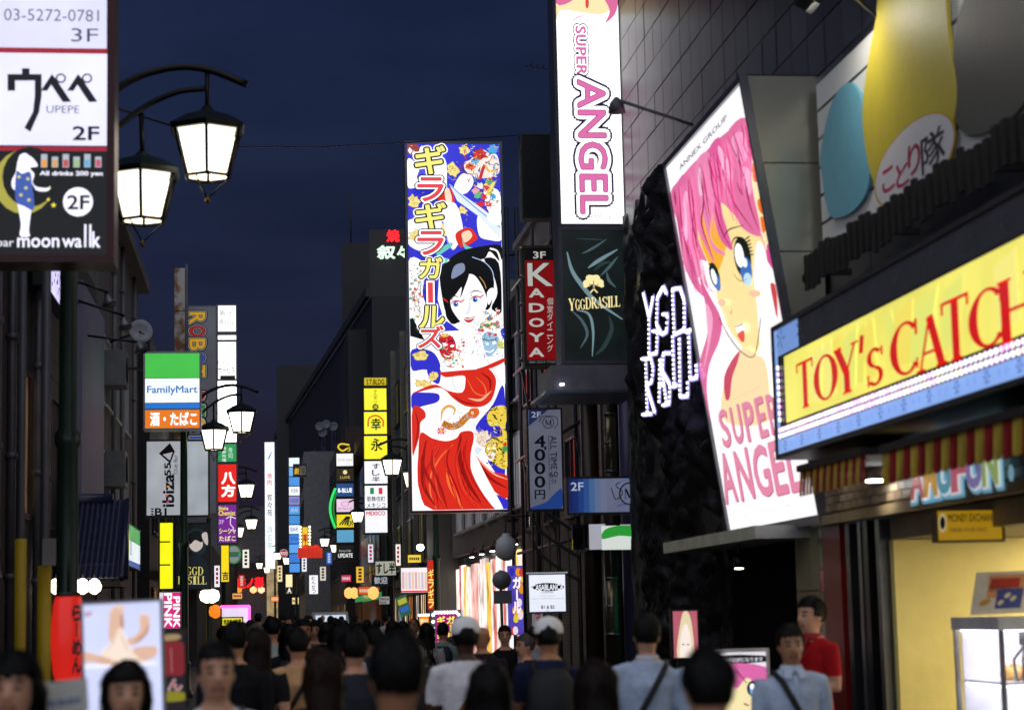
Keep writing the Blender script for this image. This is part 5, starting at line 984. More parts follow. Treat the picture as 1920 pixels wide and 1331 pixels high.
for px, Y in ((968, 47),):
    S = Sign.facing('katakana_poster', 'blue and yellow katakana poster on the shopfront below the grey round lantern', px-16, 1060, px+14, 1190, Y); S.face(em('5a50d0', .6, .4), h=.03)
    for i in range(14): r = random.Random(i+px); S.oval(px-12+r.random()*24, 1066+r.random()*118, 5, 8, E(r.choice(('f0d840', 'f4f0ff', 'd83a3a', '3a30c0', 'e8a030')), .7))
    S.column('ガール', px-6, 1080, px+8, 1150, E('f4f0f8', 1.0), .05); S.done()
# traffic mirror back, road sign pole, round lantern
p = at(940, 1087, 40); q = thing('traffic_sign', 'grey back of a round road sign with a square plate on a thin pole', 'road sign', (p.x, 40, 0)); MB().tube([(p.x+.02, 40, 0), (p.x-.02, 40, p.z+.2)], .03, mt('6a7068', .4, .5)).build('pole', q); MB().lathe((p.x, 39.95, p.z), [(.19, 0), (.19, .02)], mt('8a8a8e', .5), 20, axis=(0, -1, 0)).build('round_plate', q); c = at(942, 1119, 40); MB().box((c.x-.18, 39.93, c.z-.13), (c.x+.18, 39.95, c.z+.13), mt('808086', .5)).build('square_plate', q)
p = at(949, 1027, 44); MB().lathe((p.x, 44, p.z-.28), [(.06, 0), (.2, .08), (.24, .26), (.2, .46), (.08, .56), (.08, .6)], mt('d0d0d4', .5, var=.1), 16).tube([(p.x, 44, p.z+.3), (p.x, 44, p.z+.7)], .012, WIRE).tube([(p.x, 44, p.z+.7), (5.9, 44, p.z+.7)], .02, WIRE).build('paper_lantern', None, 'unlit grey round paper lantern under the tall billboard', 'lantern')
# small signs further along
S = Sign.facing('tonkatsu_sign', 'narrow white lit sign with black hiragana beyond the lamp posts', 580, 1078, 596, 1113, 120); S.cabinet(.3, GREYM, .02).face(em('f6f6ff', 1.1)); S.column('とんかつ', 584, 1079, 592, 1112, K, .02); S.done()
S = Sign.facing('sushi_plate', 'white lit plate with brush characters behind the green lamp pole', 704, 1052, 742, 1078, 84); S.cabinet(.2, GREYM, .03).face(em('c8c8b8', .6, .2)); S.text('すし半', 706, 1055, 740, 1075, K, .04); S.done()
S = Sign.facing('dark_plate', 'dark plate with white characters below the brush character plate', 698, 1078, 730, 1098, 85); S.cabinet(.2, BLACKM, .02).face(em('20242c', .3)); S.text('歓迎', 702, 1081, 726, 1094, E('d0d4e0', .5), .03); S.done()
S = Sign.facing('mexican_plate', 'small white plate with Mexican food lettering on the shutter', 711, 1118, 730, 1132, 84); S.face(em('b8b8b8', .5), h=.05); S.text('Mexican', 712, 1119, 729, 1125, K, .02); S.text('food', 712, 1126, 724, 1131, K, .02); S.done()
S = Sign.facing('yellow_bulb_sign', 'small yellow sign edged with bulbs beside the red lantern awning', 567, 988, 577, 1026, 125); S.cabinet(.2, GREYM, .1).face(em('e8c030', 1.0)); S.column('薬', 568, 1000, 576, 1016, E('c02a20', .8), .03); q = S.done()
for k in range(7): MB().lathe(S.P(S.W+.12, S.H*k/6, .03), [(.09, 0), (.06, .06)], em('fff8d0', 2), 6, axis=S.N).build('bulb', q); MB().lathe(S.P(-.12, S.H*k/6, .03), [(.09, 0), (.06, .06)], em('fff8d0', 2), 6, axis=S.N).build('bulb', q)
p = at(581, 1036, 118); q = thing('red_awning', 'small red lit awning among the far shop signs', 'awning', p)
for k in range(6): MB().box((p.x-.7+k*.24, 117.6, p.z-.3), (p.x-.48+k*.24, 118, p.z+.3-.05*(k % 2)), em('d8301a', .7)).build('awning_strip', q)
S = Sign.facing('mood_round_sign', 'round red sign on the pole near the far lamp', 524, 1029, 540, 1045, 122); S.oval(532, 1037, 8, 8, E('d0d0d0', .6)); S.oval(532, 1037, 7, 7, E('b0202a', .7)); S.text('MOOD', 526, 1034, 538, 1040, E('f0e8e8', .8), .03); S.done()
S = Sign.facing('letter_a_sign', 'warm lit sign with a white letter A on black near the far corner', 536, 1077, 548, 1112, 130); S.face(em('ffe6b0', 1.1), h=.2); S.rect(536, 1100, 548, 1112, E('141414', .1)); S.text('A', 539, 1102, 546, 1111, E('f0f0f0', .9), .03); S.done()
q = thing('green_neon', 'curved green neon tube ornament left of the black stacked club sign', 'neon', at(622, 990, 97)); 
MB().tube([at(629-10*math.sin(k/10*math.pi), 915+k*7.5, 97) for k in range(11)], .06, em('30d860', 1.2), 8).build('neon_tube', q); MB().tube([at(631-6*math.sin(k/10*math.pi), 922+k*6, 97.1) for k in range(11)], .04, em('18903a', .8), 8).build('neon_tube', q)
q = thing('parked_van', 'white van with a lit windscreen beyond the crowd', 'van', at(620, 1155, 95)); p = at(620, 1150, 95)
v = MB(); pr = [(-.9, .35), (-.9, 1.2), (-.8, 2.0), (.8, 2.0), (.9, 1.2), (.9, .35)]
for a, b in zip(pr, pr[1:]+pr[:1]): v.face([(p.x+a[0], 95, a[1]), (p.x+b[0], 95, b[1]), (p.x+b[0], 99, b[1]), (p.x+a[0], 99, a[1])], mt('c8ccd0', .3))
v.face([(p.x+a, 95, z) for a, z in pr], mt('c8ccd0', .3)); v.face([(p.x+a, 99, z) for a, z in pr[::-1]], mt('c8ccd0', .3)); v.build('body', q)
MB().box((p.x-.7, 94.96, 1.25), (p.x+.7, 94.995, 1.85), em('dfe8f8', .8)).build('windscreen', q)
for s in (-1, 1): MB().box((p.x+s*.75-.12, 94.95, .7), (p.x+s*.75+.12, 94.995, .9), em('fff4e0', 3)).build('headlight', q); MB().lathe((p.x+s*.8, 95.8, .32), [(.32, -.1), (.32, .1)], BLACKM, 14, axis=(1, 0, 0)).build('wheel', q); MB().lathe((p.x+s*.8, 98.2, .32), [(.32, -.1), (.32, .1)], BLACKM, 14, axis=(1, 0, 0)).build('wheel', q)
# overhead cable
MB().tube([at(210, 258, 19)+Vector((0, 0, .3)), at(445, 276, 30), at(600, 276, 36), at(760, 268, 42), at(975, 254, 46)], .012, WIRE, 6).build('overhead_cable', None, 'thin black cable across the sky from the left lamp to the right building', 'cable')
# ================================================================== left side
def fpx(Y, px): return at(px, 700, Y).x
# ---- near bar sign on brackets
S = Sign.facing('bar_blade_sign', 'tall dark red framed bar sign with white and black panels at the upper left', -52, -130, 201, 478, 16)
S.cabinet(.42, mt('3a1216', .4, .3, var=.15), .06)
S.facepx(em('dcdcf4', 1.0, .07), -52, -130, 201, 92); S.facepx(em('e4e4fa', 1.05, .06), -52, 99, 201, 272); S.facepx(em('0a090c', .25), -52, 283, 201, 478); S.crop(0, 0, 2.6625)
for y in (245, 735): S.rect(-138, y, 535, y+18, E('b01c34', .7))
GI = E('6c6a80', .6); NI = E('141422', .06); S.text('03-5272-0781', 20, 52, 494, 104, GI, -.004); S.text('3F', 355, 145, 490, 210, E('55536a', .5), -.004)
S.poly([(38, 372), (110, 372), (110, 343), (148, 343), (148, 372), (208, 372), (208, 480), (196, 560), (152, 660), (122, 640), (165, 560), (174, 480), (174, 404), (76, 404), (76, 455), (38, 455)], NI, 0)
for x in (204, 335): S.poly([(x, 455), (x+55, 372), (x+78, 400), (x+152, 510), (x+110, 512), (x+52, 425), (x+32, 455)], NI, 0); S.oval(x+100, 393, 26, 24, NI); S.oval(x+100, 393, 18, 16, E('e4e4fa', 1.05))
S.text('UPEPE', 232, 530, 396, 566, E('44425a', .4), -.006); S.text('2F', 365, 634, 494, 700, E('232238', .1), .02)
S.oval(120, 910, 150, 160, E('b8b048', .8)); S.oval(150, 885, 138, 150, E('0a090c', .25)); WF = E('f2f0ff', 1.1)
S.oval(122, 800, 30, 34, WF); S.poly([(95, 790), (80, 860), (60, 900), (62, 940), (95, 960), (150, 960), (165, 900), (172, 870), (150, 840), (190, 830), (150, 780)], WF, 3); S.poly([(150, 880), (175, 930), (235, 940), (250, 930), (240, 955), (180, 950)], WF, 3); S.poly([(82, 960), (162, 960), (160, 1020), (145, 1150), (150, 1180), (100, 1180), (105, 1120), (88, 1020)], WF, 3)
S.poly([(82, 860), (110, 870), (150, 860), (160, 920), (170, 1045), (120, 1030), (78, 1000)], E('3f5cb0', .9), 3)
for x, y in ((95, 885), (130, 940), (105, 975), (145, 1000), (140, 895)): S.oval(x, y, 9, 8, E('d8d070', .9))
for x, y, r in ((242, 998, 11), (268, 1026, 15), (250, 940, 6)):
    S.poly([(x+r*(1 if k % 2 == 0 else .42)*math.sin(k*math.pi/5), y-r*(1 if k % 2 == 0 else .42)*math.cos(k*math.pi/5)) for k in range(10)], E('f0e040', 1.1), 0)
for i, c in enumerate(('f0a030', 'd8a860', 'c84a4a', 'a0c080', '6ab0e0', 'd05070')):
    x = 205+i*54; S.rect(x, 785 if i % 2 else 772, x+32, 838, E('c8d0dc', .7)); S.rect(x+4, 800, x+28, 834, E(c, .9))
S.text('All drinks 200 yen', 200, 858, 512, 884, WF, .03); S.oval(390, 1010, 75, 73, WF); S.text('2F', 338, 978, 446, 1046, E('232238', .1), .02)
S.text('bar', -14, 1192, 70, 1232, WF, .0); S.text('moon', 88, 1190, 296, 1236, WF, .015); S.text('wa', 312, 1192, 408, 1236, WF, .015); S.rect(421, 1122, 432, 1236, WF); S.rect(446, 1122, 457, 1236, WF); S.text('k', 462, 1160, 500, 1236, WF, .02)
r = S.done()
for z in (.6, 2.0): MB().obox(S.P(-.5, z, -.3), (.5, 0, 0), (0, 0, .06), (0, .06, 0), FRAME).build('bracket', r)
# ---- near left building with pipes
l1 = thing('pipe_building', 'dark old building at the left edge with vertical drain pipes', 'building', (-6.5, 27, 0))
wall_box(l1, -1, -3.3, 15, 33.6, 11, mt('2a2826', .8, var=.35, scale=1.4, streak=True, bump=.3))
for px, c, Y in ((8, '6b6a72', 23), (36, '55555c', 24), (48, '3a393c', 24.5), (84, '66666c', 26.5), (100, '4a4a50', 27)):
    x = -3.12; y = x*3750/(px-500); pipe(l1, [(x, y, .1), (x, y, 9)], .06, mt(c, .4, .3), 'drain_pipe', 6)
for px in (110, 70): y = -3.15*3750/(px-500); window(l1, -1, -3.3, y-.9, y+.9, 3.2, 5.2, em('b89060', .18, .5), mt('4a3020', .6), 1)
MB().box((-3.28, 29.5, 2.7), (-2.95, 33, 2.9), mt('5a5048', .6)).build('shop_canopy', l1)
for j in range(6):
    for i in range(5): MB().obox((-3.29, 31.2+i*.46, 5.2+j*.3), (.03, 0, 0), (0, .45, 0), (0, 0, .29), mt('4a4038', .7, var=.3)).build('tile', l1)
yp = thing('yellow_guard_pole', 'tall yellow guard pipe in front of the drain pipes', 'pole', (-2.2, 20, 0)); p = at(84, 1000, 20.5); q = at(38, 1100, 20.9)
MB().tube([(p.x, 20.5, .1), (p.x, 20.5, at(84, 1060, 20.5).z+.0)], .07, mt('c8a818', .5, var=.1), 12).build('sleeve', yp); MB().tube([(p.x, 20.5, .1), (p.x, 20.5, 5.4)], .045, GREYM, 10).build('conduit', yp)
yq = thing('yellow_guard_pole', 'thin yellow guard pipe at the far left edge', 'pole', (q.x, 20.9, 0)); MB().tube([(q.x, 20.9, .1), (q.x, 20.9, at(38, 1010, 20.9).z)], .06, mt('c8a818', .5, var=.1), 12).build('sleeve', yq); MB().tube([(q.x, 20.9, .1), (q.x, 20.9, 5.4)], .04, GREYM, 10).build('conduit', yq)
MB().box((at(85, 1055, 20.4).x-.02, 20.3, at(90, 1060, 20.4).z), (at(108, 1055, 20.4).x, 20.42, at(90, 1010, 20.4).z), mt('8a8680', .6)).build('meter_box', None, 'grey meter box on the yellow guarded pole', 'box')
# lilac panel building and tiled awning
l2 = thing('lilac_building', 'building with a plain lilac wall panel above the blue tiled awning', 'building', (-6, 36, 0))
wall_box(l2, -1, -3.25, 33.65, 39, 8.2, mt('3a3838', .8, var=.3))
MB().box((-3.24, 34, 3.3), (-3.05, 38.6, at(180, 560, 36).z), mt('8884a0', .6, var=.08, scale=.8)).build('lilac_panel', l2)
aw = thing('tiled_awning', 'dark blue glazed roof tile awning over the lantern restaurant', 'awning', (-2.7, 31, 2.5)); tb = mt('262c4c', .3, var=.25, spec=.6)
zt3, zb3 = at(180, 940, 33.4).z, at(200, 1082, 31.6).z; rw = None; xa_, xb_ = at(140, 940, 33.4).x-.5, at(226, 1080, 31.6).x; ncol = int((xb_-xa_)/.085); dy_ = 1.7/6; dz_ = (zt3-zb3)/6
for i in range(ncol):
    for j in range(6):
        if rw is None:
            q = MB(); vs_ = [(.04-.04*math.cos(math.pi*k/6), 0, .03*math.sin(math.pi*k/6)) for k in range(7)]; lo = [(v[0], v[1]-dy_*1.15, v[2]-dz_*1.15+.012) for v in vs_]
            q.faces(vs_+lo, [(k, 7+k, 8+k, k+1) for k in range(6)], tb, True); q.faces([(0, 0, -.01), (.085, 0, -.01), (.085, -dy_*1.15, -.01-dz_*1.15), (0, -dy_*1.15, -.01-dz_*1.15)], [(0, 3, 2, 1)], tb); q.faces(lo+[(.04, lo[0][1], lo[0][2]-.01)], [(0, 1, 2, 3, 4, 5, 6)], tb); rw = o = q.build('roof_tile', aw, local=True)
        else: o = rw.copy(); COL.objects.link(o); o.parent = aw
        o.location = Vector((xa_+i*.085+.03*j*0, 33.4-j*dy_, zt3-j*dz_))-Vector(aw.location)
MB().tube([(xa_, 33.4, zt3+.03), (xb_-.25, 33.4, zt3+.03)], .1, tb, 10).build('ridge', aw); MB().tube([(xb_-.02, 33.4, zt3), (xb_+.02, 31.6, zb3)], .06, tb, 8).build('hip_ridge', aw); MB().box((xa_, 31.7, zb3-.14), (xb_, 33.5, zb3-.06), mt('2a1d14', .6)).build('soffit', aw); MB().box((xa_, 33.41, zb3), (xb_, 33.5, zt3), DARK).build('gable_wall', aw)
for i, px in enumerate((70, 105, 140, 155, 177)):
    p = at(px, 1101, 30.5); q = MB().lathe(p-Vector((0, 0, .1)), [(.02, 0), (.09, .05), (.11, .12), (.07, .2), (.03, .23)], em('fff0d8', 6), 12).build('awning_bulb', None, 'round warm bulb under the tiled awning, %s from the left' % ('first', 'second', 'third', 'fourth', 'fifth')[i], 'bulb', 'round bulbs under the awning')
    MB().tube([p+Vector((0, 0, .12)), p+Vector((0, 0, .3))], .01, WIRE, 6).build('cord', q)
p = at(127, 1275, 15); h = at(127, 1118, 15).z-p.z; L_ = thing('red_lantern', 'big red paper lantern with black brush characters behind the green lamp post', 'lantern', (p.x, 15, p.z)); prof = [(.09, 0)]+[(.125*math.sin(math.pi*(.2+.6*k/12))**.4*(1.0 if k % 2 else .97), h*(.04+.92*k/12)) for k in range(13)]+[(.09, h)]
MB().lathe((p.x, 15, p.z), prof, em('d8241a', .75, .15), 20).build('paper', L_)
for z in (-.03, h): MB().lathe((p.x, 15, p.z+z), [(.09, 0), (.09, .03)], BLACKM, 16).build('rim', L_)
S = Sign('x', '', (p.x-.02, 14.872, p.z), (1, 0, 0), (0, 0, 1), .14, h, parent=L_); S.column('らーめん', 136, 1132, 152, 1262, E('140a08', .02), .05); S.done('brush_characters')
MB().tube([(p.x, 15, p.z+h), (p.x, 15, p.z+h+.5)], .012, WIRE, 6).build('hanger', L_)
# ---- convenience store building
l3 = thing('store_building', 'grey concrete building above the green and white convenience store fascia', 'building', (-6.5, 45, 0))
wall_box(l3, -1, -3.2, 39.05, 51, at(240, 455, 45).z, CONC)
for y in (40.5, 43, 46):
    for z in (3.7, 6.0): window(l3, -1, -3.2, y-.8, y+.8, z, z+1.4, glassm('667078'), WHITEP, 2)
for z in (4.4, 6.4): q = MB().box((-3.2, 40, z), (-2.75, 40.9, z+.7), mt('7a7a78', .6)).build('air_conditioner', l3); MB().lathe((-2.74, 40.45, z+.35), [(.26, 0), (.26, .02), (.03, .03)], mt('3a3a3c', .5), 16, axis=(1, 0, 0)).build('fan', q)
for y in (42, 44.5, 48.5): pipe(l3, [(-3.12, y, .1), (-3.12, y, 10)], .05, mt('6a6a68', .5), 'drain_pipe', 5)
MB().box((-3.2, 38.5, 10.0), (-2.9, 51, 10.3), CONC).build('cornice', l3)
F1 = at(208, 970, 39.5); S = Sign('store_fascia', 'curved green, white and blue convenience store fascia on the left', (-2.95, 38.2, 2.95), (0, 1, 0), (0, 0, 1), 9.8, .9, cat='fascia'); S.cabinet(.2, GREYM, .02)
S.face(em('e4f0f4', .9, .1), 0, .13, S.W, .56); S.face(em('2fa040', .85, .1), 0, .562, S.W, .9, 'green_band'); S.face(em('1c50b0', .8), 0, 0, S.W, .128, 'blue_band')
for k in range(5): S.polyuv([(.6+k*1.3+.3*math.cos(t*.6), .5+.28*math.sin(t*.6)) for t in range(10)], E('d8e020', 1.0)); S.polyuv([(1.2+k*1.3, .25), (1.5+k*1.3, .25), (1.5+k*1.3, .6), (1.2+k*1.3, .6)], E('5a88b8', .8))
S.done()
# spot lamps on arms, satellite dish
for i, (a, b, Y) in enumerate((((150, 530), (203, 562), 33), ((150, 565), (233, 605), 34), ((155, 628), (262, 655), 35))):
    A = at(*a, Y); B = at(*b, Y); L_ = thing('arm_spotlight', '%s of three warm spotlights on arms over the left pavement' % ('uppermost', 'middle', 'lowest')[i], 'spotlight', B, 'arm spotlights'); MB().tube([A, B+Vector((0, 0, .12))], .02, BLACKM, 8).build('arm', L_); MB().tube([A, A+Vector((-.6, 0, 0))], .03, BLACKM, 8).build('wall_mount', L_)
    ax = Vector((.25, -.35, -1)) if i < 2 else Vector((.5, -1, .3)); MB().lathe(B, [(.04, -.14), (.05, -.05), (.11, .08), (.12, .1)], mt('77757a', .4, .6), 14, axis=ax).build('shade', L_); MB().lathe(B+ax.normalized()*.085, [(.1, 0), (.1, .006)], em('ffd8a8', 5), 14, axis=ax).build('bulb', L_)
p = at(263, 622, 41); q = thing('satellite_dish', 'pale satellite dish on the grey concrete wall', 'dish', p); MB().lathe(p, [(.02, .0), (.14, .02), (.24, .07), (.245, .06), (.14, .0), (.02, -.02)], mt('a8a8b0', .5), 20, axis=(.3, -1, .15)).build('reflector', q); MB().tube([p, p+Vector((.1, -.3, -.1))], .012, FRAME, 6).build('feed_arm', q); MB().tube([p, (-3.2, 41.2, p.z-.2)], .025, FRAME, 6).build('mount', q)
S = Sign('lattice_sign', 'violet white lit lattice sign edge below the red framed bar sign', (-3.0, 27.6, at(165, 560, 29).z), (0, 1, 0), (0, 0, 1), 3.2, 1.0); S.cabinet(.15, BLACKM, .03).face(em('c8c0f4', 1.3, .2))
for k in range(60): r_ = random.Random(k); u = r_.random()*3.1; v = r_.random()*.9; S.polyuv([(u, v), (u+.1, v), (u+.1, v+.05), (u, v+.05)], E('4a4a80', .4))
S.done()
# ---- convenience store blade sign
S = Sign.facing('store_blade_sign', 'square lit convenience store sign in green, white, blue and orange', 272, 662, 374, 803, 40); S.cabinet(.35, mt('9a9aa0', .35, .5), .035)
S.facepx(em('46c04a', .95, .05), 272, 662, 374, 708.5, 'green_panel'); S.facepx(em('eef6f4', 1.05, .05), 272, 709, 374, 755, 'white_panel'); S.facepx(em('1c78d8', .9, .05), 272, 755.5, 374, 766, 'blue_panel'); S.facepx(em('ec7a1c', .95, .05), 272, 768, 374, 803, 'orange_panel')
S.text('FamilyMart', 276, 723, 370, 741, E('2a70c8', .9), .016); S.text('酒・たばこ', 282, 773, 369, 798, E('ffffff', 1.2), .035); r = S.done()
MB().obox(S.P(-.9, 1.2, -.25), (.9, 0, 0), (0, 0, .06), (0, .06, 0), FRAME).build('bracket', r)
# ---- more blade signs further on the left
S = Sign.facing('club_blade_sign', 'pale grey club sign with a sideways logo and triangle mark below the store sign', 275, 827, 390, 966, 46.5); S.cabinet(.35, mt('1c1a1c', .4), .04); S.facepx(em('c0c4cc', .62, .15), 275, 827, 342, 966); S.facepx(em('b4bcc4', .66, .2), 344, 827, 390, 966); S.crop(0, 480, 2.6625)
BKI = E('141418', .05); S.poly([(793, 985), (848, 933), (873, 975), (850, 1035)], BKI, 0); S.poly([(812, 990), (862, 978), (848, 1020)], E('c0c4cc', .62), 0); S.text('ibiza', 812, 1090, 868, 1250, BKI, .03, rot=-90); S.text('55', 822, 1032, 852, 1096, BKI, .03, rot=-90); S.text('Club Bar', 868, 992, 886, 1088, BKI, 0, rot=-90); S.text('B1', 775, 1258, 830, 1295, BKI, .03)
for k in range(3): S.poly([(750, 1258+k*13), (770, 1258+k*13), (760, 1268+k*13)], BKI, 0)
S.oval(832, 1195, 8, 5, E('d84a30', .7)); S.oval(840, 1150, 8, 5, E('e8a030', .7)); S.oval(838, 1225, 8, 5, E('c83a60', .7)); S.done()
S = Sign.facing('robot_blade_sign', 'grey vertical sign with sideways cartoon block letters behind the store sign', 350, 575, 405, 962, 55); S.cabinet(.4, mt('6a6a70', .4, .4), .03).face(em('6a6c78', .3, .2))
for i, (ch, c) in enumerate(zip('ROBOT', ('e0a820', 'a81c28', 'e0a820', '2a50b8', 'e0a820'))): S.outlined(ch, 356, 586+i*25, 384, 606+i*25, [(.13, E('101014', .05)), (.08, E('c8c4bc', .4)), (.055, E('101014', .05)), (.02, E(c, .55))], rot=90)
for i, c in enumerate(('a81c28', '2a8a40', 'e0a820', '2a50b8')): S.outlined('REST'[i], 356, 735+i*25, 384, 755+i*25, [(.13, E('101014', .05)), (.055, E('c8c4bc', .4)), (.02, E(c, .55))], rot=90)
S.done()
q = thing('rusty_sign_column', 'rust streaked narrow white sign column beside the concrete wall', 'sign', at(337, 760, 53)); a = at(327, 502, 53); b = at(347, 830, 53)
def rust():
    m = mt('a8a49c', .6, var=.1).copy(); n = m.node_tree.nodes; l = m.node_tree.links; z = n.new('ShaderNodeTexNoise'); z.inputs['Scale'].default_value = 2.2; z.inputs['Detail'].default_value = 8; rr = n.new('ShaderNodeValToRGB'); rr.color_ramp.elements[0].position = .46; rr.color_ramp.elements[1].position = .56; rr.color_ramp.elements[0].color = (.42, .4, .36, 1); rr.color_ramp.elements[1].color = (.2, .075, .02, 1); t = n.new('ShaderNodeTexCoord'); l.new(t.outputs['Object'], z.inputs[0]); l.new(z.outputs[0], rr.inputs[0]); l.new(rr.outputs[0], n['Principled BSDF'].inputs['Base Color']); return m
RU = rust()
for k in range(4): MB().box((a.x, 53, b.z+(a.z-b.z)*k/4+.01), (b.x, 53.3, b.z+(a.z-b.z)*(k+1)/4-.01), RU).build('sign_panel', q)
MB().box((b.x+.01, 53.02, b.z), (b.x+.08, 53.3, a.z+.1), GREYM).build('edge_post', q)
S = stack('white_stack_sign', 'tall stacked sign of blown out white boxes with green, red, purple and yellow boxes below', 409, 573, 443, 1019, 62, [(573, 623, 'ffffff', 1.3), (629, 638, 'ffffff', 4), (641, 712, 'ffffff', 1.4), (714, 800, 'ffffff', 5), (800, 830, 'ffffff', 5), (832, 867, '2f9a58', .9), (870, 942, 'e02018', 1.0), (946, 1019, '7a2a98', .85)], frame='5a5a60')
S.text('第13', 411, 582, 434, 592, E('707078', .5)); S.text('嶋ビル', 411, 598, 439, 609, E('707078', .5)); S.text('リーン', 409, 676, 430, 687, K); S.text('サービス', 409, 688, 440, 700, K, .01); S.rect(413, 704, 441, 711, K); S.column('海鮮市場', 416, 836, 424, 866, E('f0f8f0', 1.0)); S.column('寿司', 428, 838, 436, 860, E('d8f0dc', .9)); S.column('八方', 416, 884, 440, 932, E('fff4f0', 1.2), .05)
S.text('Shisha', 410, 949, 428, 956, E('f4e040', 1.0), .02); S.text('Chemist', 410, 957, 441, 966, E('f4e040', 1.0), .02); S.text('3F', 410, 974, 420, 982, E('e0c0e8', .9)); S.line([(424, 972), (432, 968), (442, 972)], 1.5, E('f4e0ff', 1)); S.line([(433, 969), (432, 982), (438, 990), (432, 994)], 1.5, E('f4e0ff', 1)); S.text('シーシャ', 411, 990, 442, 1001, E('f4e8a0', 1.0), .02); S.text('たばこ', 411, 1004, 442, 1014, E('f4e8a0', 1.0), .02); S.done()
S = Sign.facing('yellow_vertical_sign', 'narrow yellow lit vertical sign under the purple box', 415, 1022, 429, 1090, 66); S.cabinet(.3, GREYM, .02).face(em('f4d818', 1.0)); S.column('吉', 417, 1070, 428, 1088, E('5a2a10', .3), .03); S.done()
S = Sign.facing('portrait_poster', 'black poster sign of a person in dark clothes with gold serif lettering', 330, 982, 393, 1103, 45.2); S.cabinet(.25, mt('1a1a1c', .4), .03).face(em('0c1014', .3)); S.poly([(350, 1000), (366, 990), (384, 996), (388, 1020), (380, 1040), (362, 1036), (350, 1024)], E('20303a', .4)); S.poly([(356, 1010), (376, 1008), (380, 1024), (368, 1034), (356, 1026)], E('d8ccc4', .7)); S.poly([(352, 1004), (368, 994), (384, 1004), (378, 1016), (366, 1012), (356, 1020)], E('101418', .05)); S.poly([(336, 1103), (340, 1060), (366, 1040), (388, 1056), (392, 1103)], E('16262e', .35)); S.poly([(378, 1002), (388, 998), (390, 1020), (384, 1018)], E('d8ccc4', .7))
for i, ch in enumerate('YGGD'): S.serif(ch, 338+i*11, 1062, 348+i*11, 1078, E('d8cc70', .9), 1.1)
for i, ch in enumerate('RASILL'): S.serif(ch, 334+i*9, 1080, 342+i*9, 1095, E('d8cc70', .9), 1.1)
S.done()
S = Sign.facing('yellow_blank_panel', 'plain bright yellow lit panel left of the black portrait poster', 300, 980, 324, 1103, 45); S.cabinet(.25, BLACKM, .03).face(em('f4f010', 1.05, .05)); r = S.done()
for k in (.35, .7): MB().box(S.P(0, S.H*k, .003), S.P(S.W*.8, S.H*k, .003)+Vector((0, -.02, .03)), BLACKM).build('clip_bar', r)
S = Sign.facing('pink_sign', 'pink and white sign with bold sideways lettering below the yellow panel', 299, 1110, 338, 1178, 43); S.cabinet(.2, GREYM, .02).face(em('e8d8e8', .95)); S.rect(306, 1110, 338, 1178, E('e0287a', .9)); S.text('PINK', 308, 1112, 322, 1176, E('fff0f8', 1.2), .03, rot=90); S.text('PINK', 325, 1118, 337, 1176, E('fff0f8', 1.2), .03, rot=90); S.done()
# ---- standing lit boards near the camera
Vt = Vector((-.03, 0, 1)); a = at(163, 1420, 9.6); b = at(308, 1420, 9.6); t = at(226, 1132, 9.6)
S = Sign('massage_board', 'tilted lit board with a photo of bare feet behind a person at the lower left', (a.x, 9.6, a.z), (1, 0, .028), Vt, b.x-a.x, t.z-a.z); S.cabinet(.12, mt('9a9aa4', .4, .4), .012).face(em('ccd2f4', 1.0, .12)); S.crop(0, 900, 3.0875)
S.rect(480, 755, 545, 795, E('dcdcf0', .9)); S.text('3F', 488, 760, 536, 788, E('b05a80', .7), .02); SK2 = E('dcb49c', .95); SK3 = E('c4937a', .85); SK4 = E('efdccb', 1.0)
S.poly([(640, 760), (668, 742), (700, 742), (716, 770), (720, 830), (712, 880), (700, 930), (672, 952), (642, 940), (630, 890), (634, 820)], SK2); S.poly([(700, 780), (716, 790), (718, 850), (700, 925), (684, 940), (696, 870)], SK3)
for k, (tx, ty, tr) in enumerate(((640, 770, 10), (652, 752, 11), (668, 742, 12), (684, 738, 13), (706, 744, 17))): S.oval(tx, ty, tr, tr*1.3, SK2); S.oval(tx, ty-4, tr*.5, tr*.5, SK4)
S.poly([(812, 800), (838, 778), (862, 790), (870, 830), (858, 880), (820, 925), (770, 952), (742, 948), (738, 918), (780, 900), (812, 860)], SK2); S.poly([(858, 830), (860, 876), (822, 920), (772, 948), (800, 915), (838, 880)], SK3)
for k in range(5): S.oval(812+k*13, 792-9*math.sin(k*.8), 9, 13, SK2); S.oval(812+k*13, 786-9*math.sin(k*.8), 4, 5, SK4)
S.poly([(600, 985), (640, 948), (690, 856), (712, 866), (752, 960), (800, 1018), (838, 1052), (640, 1054), (580, 1030)], SK4); S.line([(700, 870), (716, 930), (760, 1010)], 5, SK3, 4, True); S.line([(690, 862), (660, 930), (620, 990)], 5, SK3, 4, True)
S.poly([(485, 992), (560, 1008), (612, 1020), (660, 1040), (690, 1052), (640, 1066), (585, 1062), (540, 1052), (485, 1050)], SK2); S.poly([(770, 972), (900, 958), (905, 1012), (838, 1044), (806, 1030)], SK2)
for k in range(4): S.line([(566+k*20, 1022+k*5), (590+k*20, 1050+k*3)], 5, SK3, 4, True)
S.rect(480, 1062, 905, 1075, E('f4f2fa', 1.1)); r = S.done(); MB().box((a.x+.1, 9.65, 0), (b.x-.1, 9.75, a.z), GREYM).build('stand', r)
a = at(298, 1420, 11.5); b = at(350, 1420, 11.5); t = at(322, 1182, 11.5)
S = Sign('food_board', 'dim standing food poster with red meat and a brush hiragana', (a.x, 11.5, a.z), (1, 0, .02), Vector((-.02, 0, 1)), b.x-a.x, t.z-a.z); S.cabinet(.08, BLACKM, .012).face(em('3a3038', .35, .3)); S.crop(0, 900, 3.0875)
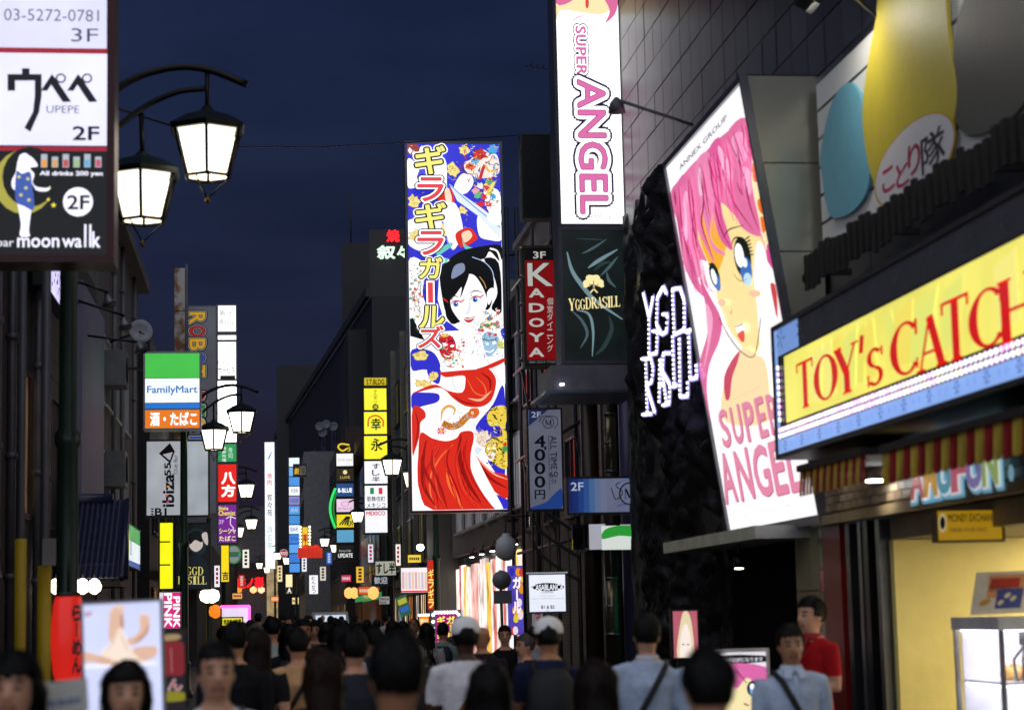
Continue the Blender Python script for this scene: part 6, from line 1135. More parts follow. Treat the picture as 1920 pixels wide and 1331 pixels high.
S.poly([(915, 900), (1030, 890), (1035, 920), (915, 930)], E('c8a878', .5)); S.poly([(915, 960), (1060, 940), (1068, 1110), (1000, 1130), (915, 1110)], E('9a3038', .5)); S.line([(990, 970), (995, 1110)], 8, E('c87a78', .5)); S.text('ん', 975, 1150, 1050, 1215, E('d8d0d0', .8), .05); S.text('ん', 978, 1152, 1047, 1212, E('b82030', .6), .015); S.poly([(940, 1240), (1000, 1220), (1070, 1230), (1075, 1270), (940, 1280)], E('a8a030', .5)); r = S.done(); MB().box((a.x+.02, 11.53, 0), (b.x-.02, 11.58, a.z), BLACKM).build('stand', r)
# ---- left far buildings
l4 = thing('dark_left_building', 'dark narrow building behind the stacked signs on the left', 'building', (-6, 60, 0)); wall_box(l4, -1, -2.9, 51.05, 74, 9, mt('242224', .7, var=.3)); MB().box((-2.9, 51.05, 2.8), (-2.4, 74, 3.0), mt('3a2c1c', .6)).build('canopy', l4)
for y in (53, 57, 61, 65, 69): window(l4, -1, -2.9, y-1.2, y+1.2, .5, 2.6, em('e8a860', .5, .5), mt('3a2414', .6), 2, 'shop_window')
for y in (53, 57, 61, 65, 69): window(l4, -1, -2.9, y-1, y+1, 4, 5.6, glassm('556070'))
for i, px in enumerate((388, 398)): p = at(px, 1117, 58); MB().lathe(p-Vector((0, 0, .2)), [(.04, 0), (.18, .08), (.22, .2), (.18, .34), (.04, .4)], em('fff0d0', 3), 14).tube([p+Vector((0, 0, .2)), p+Vector((0, 0, .6))], .012, WIRE).build('round_lantern', None, '%s of two round white lanterns on the left shopfront' % ('left', 'right')[i], 'lantern', 'round white lanterns')
p = at(404, 1146, 60); MB().lathe(p-Vector((0, 0, .2)), [(.04, 0), (.17, .08), (.2, .2), (.17, .34), (.04, .4)], em('f08020', 1.1), 14).tube([p+Vector((0, 0, .2)), p+Vector((0, 0, .5))], .012, WIRE).build('round_lantern', None, 'orange round lantern below the white lanterns', 'lantern')
l5 = thing('far_left_building', 'low far building on the left with pale louvre front', 'building', (-5, 95, 0)); wall_box(l5, -1, -2.5, 74.05, 118, 5.2, mt('3a3a3e', .7)); l6 = thing('far_corner_building', 'pale grey far building left of the end of the street', 'building', (-6, 140, 0)); wall_box(l6, -1, -2.6, 119, 185, at(470, 1010, 130).z, mt('5c5c60', .7, var=.15))
for y in range(122, 184, 5): window(l6, -1, -2.6, y-1.4, y+1.4, .4, 2.8, em('ffdca0', .7, .5), GREYM, 2, 'shop_window')
S = Sign.facing('barbecue_sign', 'yellow and black sign with barbecue characters in a pink bulb frame', 417, 1158, 454, 1172, 56); S.cabinet(.2, BLACKM, .03).face(em('e8d820', 1.0)); S.text('焼肉食べ放題', 419, 1160, 452, 1170, K, .03); S.done()
S = Sign.facing('pink_bulb_panel', 'white lit panel edged with pink bulbs above the barbecue sign', 416, 1138, 466, 1186, 57); S.cabinet(.15, mt('5a1c4a', .5), .04).face(em('e8dcf4', .9, .2)); r = S.done()
for k in range(12): MB().lathe(S.P(S.W*k/11, S.H+.02, .03), [(.05, 0), (.03, .05)], em('ff60b8', 2), 6, axis=S.N).build('bulb', r); MB().lathe(S.P(S.W+.02, S.H*k/11, .03), [(.05, 0), (.03, .05)], em('ff60b8', 2), 6, axis=S.N).build('bulb', r)
S = Sign.facing('green_ring_sign', 'round green ringed sign behind the purple box sign', 425, 1020, 452, 1058, 72); S.oval(438, 1039, 14, 18, E('4a9a6a', .6)); S.oval(438, 1039, 11, 15, E('a8b0ac', .5)); S.rect(428, 1034, 448, 1044, E('3a7a5a', .6)); S.done()
# ================================================================== street lamps
def lamp_proto(side):
    """post at the origin, two lanterns over the street (side = +1 points to +X)"""
    L = thing('street_lamp', 'x', 'street lamp', (0, 0, 0), 'ornamental street lamps'); gm = mt('22382e', .35, .3, var=.2); dk = mt('1a1a17', .4, .5, var=.2); ly = lambda pts: [(side*x, y, z) for x, y, z in pts]
    def bl_(mb, name, par=L): return mb.build(name, par, local=True)
    bl_(MB().lathe((0, 0, .1), [(.19, 0), (.19, .12), (.14, .2), (.13, .7), (.15, .74), (.1, .8), (.095, 3.2), (.12, 3.25), (.12, 3.33), (.085, 3.38), (.075, 5.9), (.1, 5.95), (.1, 6.05), (.06, 6.1), (.055, 6.6), (.08, 6.65), (.03, 6.72), (.045, 6.8), (.002, 7.0)], gm, 16), 'post')
    arc = [(0, 0, 5.85), (.18, 0, 6.35), (.5, 0, 6.68), (.9, 0, 6.83), (1.25, 0, 6.82), (1.62, 0, 6.68)]; bl_(MB().tube(ly(smooth_open(arc, 5)), .035, dk, 8), 'arm')
    arc2 = [(0, 0, 5.45), (.2, .02, 6.02), (.6, .05, 6.42), (.95, .02, 6.6), (1.24, 0, 6.64)]; bl_(MB().tube(ly(smooth_open(arc2, 5)), .028, dk, 8), 'arm')
    for (x, y, zt) in ((1.25, 0, 6.4), (.64, .32, 6.05)):
        x *= side; rod = MB().tube([(x, y, zt), (x, y*.3, 6.8 if x*side > 1 else 6.43)], .022, dk, 8); lan = bl_(rod, 'lantern'); n = 6
        roof = MB().lathe((x, y, zt-.16), [(.37, -.02), (.39, .03), (.22, .13), (.08, .18), (.03, .24)], mt('18221e', .35, .4), n, False); bl_(roof, 'lantern_roof', lan)
        fr = MB(); R1, R2, z1_, z0_ = .335, .215, zt-.165, zt-.6
        for k in range(n):
            a = 2*math.pi*(k+.5)/n; b = 2*math.pi*(k+1.5)/n; P = lambda r, q, z: Vector((x+r*math.cos(q), y+r*math.sin(q), z)); fr.tube([P(R1, a, z1_), P(R2, a, z0_)], .017, dk, 5); fr.tube([P(R2, a, z0_), P(R2, b, z0_)], .017, dk, 5)
            pn = MB(); i_ = .93; pn.face([P(R1*i_, a+.05, z1_), P(R2*i_, a+.07, z0_+.01), P(R2*i_, b-.07, z0_+.01), P(R1*i_, b-.05, z1_)][::-1], em('fff2d8', 3.2, .3)); bl_(pn, 'pane', lan)
        for q in range(3): a = q*2.094; fr.tube([(x+R2*math.cos(a), y+R2*math.sin(a), z0_), (x+.1*math.cos(a), y+.1*math.sin(a), z0_-.1), (x, y, z0_-.2)], .008, dk, 5)
        fr.lathe((x, y, z0_-.25), [(.005, 0), (.03, .03), (.005, .07)], mt('6a4a1c', .3, .7), 8); bl_(fr, 'lantern_frame', lan)
    return L
pl = lamp_proto(1); pr_ = lamp_proto(-1); fl_ = fr_ = True
for side, px, Y, lab in ((1, 125, 18.3, 'nearest green street lamp, its lanterns beside the red framed bar sign'), (1, 345, 44, 'street lamp behind the square convenience store sign'), (1, 392, 68, 'left street lamp with lanterns beside the red and purple stacked boxes'), (1, 420, 92, 'left street lamp with lanterns below the purple stacked box'),
                         (-1, 820, 58, 'right street lamp on the green pole under the tall illustrated billboard'), (-1, 727, 87, 'right street lamp in front of the yellow and white stacked sign'), (-1, 651, 116, 'right street lamp in front of the black stacked club sign'), (-1, 556, 140, 'far right street lamp by the pale blue stacked sign'), (-1, 516, 165, 'farthest street lamp in front of the tall narrow white sign')):
    x = at(px, 1150, Y).x; src = pl if side > 0 else pr_
    if (side > 0 and fl_) or (side < 0 and fr_):
        src.location = (x, Y, 0); src['label'] = lab
        if side > 0: fl_ = False
        else: fr_ = False
    else: copy_tree(src, None, (x, Y, 0), lab)

# ---- more small signs down the street
for i, (px, py, w, h, Y, c, s, tc) in enumerate(((455, 1030, 12, 34, 88, 'f4f0e0', 1.0, '2a1a10'), (448, 1078, 10, 22, 100, 'e83a20', .9, 'fff0e0'), (520, 1060, 9, 30, 150, 'ffe6b0', .9, '5a1a10'), (566, 1045, 9, 26, 124, 'f4f4ff', 1.0, '1a1a30'), (600, 1062, 11, 26, 112, 'e8e0d0', .8, '201810'), (612, 1035, 10, 22, 110, '2a6ad0', .9, 'f0f4ff'), (668, 1062, 14, 30, 96, 'f0c040', .9, '5a1a10'), (672, 1100, 22, 14, 92, 'e85a20', .8, 'fff0d0'), (690, 1020, 10, 34, 86, 'e8e8f4', .9, 'c02060'), (640, 1078, 18, 12, 104, 'd83a60', .9, 'fff0f8'), (742, 1020, 9, 40, 72, 'f4f0ea', 1.0, 'b02020'), (765, 1040, 24, 14, 68, 'f6d030', 1.0, '201810'), (402, 1060, 10, 40, 70, 'f0f0fa', 1.0, 'b02020'), (436, 1112, 18, 10, 84, 'ffb060', .9, '401008'), (548, 1120, 12, 12, 140, 'ffe0a0', 1.0, '5a2a10'), (508, 1118, 14, 9, 160, 'ff9040', 1.0, 'fff4e0'))):
    S = Sign.facing('shop_sign', 'small %s lit shop sign among the far shops, %s' % (('white', 'red', 'cream', 'pale', 'ivory', 'blue', 'yellow', 'orange', 'lilac white', 'pink', 'off white', 'golden', 'cool white', 'amber', 'warm', 'deep orange')[i], 'upright' if h > w else 'lying wide'), px, py, px+w, py+h, Y, group='small far shop signs'); S.cabinet(.25, GREYM, .03).face(em(c, s, .15)); S.split = True
    nb2 = 4 if h > w else 5      # lettering too small to read at this distance
    for q in range(nb2):
        f0, f1 = .1+.82*q/nb2, .1+.82*(q+.7)/nb2
        if h > w: S.rect(px+w*.28, py+h*f0, px+w*.72, py+h*f1, E(tc, .6))
        else: S.rect(px+w*f0, py+h*.3, px+w*f1, py+h*.7, E(tc, .6))
    S.done()
for i, (px, py, Y) in enumerate(((573, 1030, 121), (583, 1031, 121), (593, 1030, 121), (654, 1112, 100), (664, 1112, 100), (700, 1112, 86))):
    p = at(px, py, Y); MB().lathe(p-Vector((0, 0, .25)), [(.06, 0), (.2, .1), (.24, .27), (.2, .44), (.06, .54)], em(('e83018', 'ffb060')[i > 2], .9 if i < 3 else 1.5), 12).tube([p+Vector((0, 0, .28)), p+Vector((0, 0, .6))], .02, WIRE, 6).build('paper_lantern', None, ('first', 'second', 'third')[i % 3]+(' red paper lantern from the left along the far awning' if i < 3 else ' amber paper lantern from the left before the right shopfronts'), 'lantern', 'paper lanterns down the street')
# ================================================================== people
def ring(c, rx, ry, ax, ay, n=14): return [c+ax*(rx*math.cos(6.28318*k/n))+ay*(ry*math.sin(6.28318*k/n)) for k in range(n)]
def loft(mb, secs, m, n=14):
    """closed surface through elliptical sections (centre, rx, ry) whose axes follow the path"""
    vs = []; fs = []; L = len(secs)
    for i, (c, rx, ry) in enumerate(secs):
        t = (secs[min(i+1, L-1)][0]-secs[max(i-1, 0)][0]).normalized(); ax = Vector((1, 0, 0)); ax = (ax-t*ax.dot(t)).normalized() if abs(t.x) < .95 else Vector((0, 0, 1)); ay = t.cross(ax)
        vs += ring(c, rx, ry, ax, ay, n)
    for i in range(L-1):
        for k in range(n): fs.append((i*n+k, i*n+(k+1) % n, (i+1)*n+(k+1) % n, (i+1)*n+k))
    fs.append(tuple(reversed(range(n)))); fs.append(tuple(range((L-1)*n, L*n))); mb.faces(vs, fs, m)
V = Vector
DUM = bpy.data.materials.new('dummy')
def person_mesh(key, arms, stride=.12, sleeve='short', loose=1.0, female=False, face=True):
    """one continuous body 1.70 m tall facing -Y: torso, neck, head with face, arms, legs joined by voxel remesh; hands added with five fingers.
    arms: for each side (elbow, wrist) offsets. Material slots: skin, shirt, trousers, shoes, lips, eye"""
    mb = MB(); w = .92 if female else 1.0; segs = []
    torso = [(V((0, 0, .86)), .15*w, .11), (V((0, .0, .95)), .165*w, .12), (V((0, .0, 1.08)), .145*w*loose, .115*loose), (V((0, .0, 1.2)), .16*w*loose, .125*loose), (V((0, .01, 1.3)), .175*w*loose, .125*loose), (V((0, .015, 1.38)), .17*w, .105), (V((0, .015, 1.43)), .11*w, .08), (V((0, .01, 1.46)), .065, .062)]
    loft(mb, torso, DUM)
    loft(mb, [(V((0, .012, 1.4)), .062, .06), (V((0, .0, 1.47)), .054, .056), (V((0, -.008, 1.54)), .055, .06)], DUM)
    head = [(1.475, .03, .04, -.03), (1.49, .045, .065, -.025), (1.52, .058, .082, -.015), (1.56, .068, .092, -.008), (1.60, .073, .097, 0), (1.64, .075, .1, .004), (1.67, .068, .092, .006), (1.69, .05, .07, .008), (1.70, .02, .03, .008)]
    loft(mb, [(V((0, y, z)), rx, ry) for z, rx, ry, y in head], DUM, 18)
    loft(mb, [(V((0, -.085, 1.605)), .008, .008), (V((0, -.103, 1.585)), .011, .012), (V((0, -.112, 1.565)), .016, .014), (V((0, -.09, 1.556)), .012, .01)], DUM, 8)     # nose
    for s in (-1, 1): loft(mb, [(V((s*.068, .012, 1.555)), .006, .012), (V((s*.08, .016, 1.58)), .008, .02), (V((s*.08, .02, 1.605)), .008, .02), (V((s*.072, .016, 1.615)), .005, .01)], DUM, 8)
    hands = []
    for s, (el, wr) in zip((-1, 1), arms):
        sh = V((s*.185*w, .015, 1.37)); e = sh+V((s*el[0], el[1], el[2])); r = e+V((s*wr[0], wr[1], wr[2])); k = 1.2 if sleeve else 1.0
        loft(mb, [(V((s*.12*w, .015, 1.38)), .06, .06), (sh, .062, .062), (sh.lerp(e, .35), .054*k, .054*k), (sh.lerp(e, .7), .045*(k if sleeve != 'none' else 1), .045*k), (e, .041*(1.15 if sleeve == 'long' else 1), .041*(1.15 if sleeve == 'long' else 1)), (e.lerp(r, .4), .04*(1.12 if sleeve == 'long' else 1), .038*(1.12 if sleeve == 'long' else 1)), (r, .027, .024)], DUM, 10)
        segs += [('uarm', sh, e), ('farm', e, r)]; hands.append((s, e, r))
    for s in (-1, 1):
        hip = V((s*.085, 0, .9)); kn = V((s*.09, s*stride*.5-.02, .48)); an = V((s*.09, s*stride+.03, .09)); loft(mb, [(hip+V((0, 0, .04)), .085, .1), (hip.lerp(kn, .3), .082, .09), (hip.lerp(kn, .75), .066, .068), (kn, .058, .06), (kn.lerp(an, .35), .058, .06), (kn.lerp(an, .8), .045, .048), (an, .042, .046)], DUM, 12)
        loft(mb, [(an+V((0, .05, -.03)), .035, .035), (an+V((0, 0, -.045)), .043, .045), (an+V((0, -.09, -.055)), .045, .034), (an+V((0, -.17, -.062)), .035, .022)], DUM, 10); segs += [('thigh', hip, kn), ('calf', kn, an), ('foot', an+V((0, .05, -.05)), an+V((0, -.17, -.06)))]
    me = bpy.data.meshes.new(key); me.from_pydata([tuple(v) for v in mb.v], [], mb.f); o = bpy.data.objects.new(key, me); COL.objects.link(o)
    rm = o.modifiers.new('r', 'REMESH'); rm.mode = 'VOXEL'; rm.voxel_size = .0125; sm = o.modifiers.new('s', 'SMOOTH'); sm.factor = .5; sm.iterations = 3
    bpy.context.view_layer.update(); me2 = bpy.data.meshes.new_from_object(o.evaluated_get(bpy.context.evaluated_depsgraph_get())); bpy.data.objects.remove(o)
    vs = [v.co.copy() for v in me2.vertices]; fs = [tuple(p.vertices) for p in me2.polygons]; mi = []
    for p in me2.polygons:
        c = p.center; best = None
        def dist(a, b): d = b-a; t = max(0, min(1, (c-a).dot(d)/d.length_squared)); return (c-(a+d*t)).length, t
        reg = 1
        if c.z > 1.445 or (c.z > 1.42 and abs(c.x) < .07 and c.y < .0): reg = 0
        else:
            bd = 9
            for nm, a, b in segs:
                d, t = dist(a, b)
                if d < bd: bd = d; best = (nm, t)
            inside_torso = abs(c.x) < .175*w and c.z > .93 and abs(c.y) < .15
            if best[0] in ('uarm', 'farm') and not (inside_torso and bd > .062):
                reg = 1 if (sleeve == 'long' or (sleeve == 'short' and best[0] == 'uarm' and best[1] < .72)) else 0
            elif c.z > .93: reg = 1
            elif best[0] == 'foot' or c.z < .09: reg = 3
            else: reg = 2
        if face and c.z > 1.5 and c.y < -.06:
            if abs(c.x) < .026 and 1.522 < c.z < 1.538: reg = 4
            if 1.594 < c.z < 1.606 and .018 < abs(c.x) < .044: reg = 5
            if 1.62 < c.z < 1.629 and .016 < abs(c.x) < .05: reg = 5
        mi.append(reg)
    for s, e, r in hands:   # palm, four fingers, thumb
        d = (r-e).normalized(); h = MB(); side = V((0, -1, 0)) if abs(d.y) < .7 else V((0, 0, 1)); side = (side-d*side.dot(d)).normalized(); nrm = d.cross(side)*(-s)
        loft(h, [(r-d*.01, .024, .024), (r+d*.03, .03, .018), (r+d*.08, .036, .016), (r+d*.095, .03, .013)], DUM, 8)
        for k, ln in enumerate((.06, .075, .07, .052)):
            b0 = r+d*.088+side*(.027-.018*k); h.tube([b0, b0+d*ln*.45+nrm*.006, b0+d*ln*.8+nrm*.022, b0+d*ln+nrm*.036], [.0085, .008, .0075, .005], DUM, 6)
        b0 = r+d*.03+side*.026; h.tube([b0, b0+d*.025+side*.022, b0+d*.055+side*.028+nrm*.008, b0+d*.07+side*.026+nrm*.014], [.011, .0105, .009, .006], DUM, 6)
        i = len(vs); vs += h.v; fs += [tuple(a+i for a in f) for f in h.f]; mi += [0]*len(h.f)
    me3 = bpy.data.meshes.new(key); me3.from_pydata([tuple(v) for v in vs], [], fs)
    for k in range(6): me3.materials.append(DUM)
    for p, k in zip(me3.polygons, mi): p.material_index = k; p.use_smooth = True
    me3.update(); return me3
DOWN = ((.04, .02, -.27), (.0, -.06, -.25)); DOWNB = ((.04, -.06, -.26), (-.01, -.12, -.21)); BENT = ((.05, .0, -.27), (-.06, -.2, .02)); HIGH = ((.06, -.1, -.22), (-.08, -.16, .14))
BODY = {'walk': person_mesh('body_walk', (DOWN, DOWNB), .14), 'long': person_mesh('body_long', (DOWN, DOWN), .1, 'long', 1.06), 'fem': person_mesh('body_fem', (DOWN, DOWNB), .1, 'short', .95, True), 'hold': person_mesh('body_hold', (BENT, BENT), .05), 'phone': person_mesh('body_phone', (DOWN, HIGH), .08, 'short')}
def hair_mesh(style, seed=0):
    """hair as a closed shell round the skull; where the face is it dips inside the head"""
    r = random.Random(seed); vs = []; fs = []; vs_s = []; fs_s = []; nu, nv = 48, 30; c = V((0, .004, 1.605))
    for j in range(nv+1):
        th = math.pi*j/nv
        for i in range(nu):
            ph = 6.28318*i/nu; d = V((math.sin(th)*math.cos(ph), math.sin(th)*math.sin(ph), math.cos(th)))
            cp, sp = math.cos(ph), math.sin(ph); st = noise.noise(V((cp*3, sp*3, th*1.2+seed)))*.7+noise.noise(V((cp*11, sp*11, th*1.6+seed+3)))*.8
            R_ = .015+.012*st
            base = V((d.x*.077, d.y*.102, d.z*.098)); front = -d.y
            if style in ('short', 'crop'): low = -.25+.35*max(0, front)*1.2 if front < .35 else .42; low = -.62 if front < -.2 else low
            elif style == 'bob': low = -1.2 if front < .3 else .30
            else: low = -1.3 if front < .25 else .36
            fringe = low+.08*noise.noise(V((cp*6, sp*6, seed)))
            if d.z < fringe: p = c+base*.8
            else:
                p = c+base+d*(R_*(1.5 if style in ('bob', 'long') else 1.35*max(.3, .45+.6*d.z) if style == 'short' else .55)); p.z += .006*(style != 'crop')
                if style in ('long', 'bob') and d.z < 0:
                    k = -d.z; L_ = .42 if style == 'long' else .12; hz = math.sqrt(max(0, 1-d.z*d.z)); rad = max(hz, .82)
                    q = V((d.x/max(hz, .05)*.098*rad, d.y/max(hz, .05)*.1*rad+.02*k, 0)); p = V((c.x+q.x*(1+.25*k), c.y+q.y*(1+.1*k)+.03*k, c.z-k*L_*(1+.22*st)+.01*st)); p += V((d.x, d.y, 0))*st*.035
            vs.append(p)
    for j in range(nv):
        for i in range(nu): fs.append((j*nu+i, (j+1)*nu+i, (j+1)*nu+(i+1) % nu, j*nu+(i+1) % nu))
    if style != 'crop':      # loose strands lying over the shell, tips lifting away
        ok = lambda j, i: (vs[j*nu+i]-c).length > .088
        for _ in range(520 if style == 'short' else 640):
            j0 = r.randrange(1, nv-8); i0 = r.randrange(nu); L_ = r.randrange(4, 8) if style == 'short' else r.randrange(6, 14); tw = r.choice((0, 0, 1, -1)); P = []
            for s in range(L_):
                j = min(nv-1, j0+s); i = (i0+(tw*s)//3) % nu
                if j >= nv-1 or not ok(j, i): break
                p = vs[j*nu+i]; d = V((p.x-c.x, p.y-c.y, (p.z-c.z)*(.4 if p.z > c.z else 0))).normalized(); P.append((p+d*(.002+r.uniform(.002, .013)*(s/L_)**1.5), d))
            if len(P) < 4: continue
            k0 = len(vs_s); w = r.uniform(.0025, .0055)
            for q, (p, d) in enumerate(P):
                t = d.cross(V((0, 0, 1))).normalized() if abs(d.z) < .95 else V((1, 0, 0)); ww = w*(1-.8*(q/(len(P)-1))**2); vs_s += [p-t*ww, p+t*ww]
            fs_s += [(k0+2*q, k0+2*q+1, k0+2*q+3, k0+2*q+2) for q in range(len(P)-1)]
        n0 = len(vs); vs += vs_s; fs += [tuple(a+n0 for a in f) for f in fs_s]
    me = bpy.data.meshes.new('hair_'+style); me.from_pydata([tuple(v) for v in vs], [], fs); me.materials.append(DUM)
    for p in me.polygons: p.use_smooth = True
    me.update(); return me
HAIR = {(s, k): hair_mesh(s, k) for s in ('short', 'long', 'bob', 'crop') for k in (1, 2)}
def hairm(h):
    k = ('h', h)
    if k not in MATS:
        m = mt(tuple(x*.55 for x in lin(h)), .5, var=.5, scale=30, bump=.25, bscale=120, spec=.2, streak=True).copy(); MATS[k] = m
    return MATS[k]
SKIN = {'light': mt('cf9878', .5, var=.06, scale=8, bump=.03), 'tan': mt('b07c5a', .5, var=.06, scale=8, bump=.03), 'dark': mt('4a2e20', .5, var=.06, scale=8, bump=.03)}
LIP = mt('8a4038', .45, var=.05); EYEM = mt('120d0b', .25, var=.05); SHOE = mt('1a1a1c', .5)
def child(o, name, mesh, mats, loc=(0, 0, 0)):
    c = bpy.data.objects.new(name, mesh); COL.objects.link(c); c.parent = o; c.location = loc
    for i, m in enumerate(mats): c.material_slots[i].link = 'OBJECT'; c.material_slots[i].material = m
    return c
def cloth(h): return mt(h, .85, var=.2, scale=7, bump=1.0, bscale=11, spec=.2)
PART = {}
def part_mesh(name, fn):
    if name not in PART:
        mb = MB(); fn(mb); me = bpy.data.meshes.new(name); me.from_pydata([tuple(v) for v in mb.v], [], mb.f); me.materials.append(DUM)
        for p in me.polygons: p.use_smooth = True
        me.update(); PART[name] = me
    return PART[name]
def cap_fn(mb):
    mb.lathe((0, .005, 1.625), [(.092, -.012), (.098, .0), (.096, .03), (.083, .065), (.055, .092), (.012, .104), (.002, .106)], DUM, 24)
    mb.faces([(.09*math.sin(a), .0-.09*math.cos(a)-e*.075*math.cos(a*.8), 1.622-e*.012+z) for z in (0, -.006) for e in (0, 1) for a in [k*.2-1.0 for k in range(11)]], [(k, k+1, 12+k, 11+k) for k in range(10)]+[(22+k, 33+k, 34+k, 23+k) for k in range(10)]+[(11+k, 12+k, 34+k, 33+k) for k in range(10)], DUM)
def pack_fn(mb):
    loft(mb, [(V((0, .19, .95)), .13, .06), (V((0, .2, 1.0)), .155, .08), (V((0, .21, 1.15)), .16, .09), (V((0, .2, 1.3)), .15, .08), (V((0, .17, 1.38)), .1, .04)], DUM, 16)
def straps_fn(mb):
    for s in (-1, 1): mb.tube([V((s*.1, .13, 1.36)), V((s*.11, .06, 1.43)), V((s*.115, -.06, 1.4)), V((s*.12, -.135, 1.28)), V((s*.13, -.13, 1.1)), V((s*.15, .0, .99))], .022, DUM, 6)
def cross_fn(mb): mb.tube([V((-.12, -.02, 1.43)), V((-.1, .1, 1.40)), V((-.02, .155, 1.27)), V((.08, .15, 1.1)), V((.17, .05, .95)), V((.15, -.09, .98)), V((.0, -.165, 1.2)), V((-.09, -.12, 1.38)), V((-.12, -.02, 1.43))], .02, DUM, 6)
def bag_fn(mb): loft(mb, [(V((.17, .08, .78)), .1, .05), (V((.18, .09, .84)), .12, .06), (V((.18, .09, .95)), .12, .06), (V((.18, .08, 1.0)), .1, .04)], DUM, 14)
def collar_fn(mb):
    mb.lathe((0, .006, 1.425), [(.085, 0), (.075, .03), (.066, .052), (.062, .05), (.07, .02), (.078, -.004)], DUM, 20)
    for s in (-1, 1): mb.faces([(s*.012, -.085, 1.455), (s*.062, -.07, 1.45), (s*.075, -.105, 1.405), (s*.03, -.118, 1.39)], [(0, 1, 2, 3)], DUM); 
    mb.tube([V((0, -.1, 1.41)), V((0, -.128, 1.33)), V((0, -.137, 1.22)), V((0, -.126, 1.08)), V((0, -.128, .96))], .008, DUM, 6)
n_p = 0
def person(label, px, py, Y, body='walk', face=0, hair='short', hc='15110f', shirt='22232a', trousers='1c1e26', skin='light', extras=(), lean=0, group='people walking in the street'):
    """top of the head at this photograph pixel, standing on the ground at distance Y; face 0 looks away down the street, 180 to the camera"""
    global n_p; n_p += 1; t = at(px, py, Y); h = max(1.5, min(1.92, t.z-.0)); sc = h/1.72
    o = bpy.data.objects.new('person', BODY[body]); COL.objects.link(o); o.location = (t.x, Y, 0.0 if -1.75 < t.x < 4.75 else .1); o.rotation_euler = (0, R(lean), R(180+face)); o.scale = (sc*.98+.02, sc*.98+.02, (h-(0.0 if -1.75 < t.x < 4.75 else .1))/1.72)
    for i, m in enumerate((SKIN[skin], cloth(shirt), cloth(trousers), SHOE, LIP, EYEM)): o.material_slots[i].link = 'OBJECT'; o.material_slots[i].material = m
    tag(o, label, 'person', group)
    if hair: child(o, 'hair', HAIR[(hair, 1+n_p % 2)], [hairm(hc)])
    for ex in extras:
        k, col = ex.split(':')
        fn = {'cap': cap_fn, 'backpack': pack_fn, 'straps': straps_fn, 'strap': cross_fn, 'bag': bag_fn, 'collar': collar_fn}[k]; child(o, {'straps': 'backpack_strap', 'strap': 'shoulder_strap', 'bag': 'shoulder_bag'}.get(k, k), part_mesh(k, fn), [mt(col, .7, var=.15, scale=12, bump=.2)])
    return o
person('person in dark clothes very close, back turned, below the yellow stacked sign', 742, 1193, 6.0, 'walk', 6, 'short', '0e0c0b', '1a1b20', skin='tan')
person('person in dark clothes close to the camera, back of the head before the reception board', 1326, 1222, 6.2, 'walk', -4, 'short', '0c0b0b', '16171c')
person('person facing the camera at the left edge beside the hand held placard', 28, 1228, 7.4, 'fem', 172, 'bob', '0d0b0b', '2a2a30')
person('person facing the camera in front of the bare feet board', 236, 1246, 8.2, 'fem', 190, 'long', '17100d', '3a3038')
person('person in a white T-shirt with black backpack straps facing the camera', 406, 1208, 8.6, 'walk', 186, 'short', '100d0c', 'e4e0e6', skin='light', extras=('straps:16161a', 'backpack:16161a'))
person('person in a black top from behind, right of the peach sweater', 606, 1224, 10, 'fem', 3, 'long', '3a2418', '141418')
person('person in dark top from behind, just right of the white T-shirt with brown strap', 916, 1250, 8.4, 'fem', -3, 'long', '14100f', '1a1a1e')
person('person in dark top from behind between the navy and the pale blue shirts', 1116, 1243, 8.6, 'fem', 4, 'long', '22160f', '1a1a1e')
person('person in white cap and white T-shirt with a brown bag strap, from behind', 872, 1157, 13, 'walk', 5, 'crop', '0e0c0b', 'e2e0e2', '22242c', 'dark', ('cap:f0eeec', 'strap:6a3418', 'bag:1c1a1c'))
person('person in white cap and navy T-shirt with a black backpack, from behind', 1028, 1157, 13.2, 'walk', -5, 'crop', '14100e', '1d2340', '1c1e26', 'tan', ('cap:f0eeec', 'backpack:0e0f14', 'straps:0e0f14'))
person('person in pale blue shirt with a dark strap across the back, from behind', 1211, 1154, 12.5, 'long', -4, 'short', '12100f', 'b2c2da', '23252e', 'light', ('strap:16161a', 'bag:16161a', 'collar:c0cee2'))
person('person in pale blue buttoned shirt with cross strap walking to the camera', 1481, 1174, 12, 'long', 178, 'short', '1a1513', 'bccce4', '23252e', 'tan', ('strap:16161a', 'collar:c8d6ea'))
person('person in a red polo shirt holding a phone by the stone pillar', 1519, 1121, 14.6, 'hold', 112, 'short', '0e0c0b', 'b01418', '16161a', 'light', ('collar:98101a',), group='people standing at shop fronts')
person('person in a peach sweater with a black shoulder bag, from behind', 558, 1180, 15.5, 'long', 3, 'short', '14100e', 'd8a878', '22242c', 'light', ('strap:121214', 'bag:121214'))
person('broad person in a black jacket from behind, left of the peach sweater', 440, 1168, 14, 'long', 2, 'short', '0e0c0b', '141519', extras=())
person('person in dark top from behind between the black jacket and the peach sweater', 482, 1181, 15, 'fem', -3, 'long', '2a1a12', '1c1a1e')
person('person in a dark grey T-shirt with straps, from behind', 664, 1184, 13, 'walk', 4, 'short', '100d0c', '2c3138', extras=('straps:121214',))
person('person in a pale lilac white top walking away behind the dark grey T-shirt', 637, 1172, 17.5, 'fem', 2, 'long', '0e0c0c', 'a8a6b0')
person('person in black jacket facing the camera by the glowing shopfront', 946, 1174, 24, 'long', 176, 'short', '0c0b0b', '121216', extras=(), skin='light')
person('person in a dark top turned sideways left of the navy T-shirt', 984, 1190, 20, 'walk', 100, 'short', '6a6664', '2a2c34')
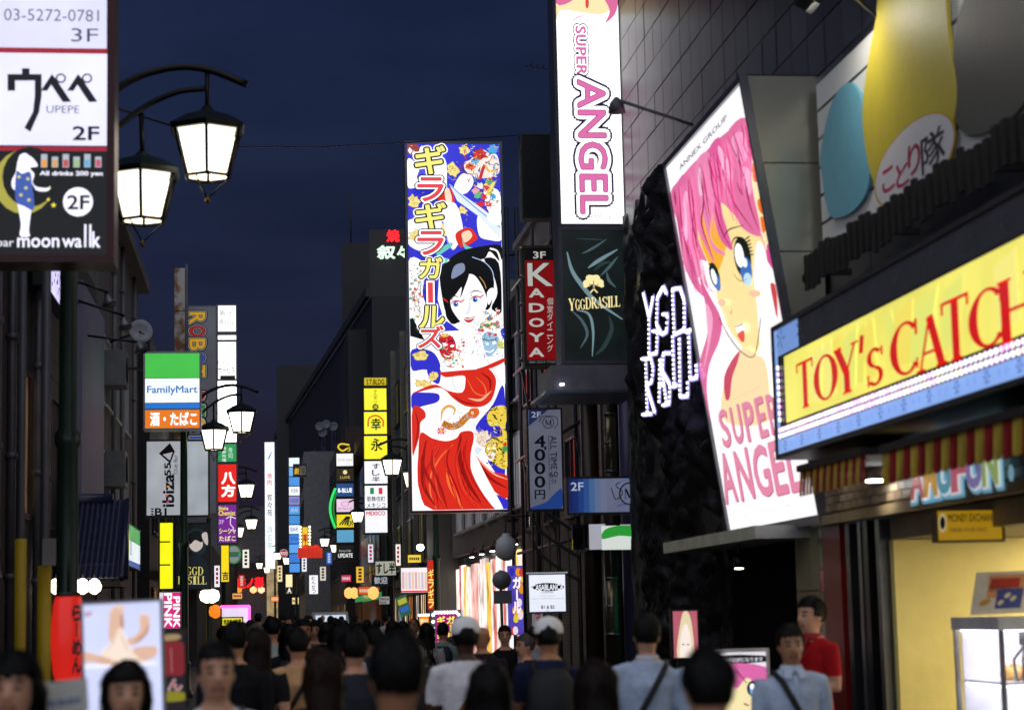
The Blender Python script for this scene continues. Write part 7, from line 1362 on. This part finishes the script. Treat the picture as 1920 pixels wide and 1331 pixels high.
person('person in a black top from behind, right of the first white cap', 903, 1172, 19, 'walk', 10, None, '14100e', '1c1c22', skin='tan')
person('person in purple with a raised arm beside the small green placard', 776, 1158, 30, 'phone', 150, 'crop', '14100e', '3a2a4a', skin='tan')
person('person in a slate top from behind right of the dark grey T-shirt', 700, 1176, 19, 'walk', -4, 'short', '100e0d', '38404c')
person('person in a mint top walking away among the crowd', 672, 1170, 24, 'fem', 0, 'bob', '14100e', '78a898')
person('person in a pale mint T-shirt from behind in the middle of the crowd', 510, 1158, 22, 'walk', 2, 'short', '14100e', 'a8b8b0')
person('person in a white T-shirt from behind near the end of the crowd', 724, 1152, 52, 'walk', 0, 'short', '14100e', 'c0c0c4')
person('person in white top in front of the pink bulb panel', 484, 1150, 48, 'walk', 4, 'short', '14100e', 'b4b4ba')
person('person in long dark sleeves from behind in front of the barbecue sign', 480, 1172, 20, 'long', 0, 'short', '8a8480', '2c2a30')
person('person in a dark brown top facing the camera in the middle of the crowd', 570, 1162, 22, 'walk', 182, 'short', '1a120e', '2a2620', skin='tan')
seen_labels = set(); rr = random.Random(11); sc_cols = ['1a1b20', '23252e', '2c2a2e', '3a3c44', '9a9aa0', 'b4b0ac', '1c2438', '5a6a78', '6a5a4c', '101014', '88a098', '7a7480']; words = {'1a1b20': 'black', '23252e': 'charcoal', '2c2a2e': 'dark grey', '3a3c44': 'slate grey', '9a9aa0': 'light grey', 'b4b0ac': 'off white', '1c2438': 'navy', '5a6a78': 'blue grey', '6a5a4c': 'brown', '101014': 'jet black', '88a098': 'sage green', '7a7480': 'mauve grey'}
spots = [(455, 1170, 26), (498, 1168, 29), (528, 1166, 27), (545, 1172, 19), (590, 1166, 28), (612, 1168, 26), (628, 1162, 33), (645, 1160, 38), (660, 1164, 31), (688, 1160, 36), (706, 1162, 40), (520, 1158, 42), (540, 1156, 50), (560, 1157, 45), (580, 1155, 55), (600, 1154, 60), (620, 1155, 52), (640, 1153, 66), (666, 1155, 58), (470, 1160, 38), (440, 1163, 33), (505, 1155, 60), (530, 1153, 72), (555, 1152, 78), (575, 1152, 85), (605, 1152, 80), (590, 1160, 36), (755, 1163, 34), (800, 1172, 26), (830, 1168, 28), (760, 1180, 17), (735, 1166, 30), (420, 1172, 24), (1000, 1172, 24), (860, 1164, 36)]
for i, (px, py, Y) in enumerate(spots):
    fem = rr.random() < .35; c = rr.choice(sc_cols); hs = rr.choice(('long', 'bob')) if fem else rr.choice(('short', 'short', 'crop')); toward = rr.random() < .15; ex = rr.choice(((), (), ('backpack:1a1c22',), ('strap:16161a', 'bag:16161a')))
    where = next(w for x, w in ((450, 'below the portrait poster'), (480, 'below the pink bulb panel'), (520, 'below the white tower sign'), (560, 'below the pale blue stacked sign'), (620, 'left of the black stacked sign'), (670, 'below the black stacked sign'), (740, 'below the yellow stacked sign'), (9999, 'before the glowing shopfront')) if px < x)
    lab = 'person, %s top%s, %s %s row %s' % (words[c], ' with backpack' if 'backpack:1a1c22' in ex else ' with bag' if ex else '', 'facing us,' if toward else 'back turned,', ('far', 'middle', 'near')[0 if Y > 50 else 1 if Y > 28 else 2], where)
    if lab in seen_labels: lab = lab.replace(' row ', ' row, farther, ')
    seen_labels.add(lab)
    person(lab, px, py+rr.uniform(-3, 4), Y, 'fem' if fem else rr.choice(('walk', 'long')), 180+rr.uniform(-15, 15) if toward else rr.uniform(-12, 12), hs, rr.choice(('0e0c0b', '1a1310', '2c1c14', '14100e')), c, rr.choice(('1c1e26', '2a2c34', '3a3630', '15161a')), rr.choice(('light', 'light', 'tan')), ex)
# things people hold
p = at(1500, 1222, 14.45); MB().box((p.x-.04, 14.42, p.z-.005), (p.x+.04, 14.5, p.z+.008), mt('15161a', .2)).build('phone', None, 'dark phone in the hands of the person in the red polo shirt', 'phone')
S = Sign('hand_placard', 'pale hand held placard with blue lettering at the lower left', at(58, 1345, 7.6), Vector((1, 0, .1)), Vector((-.08, .1, 1)), .21, .12); S.face(mt('c8c4b8', .6, var=.08), h=.006); S.text('¥250!', 66, 1308, 150, 1328, mt('2f62a0', .5), .03); S.done()
S = Sign('green_placard', 'tilted green and blue placard held above the crowd', at(752, 1158, 29.6), Vector((.8, 0, .3)), Vector((-.25, 0, .9)), .17, .3); S.face(em('3a8a60', .35, .4), h=.01); S.polyuv([(.02, .18), (.15, .18), (.15, .26), (.02, .26)], E('d8d040', .6)); S.polyuv([(.02, .06), (.15, .06), (.15, .14), (.02, .14)], E('3a70d0', .6)); S.done()
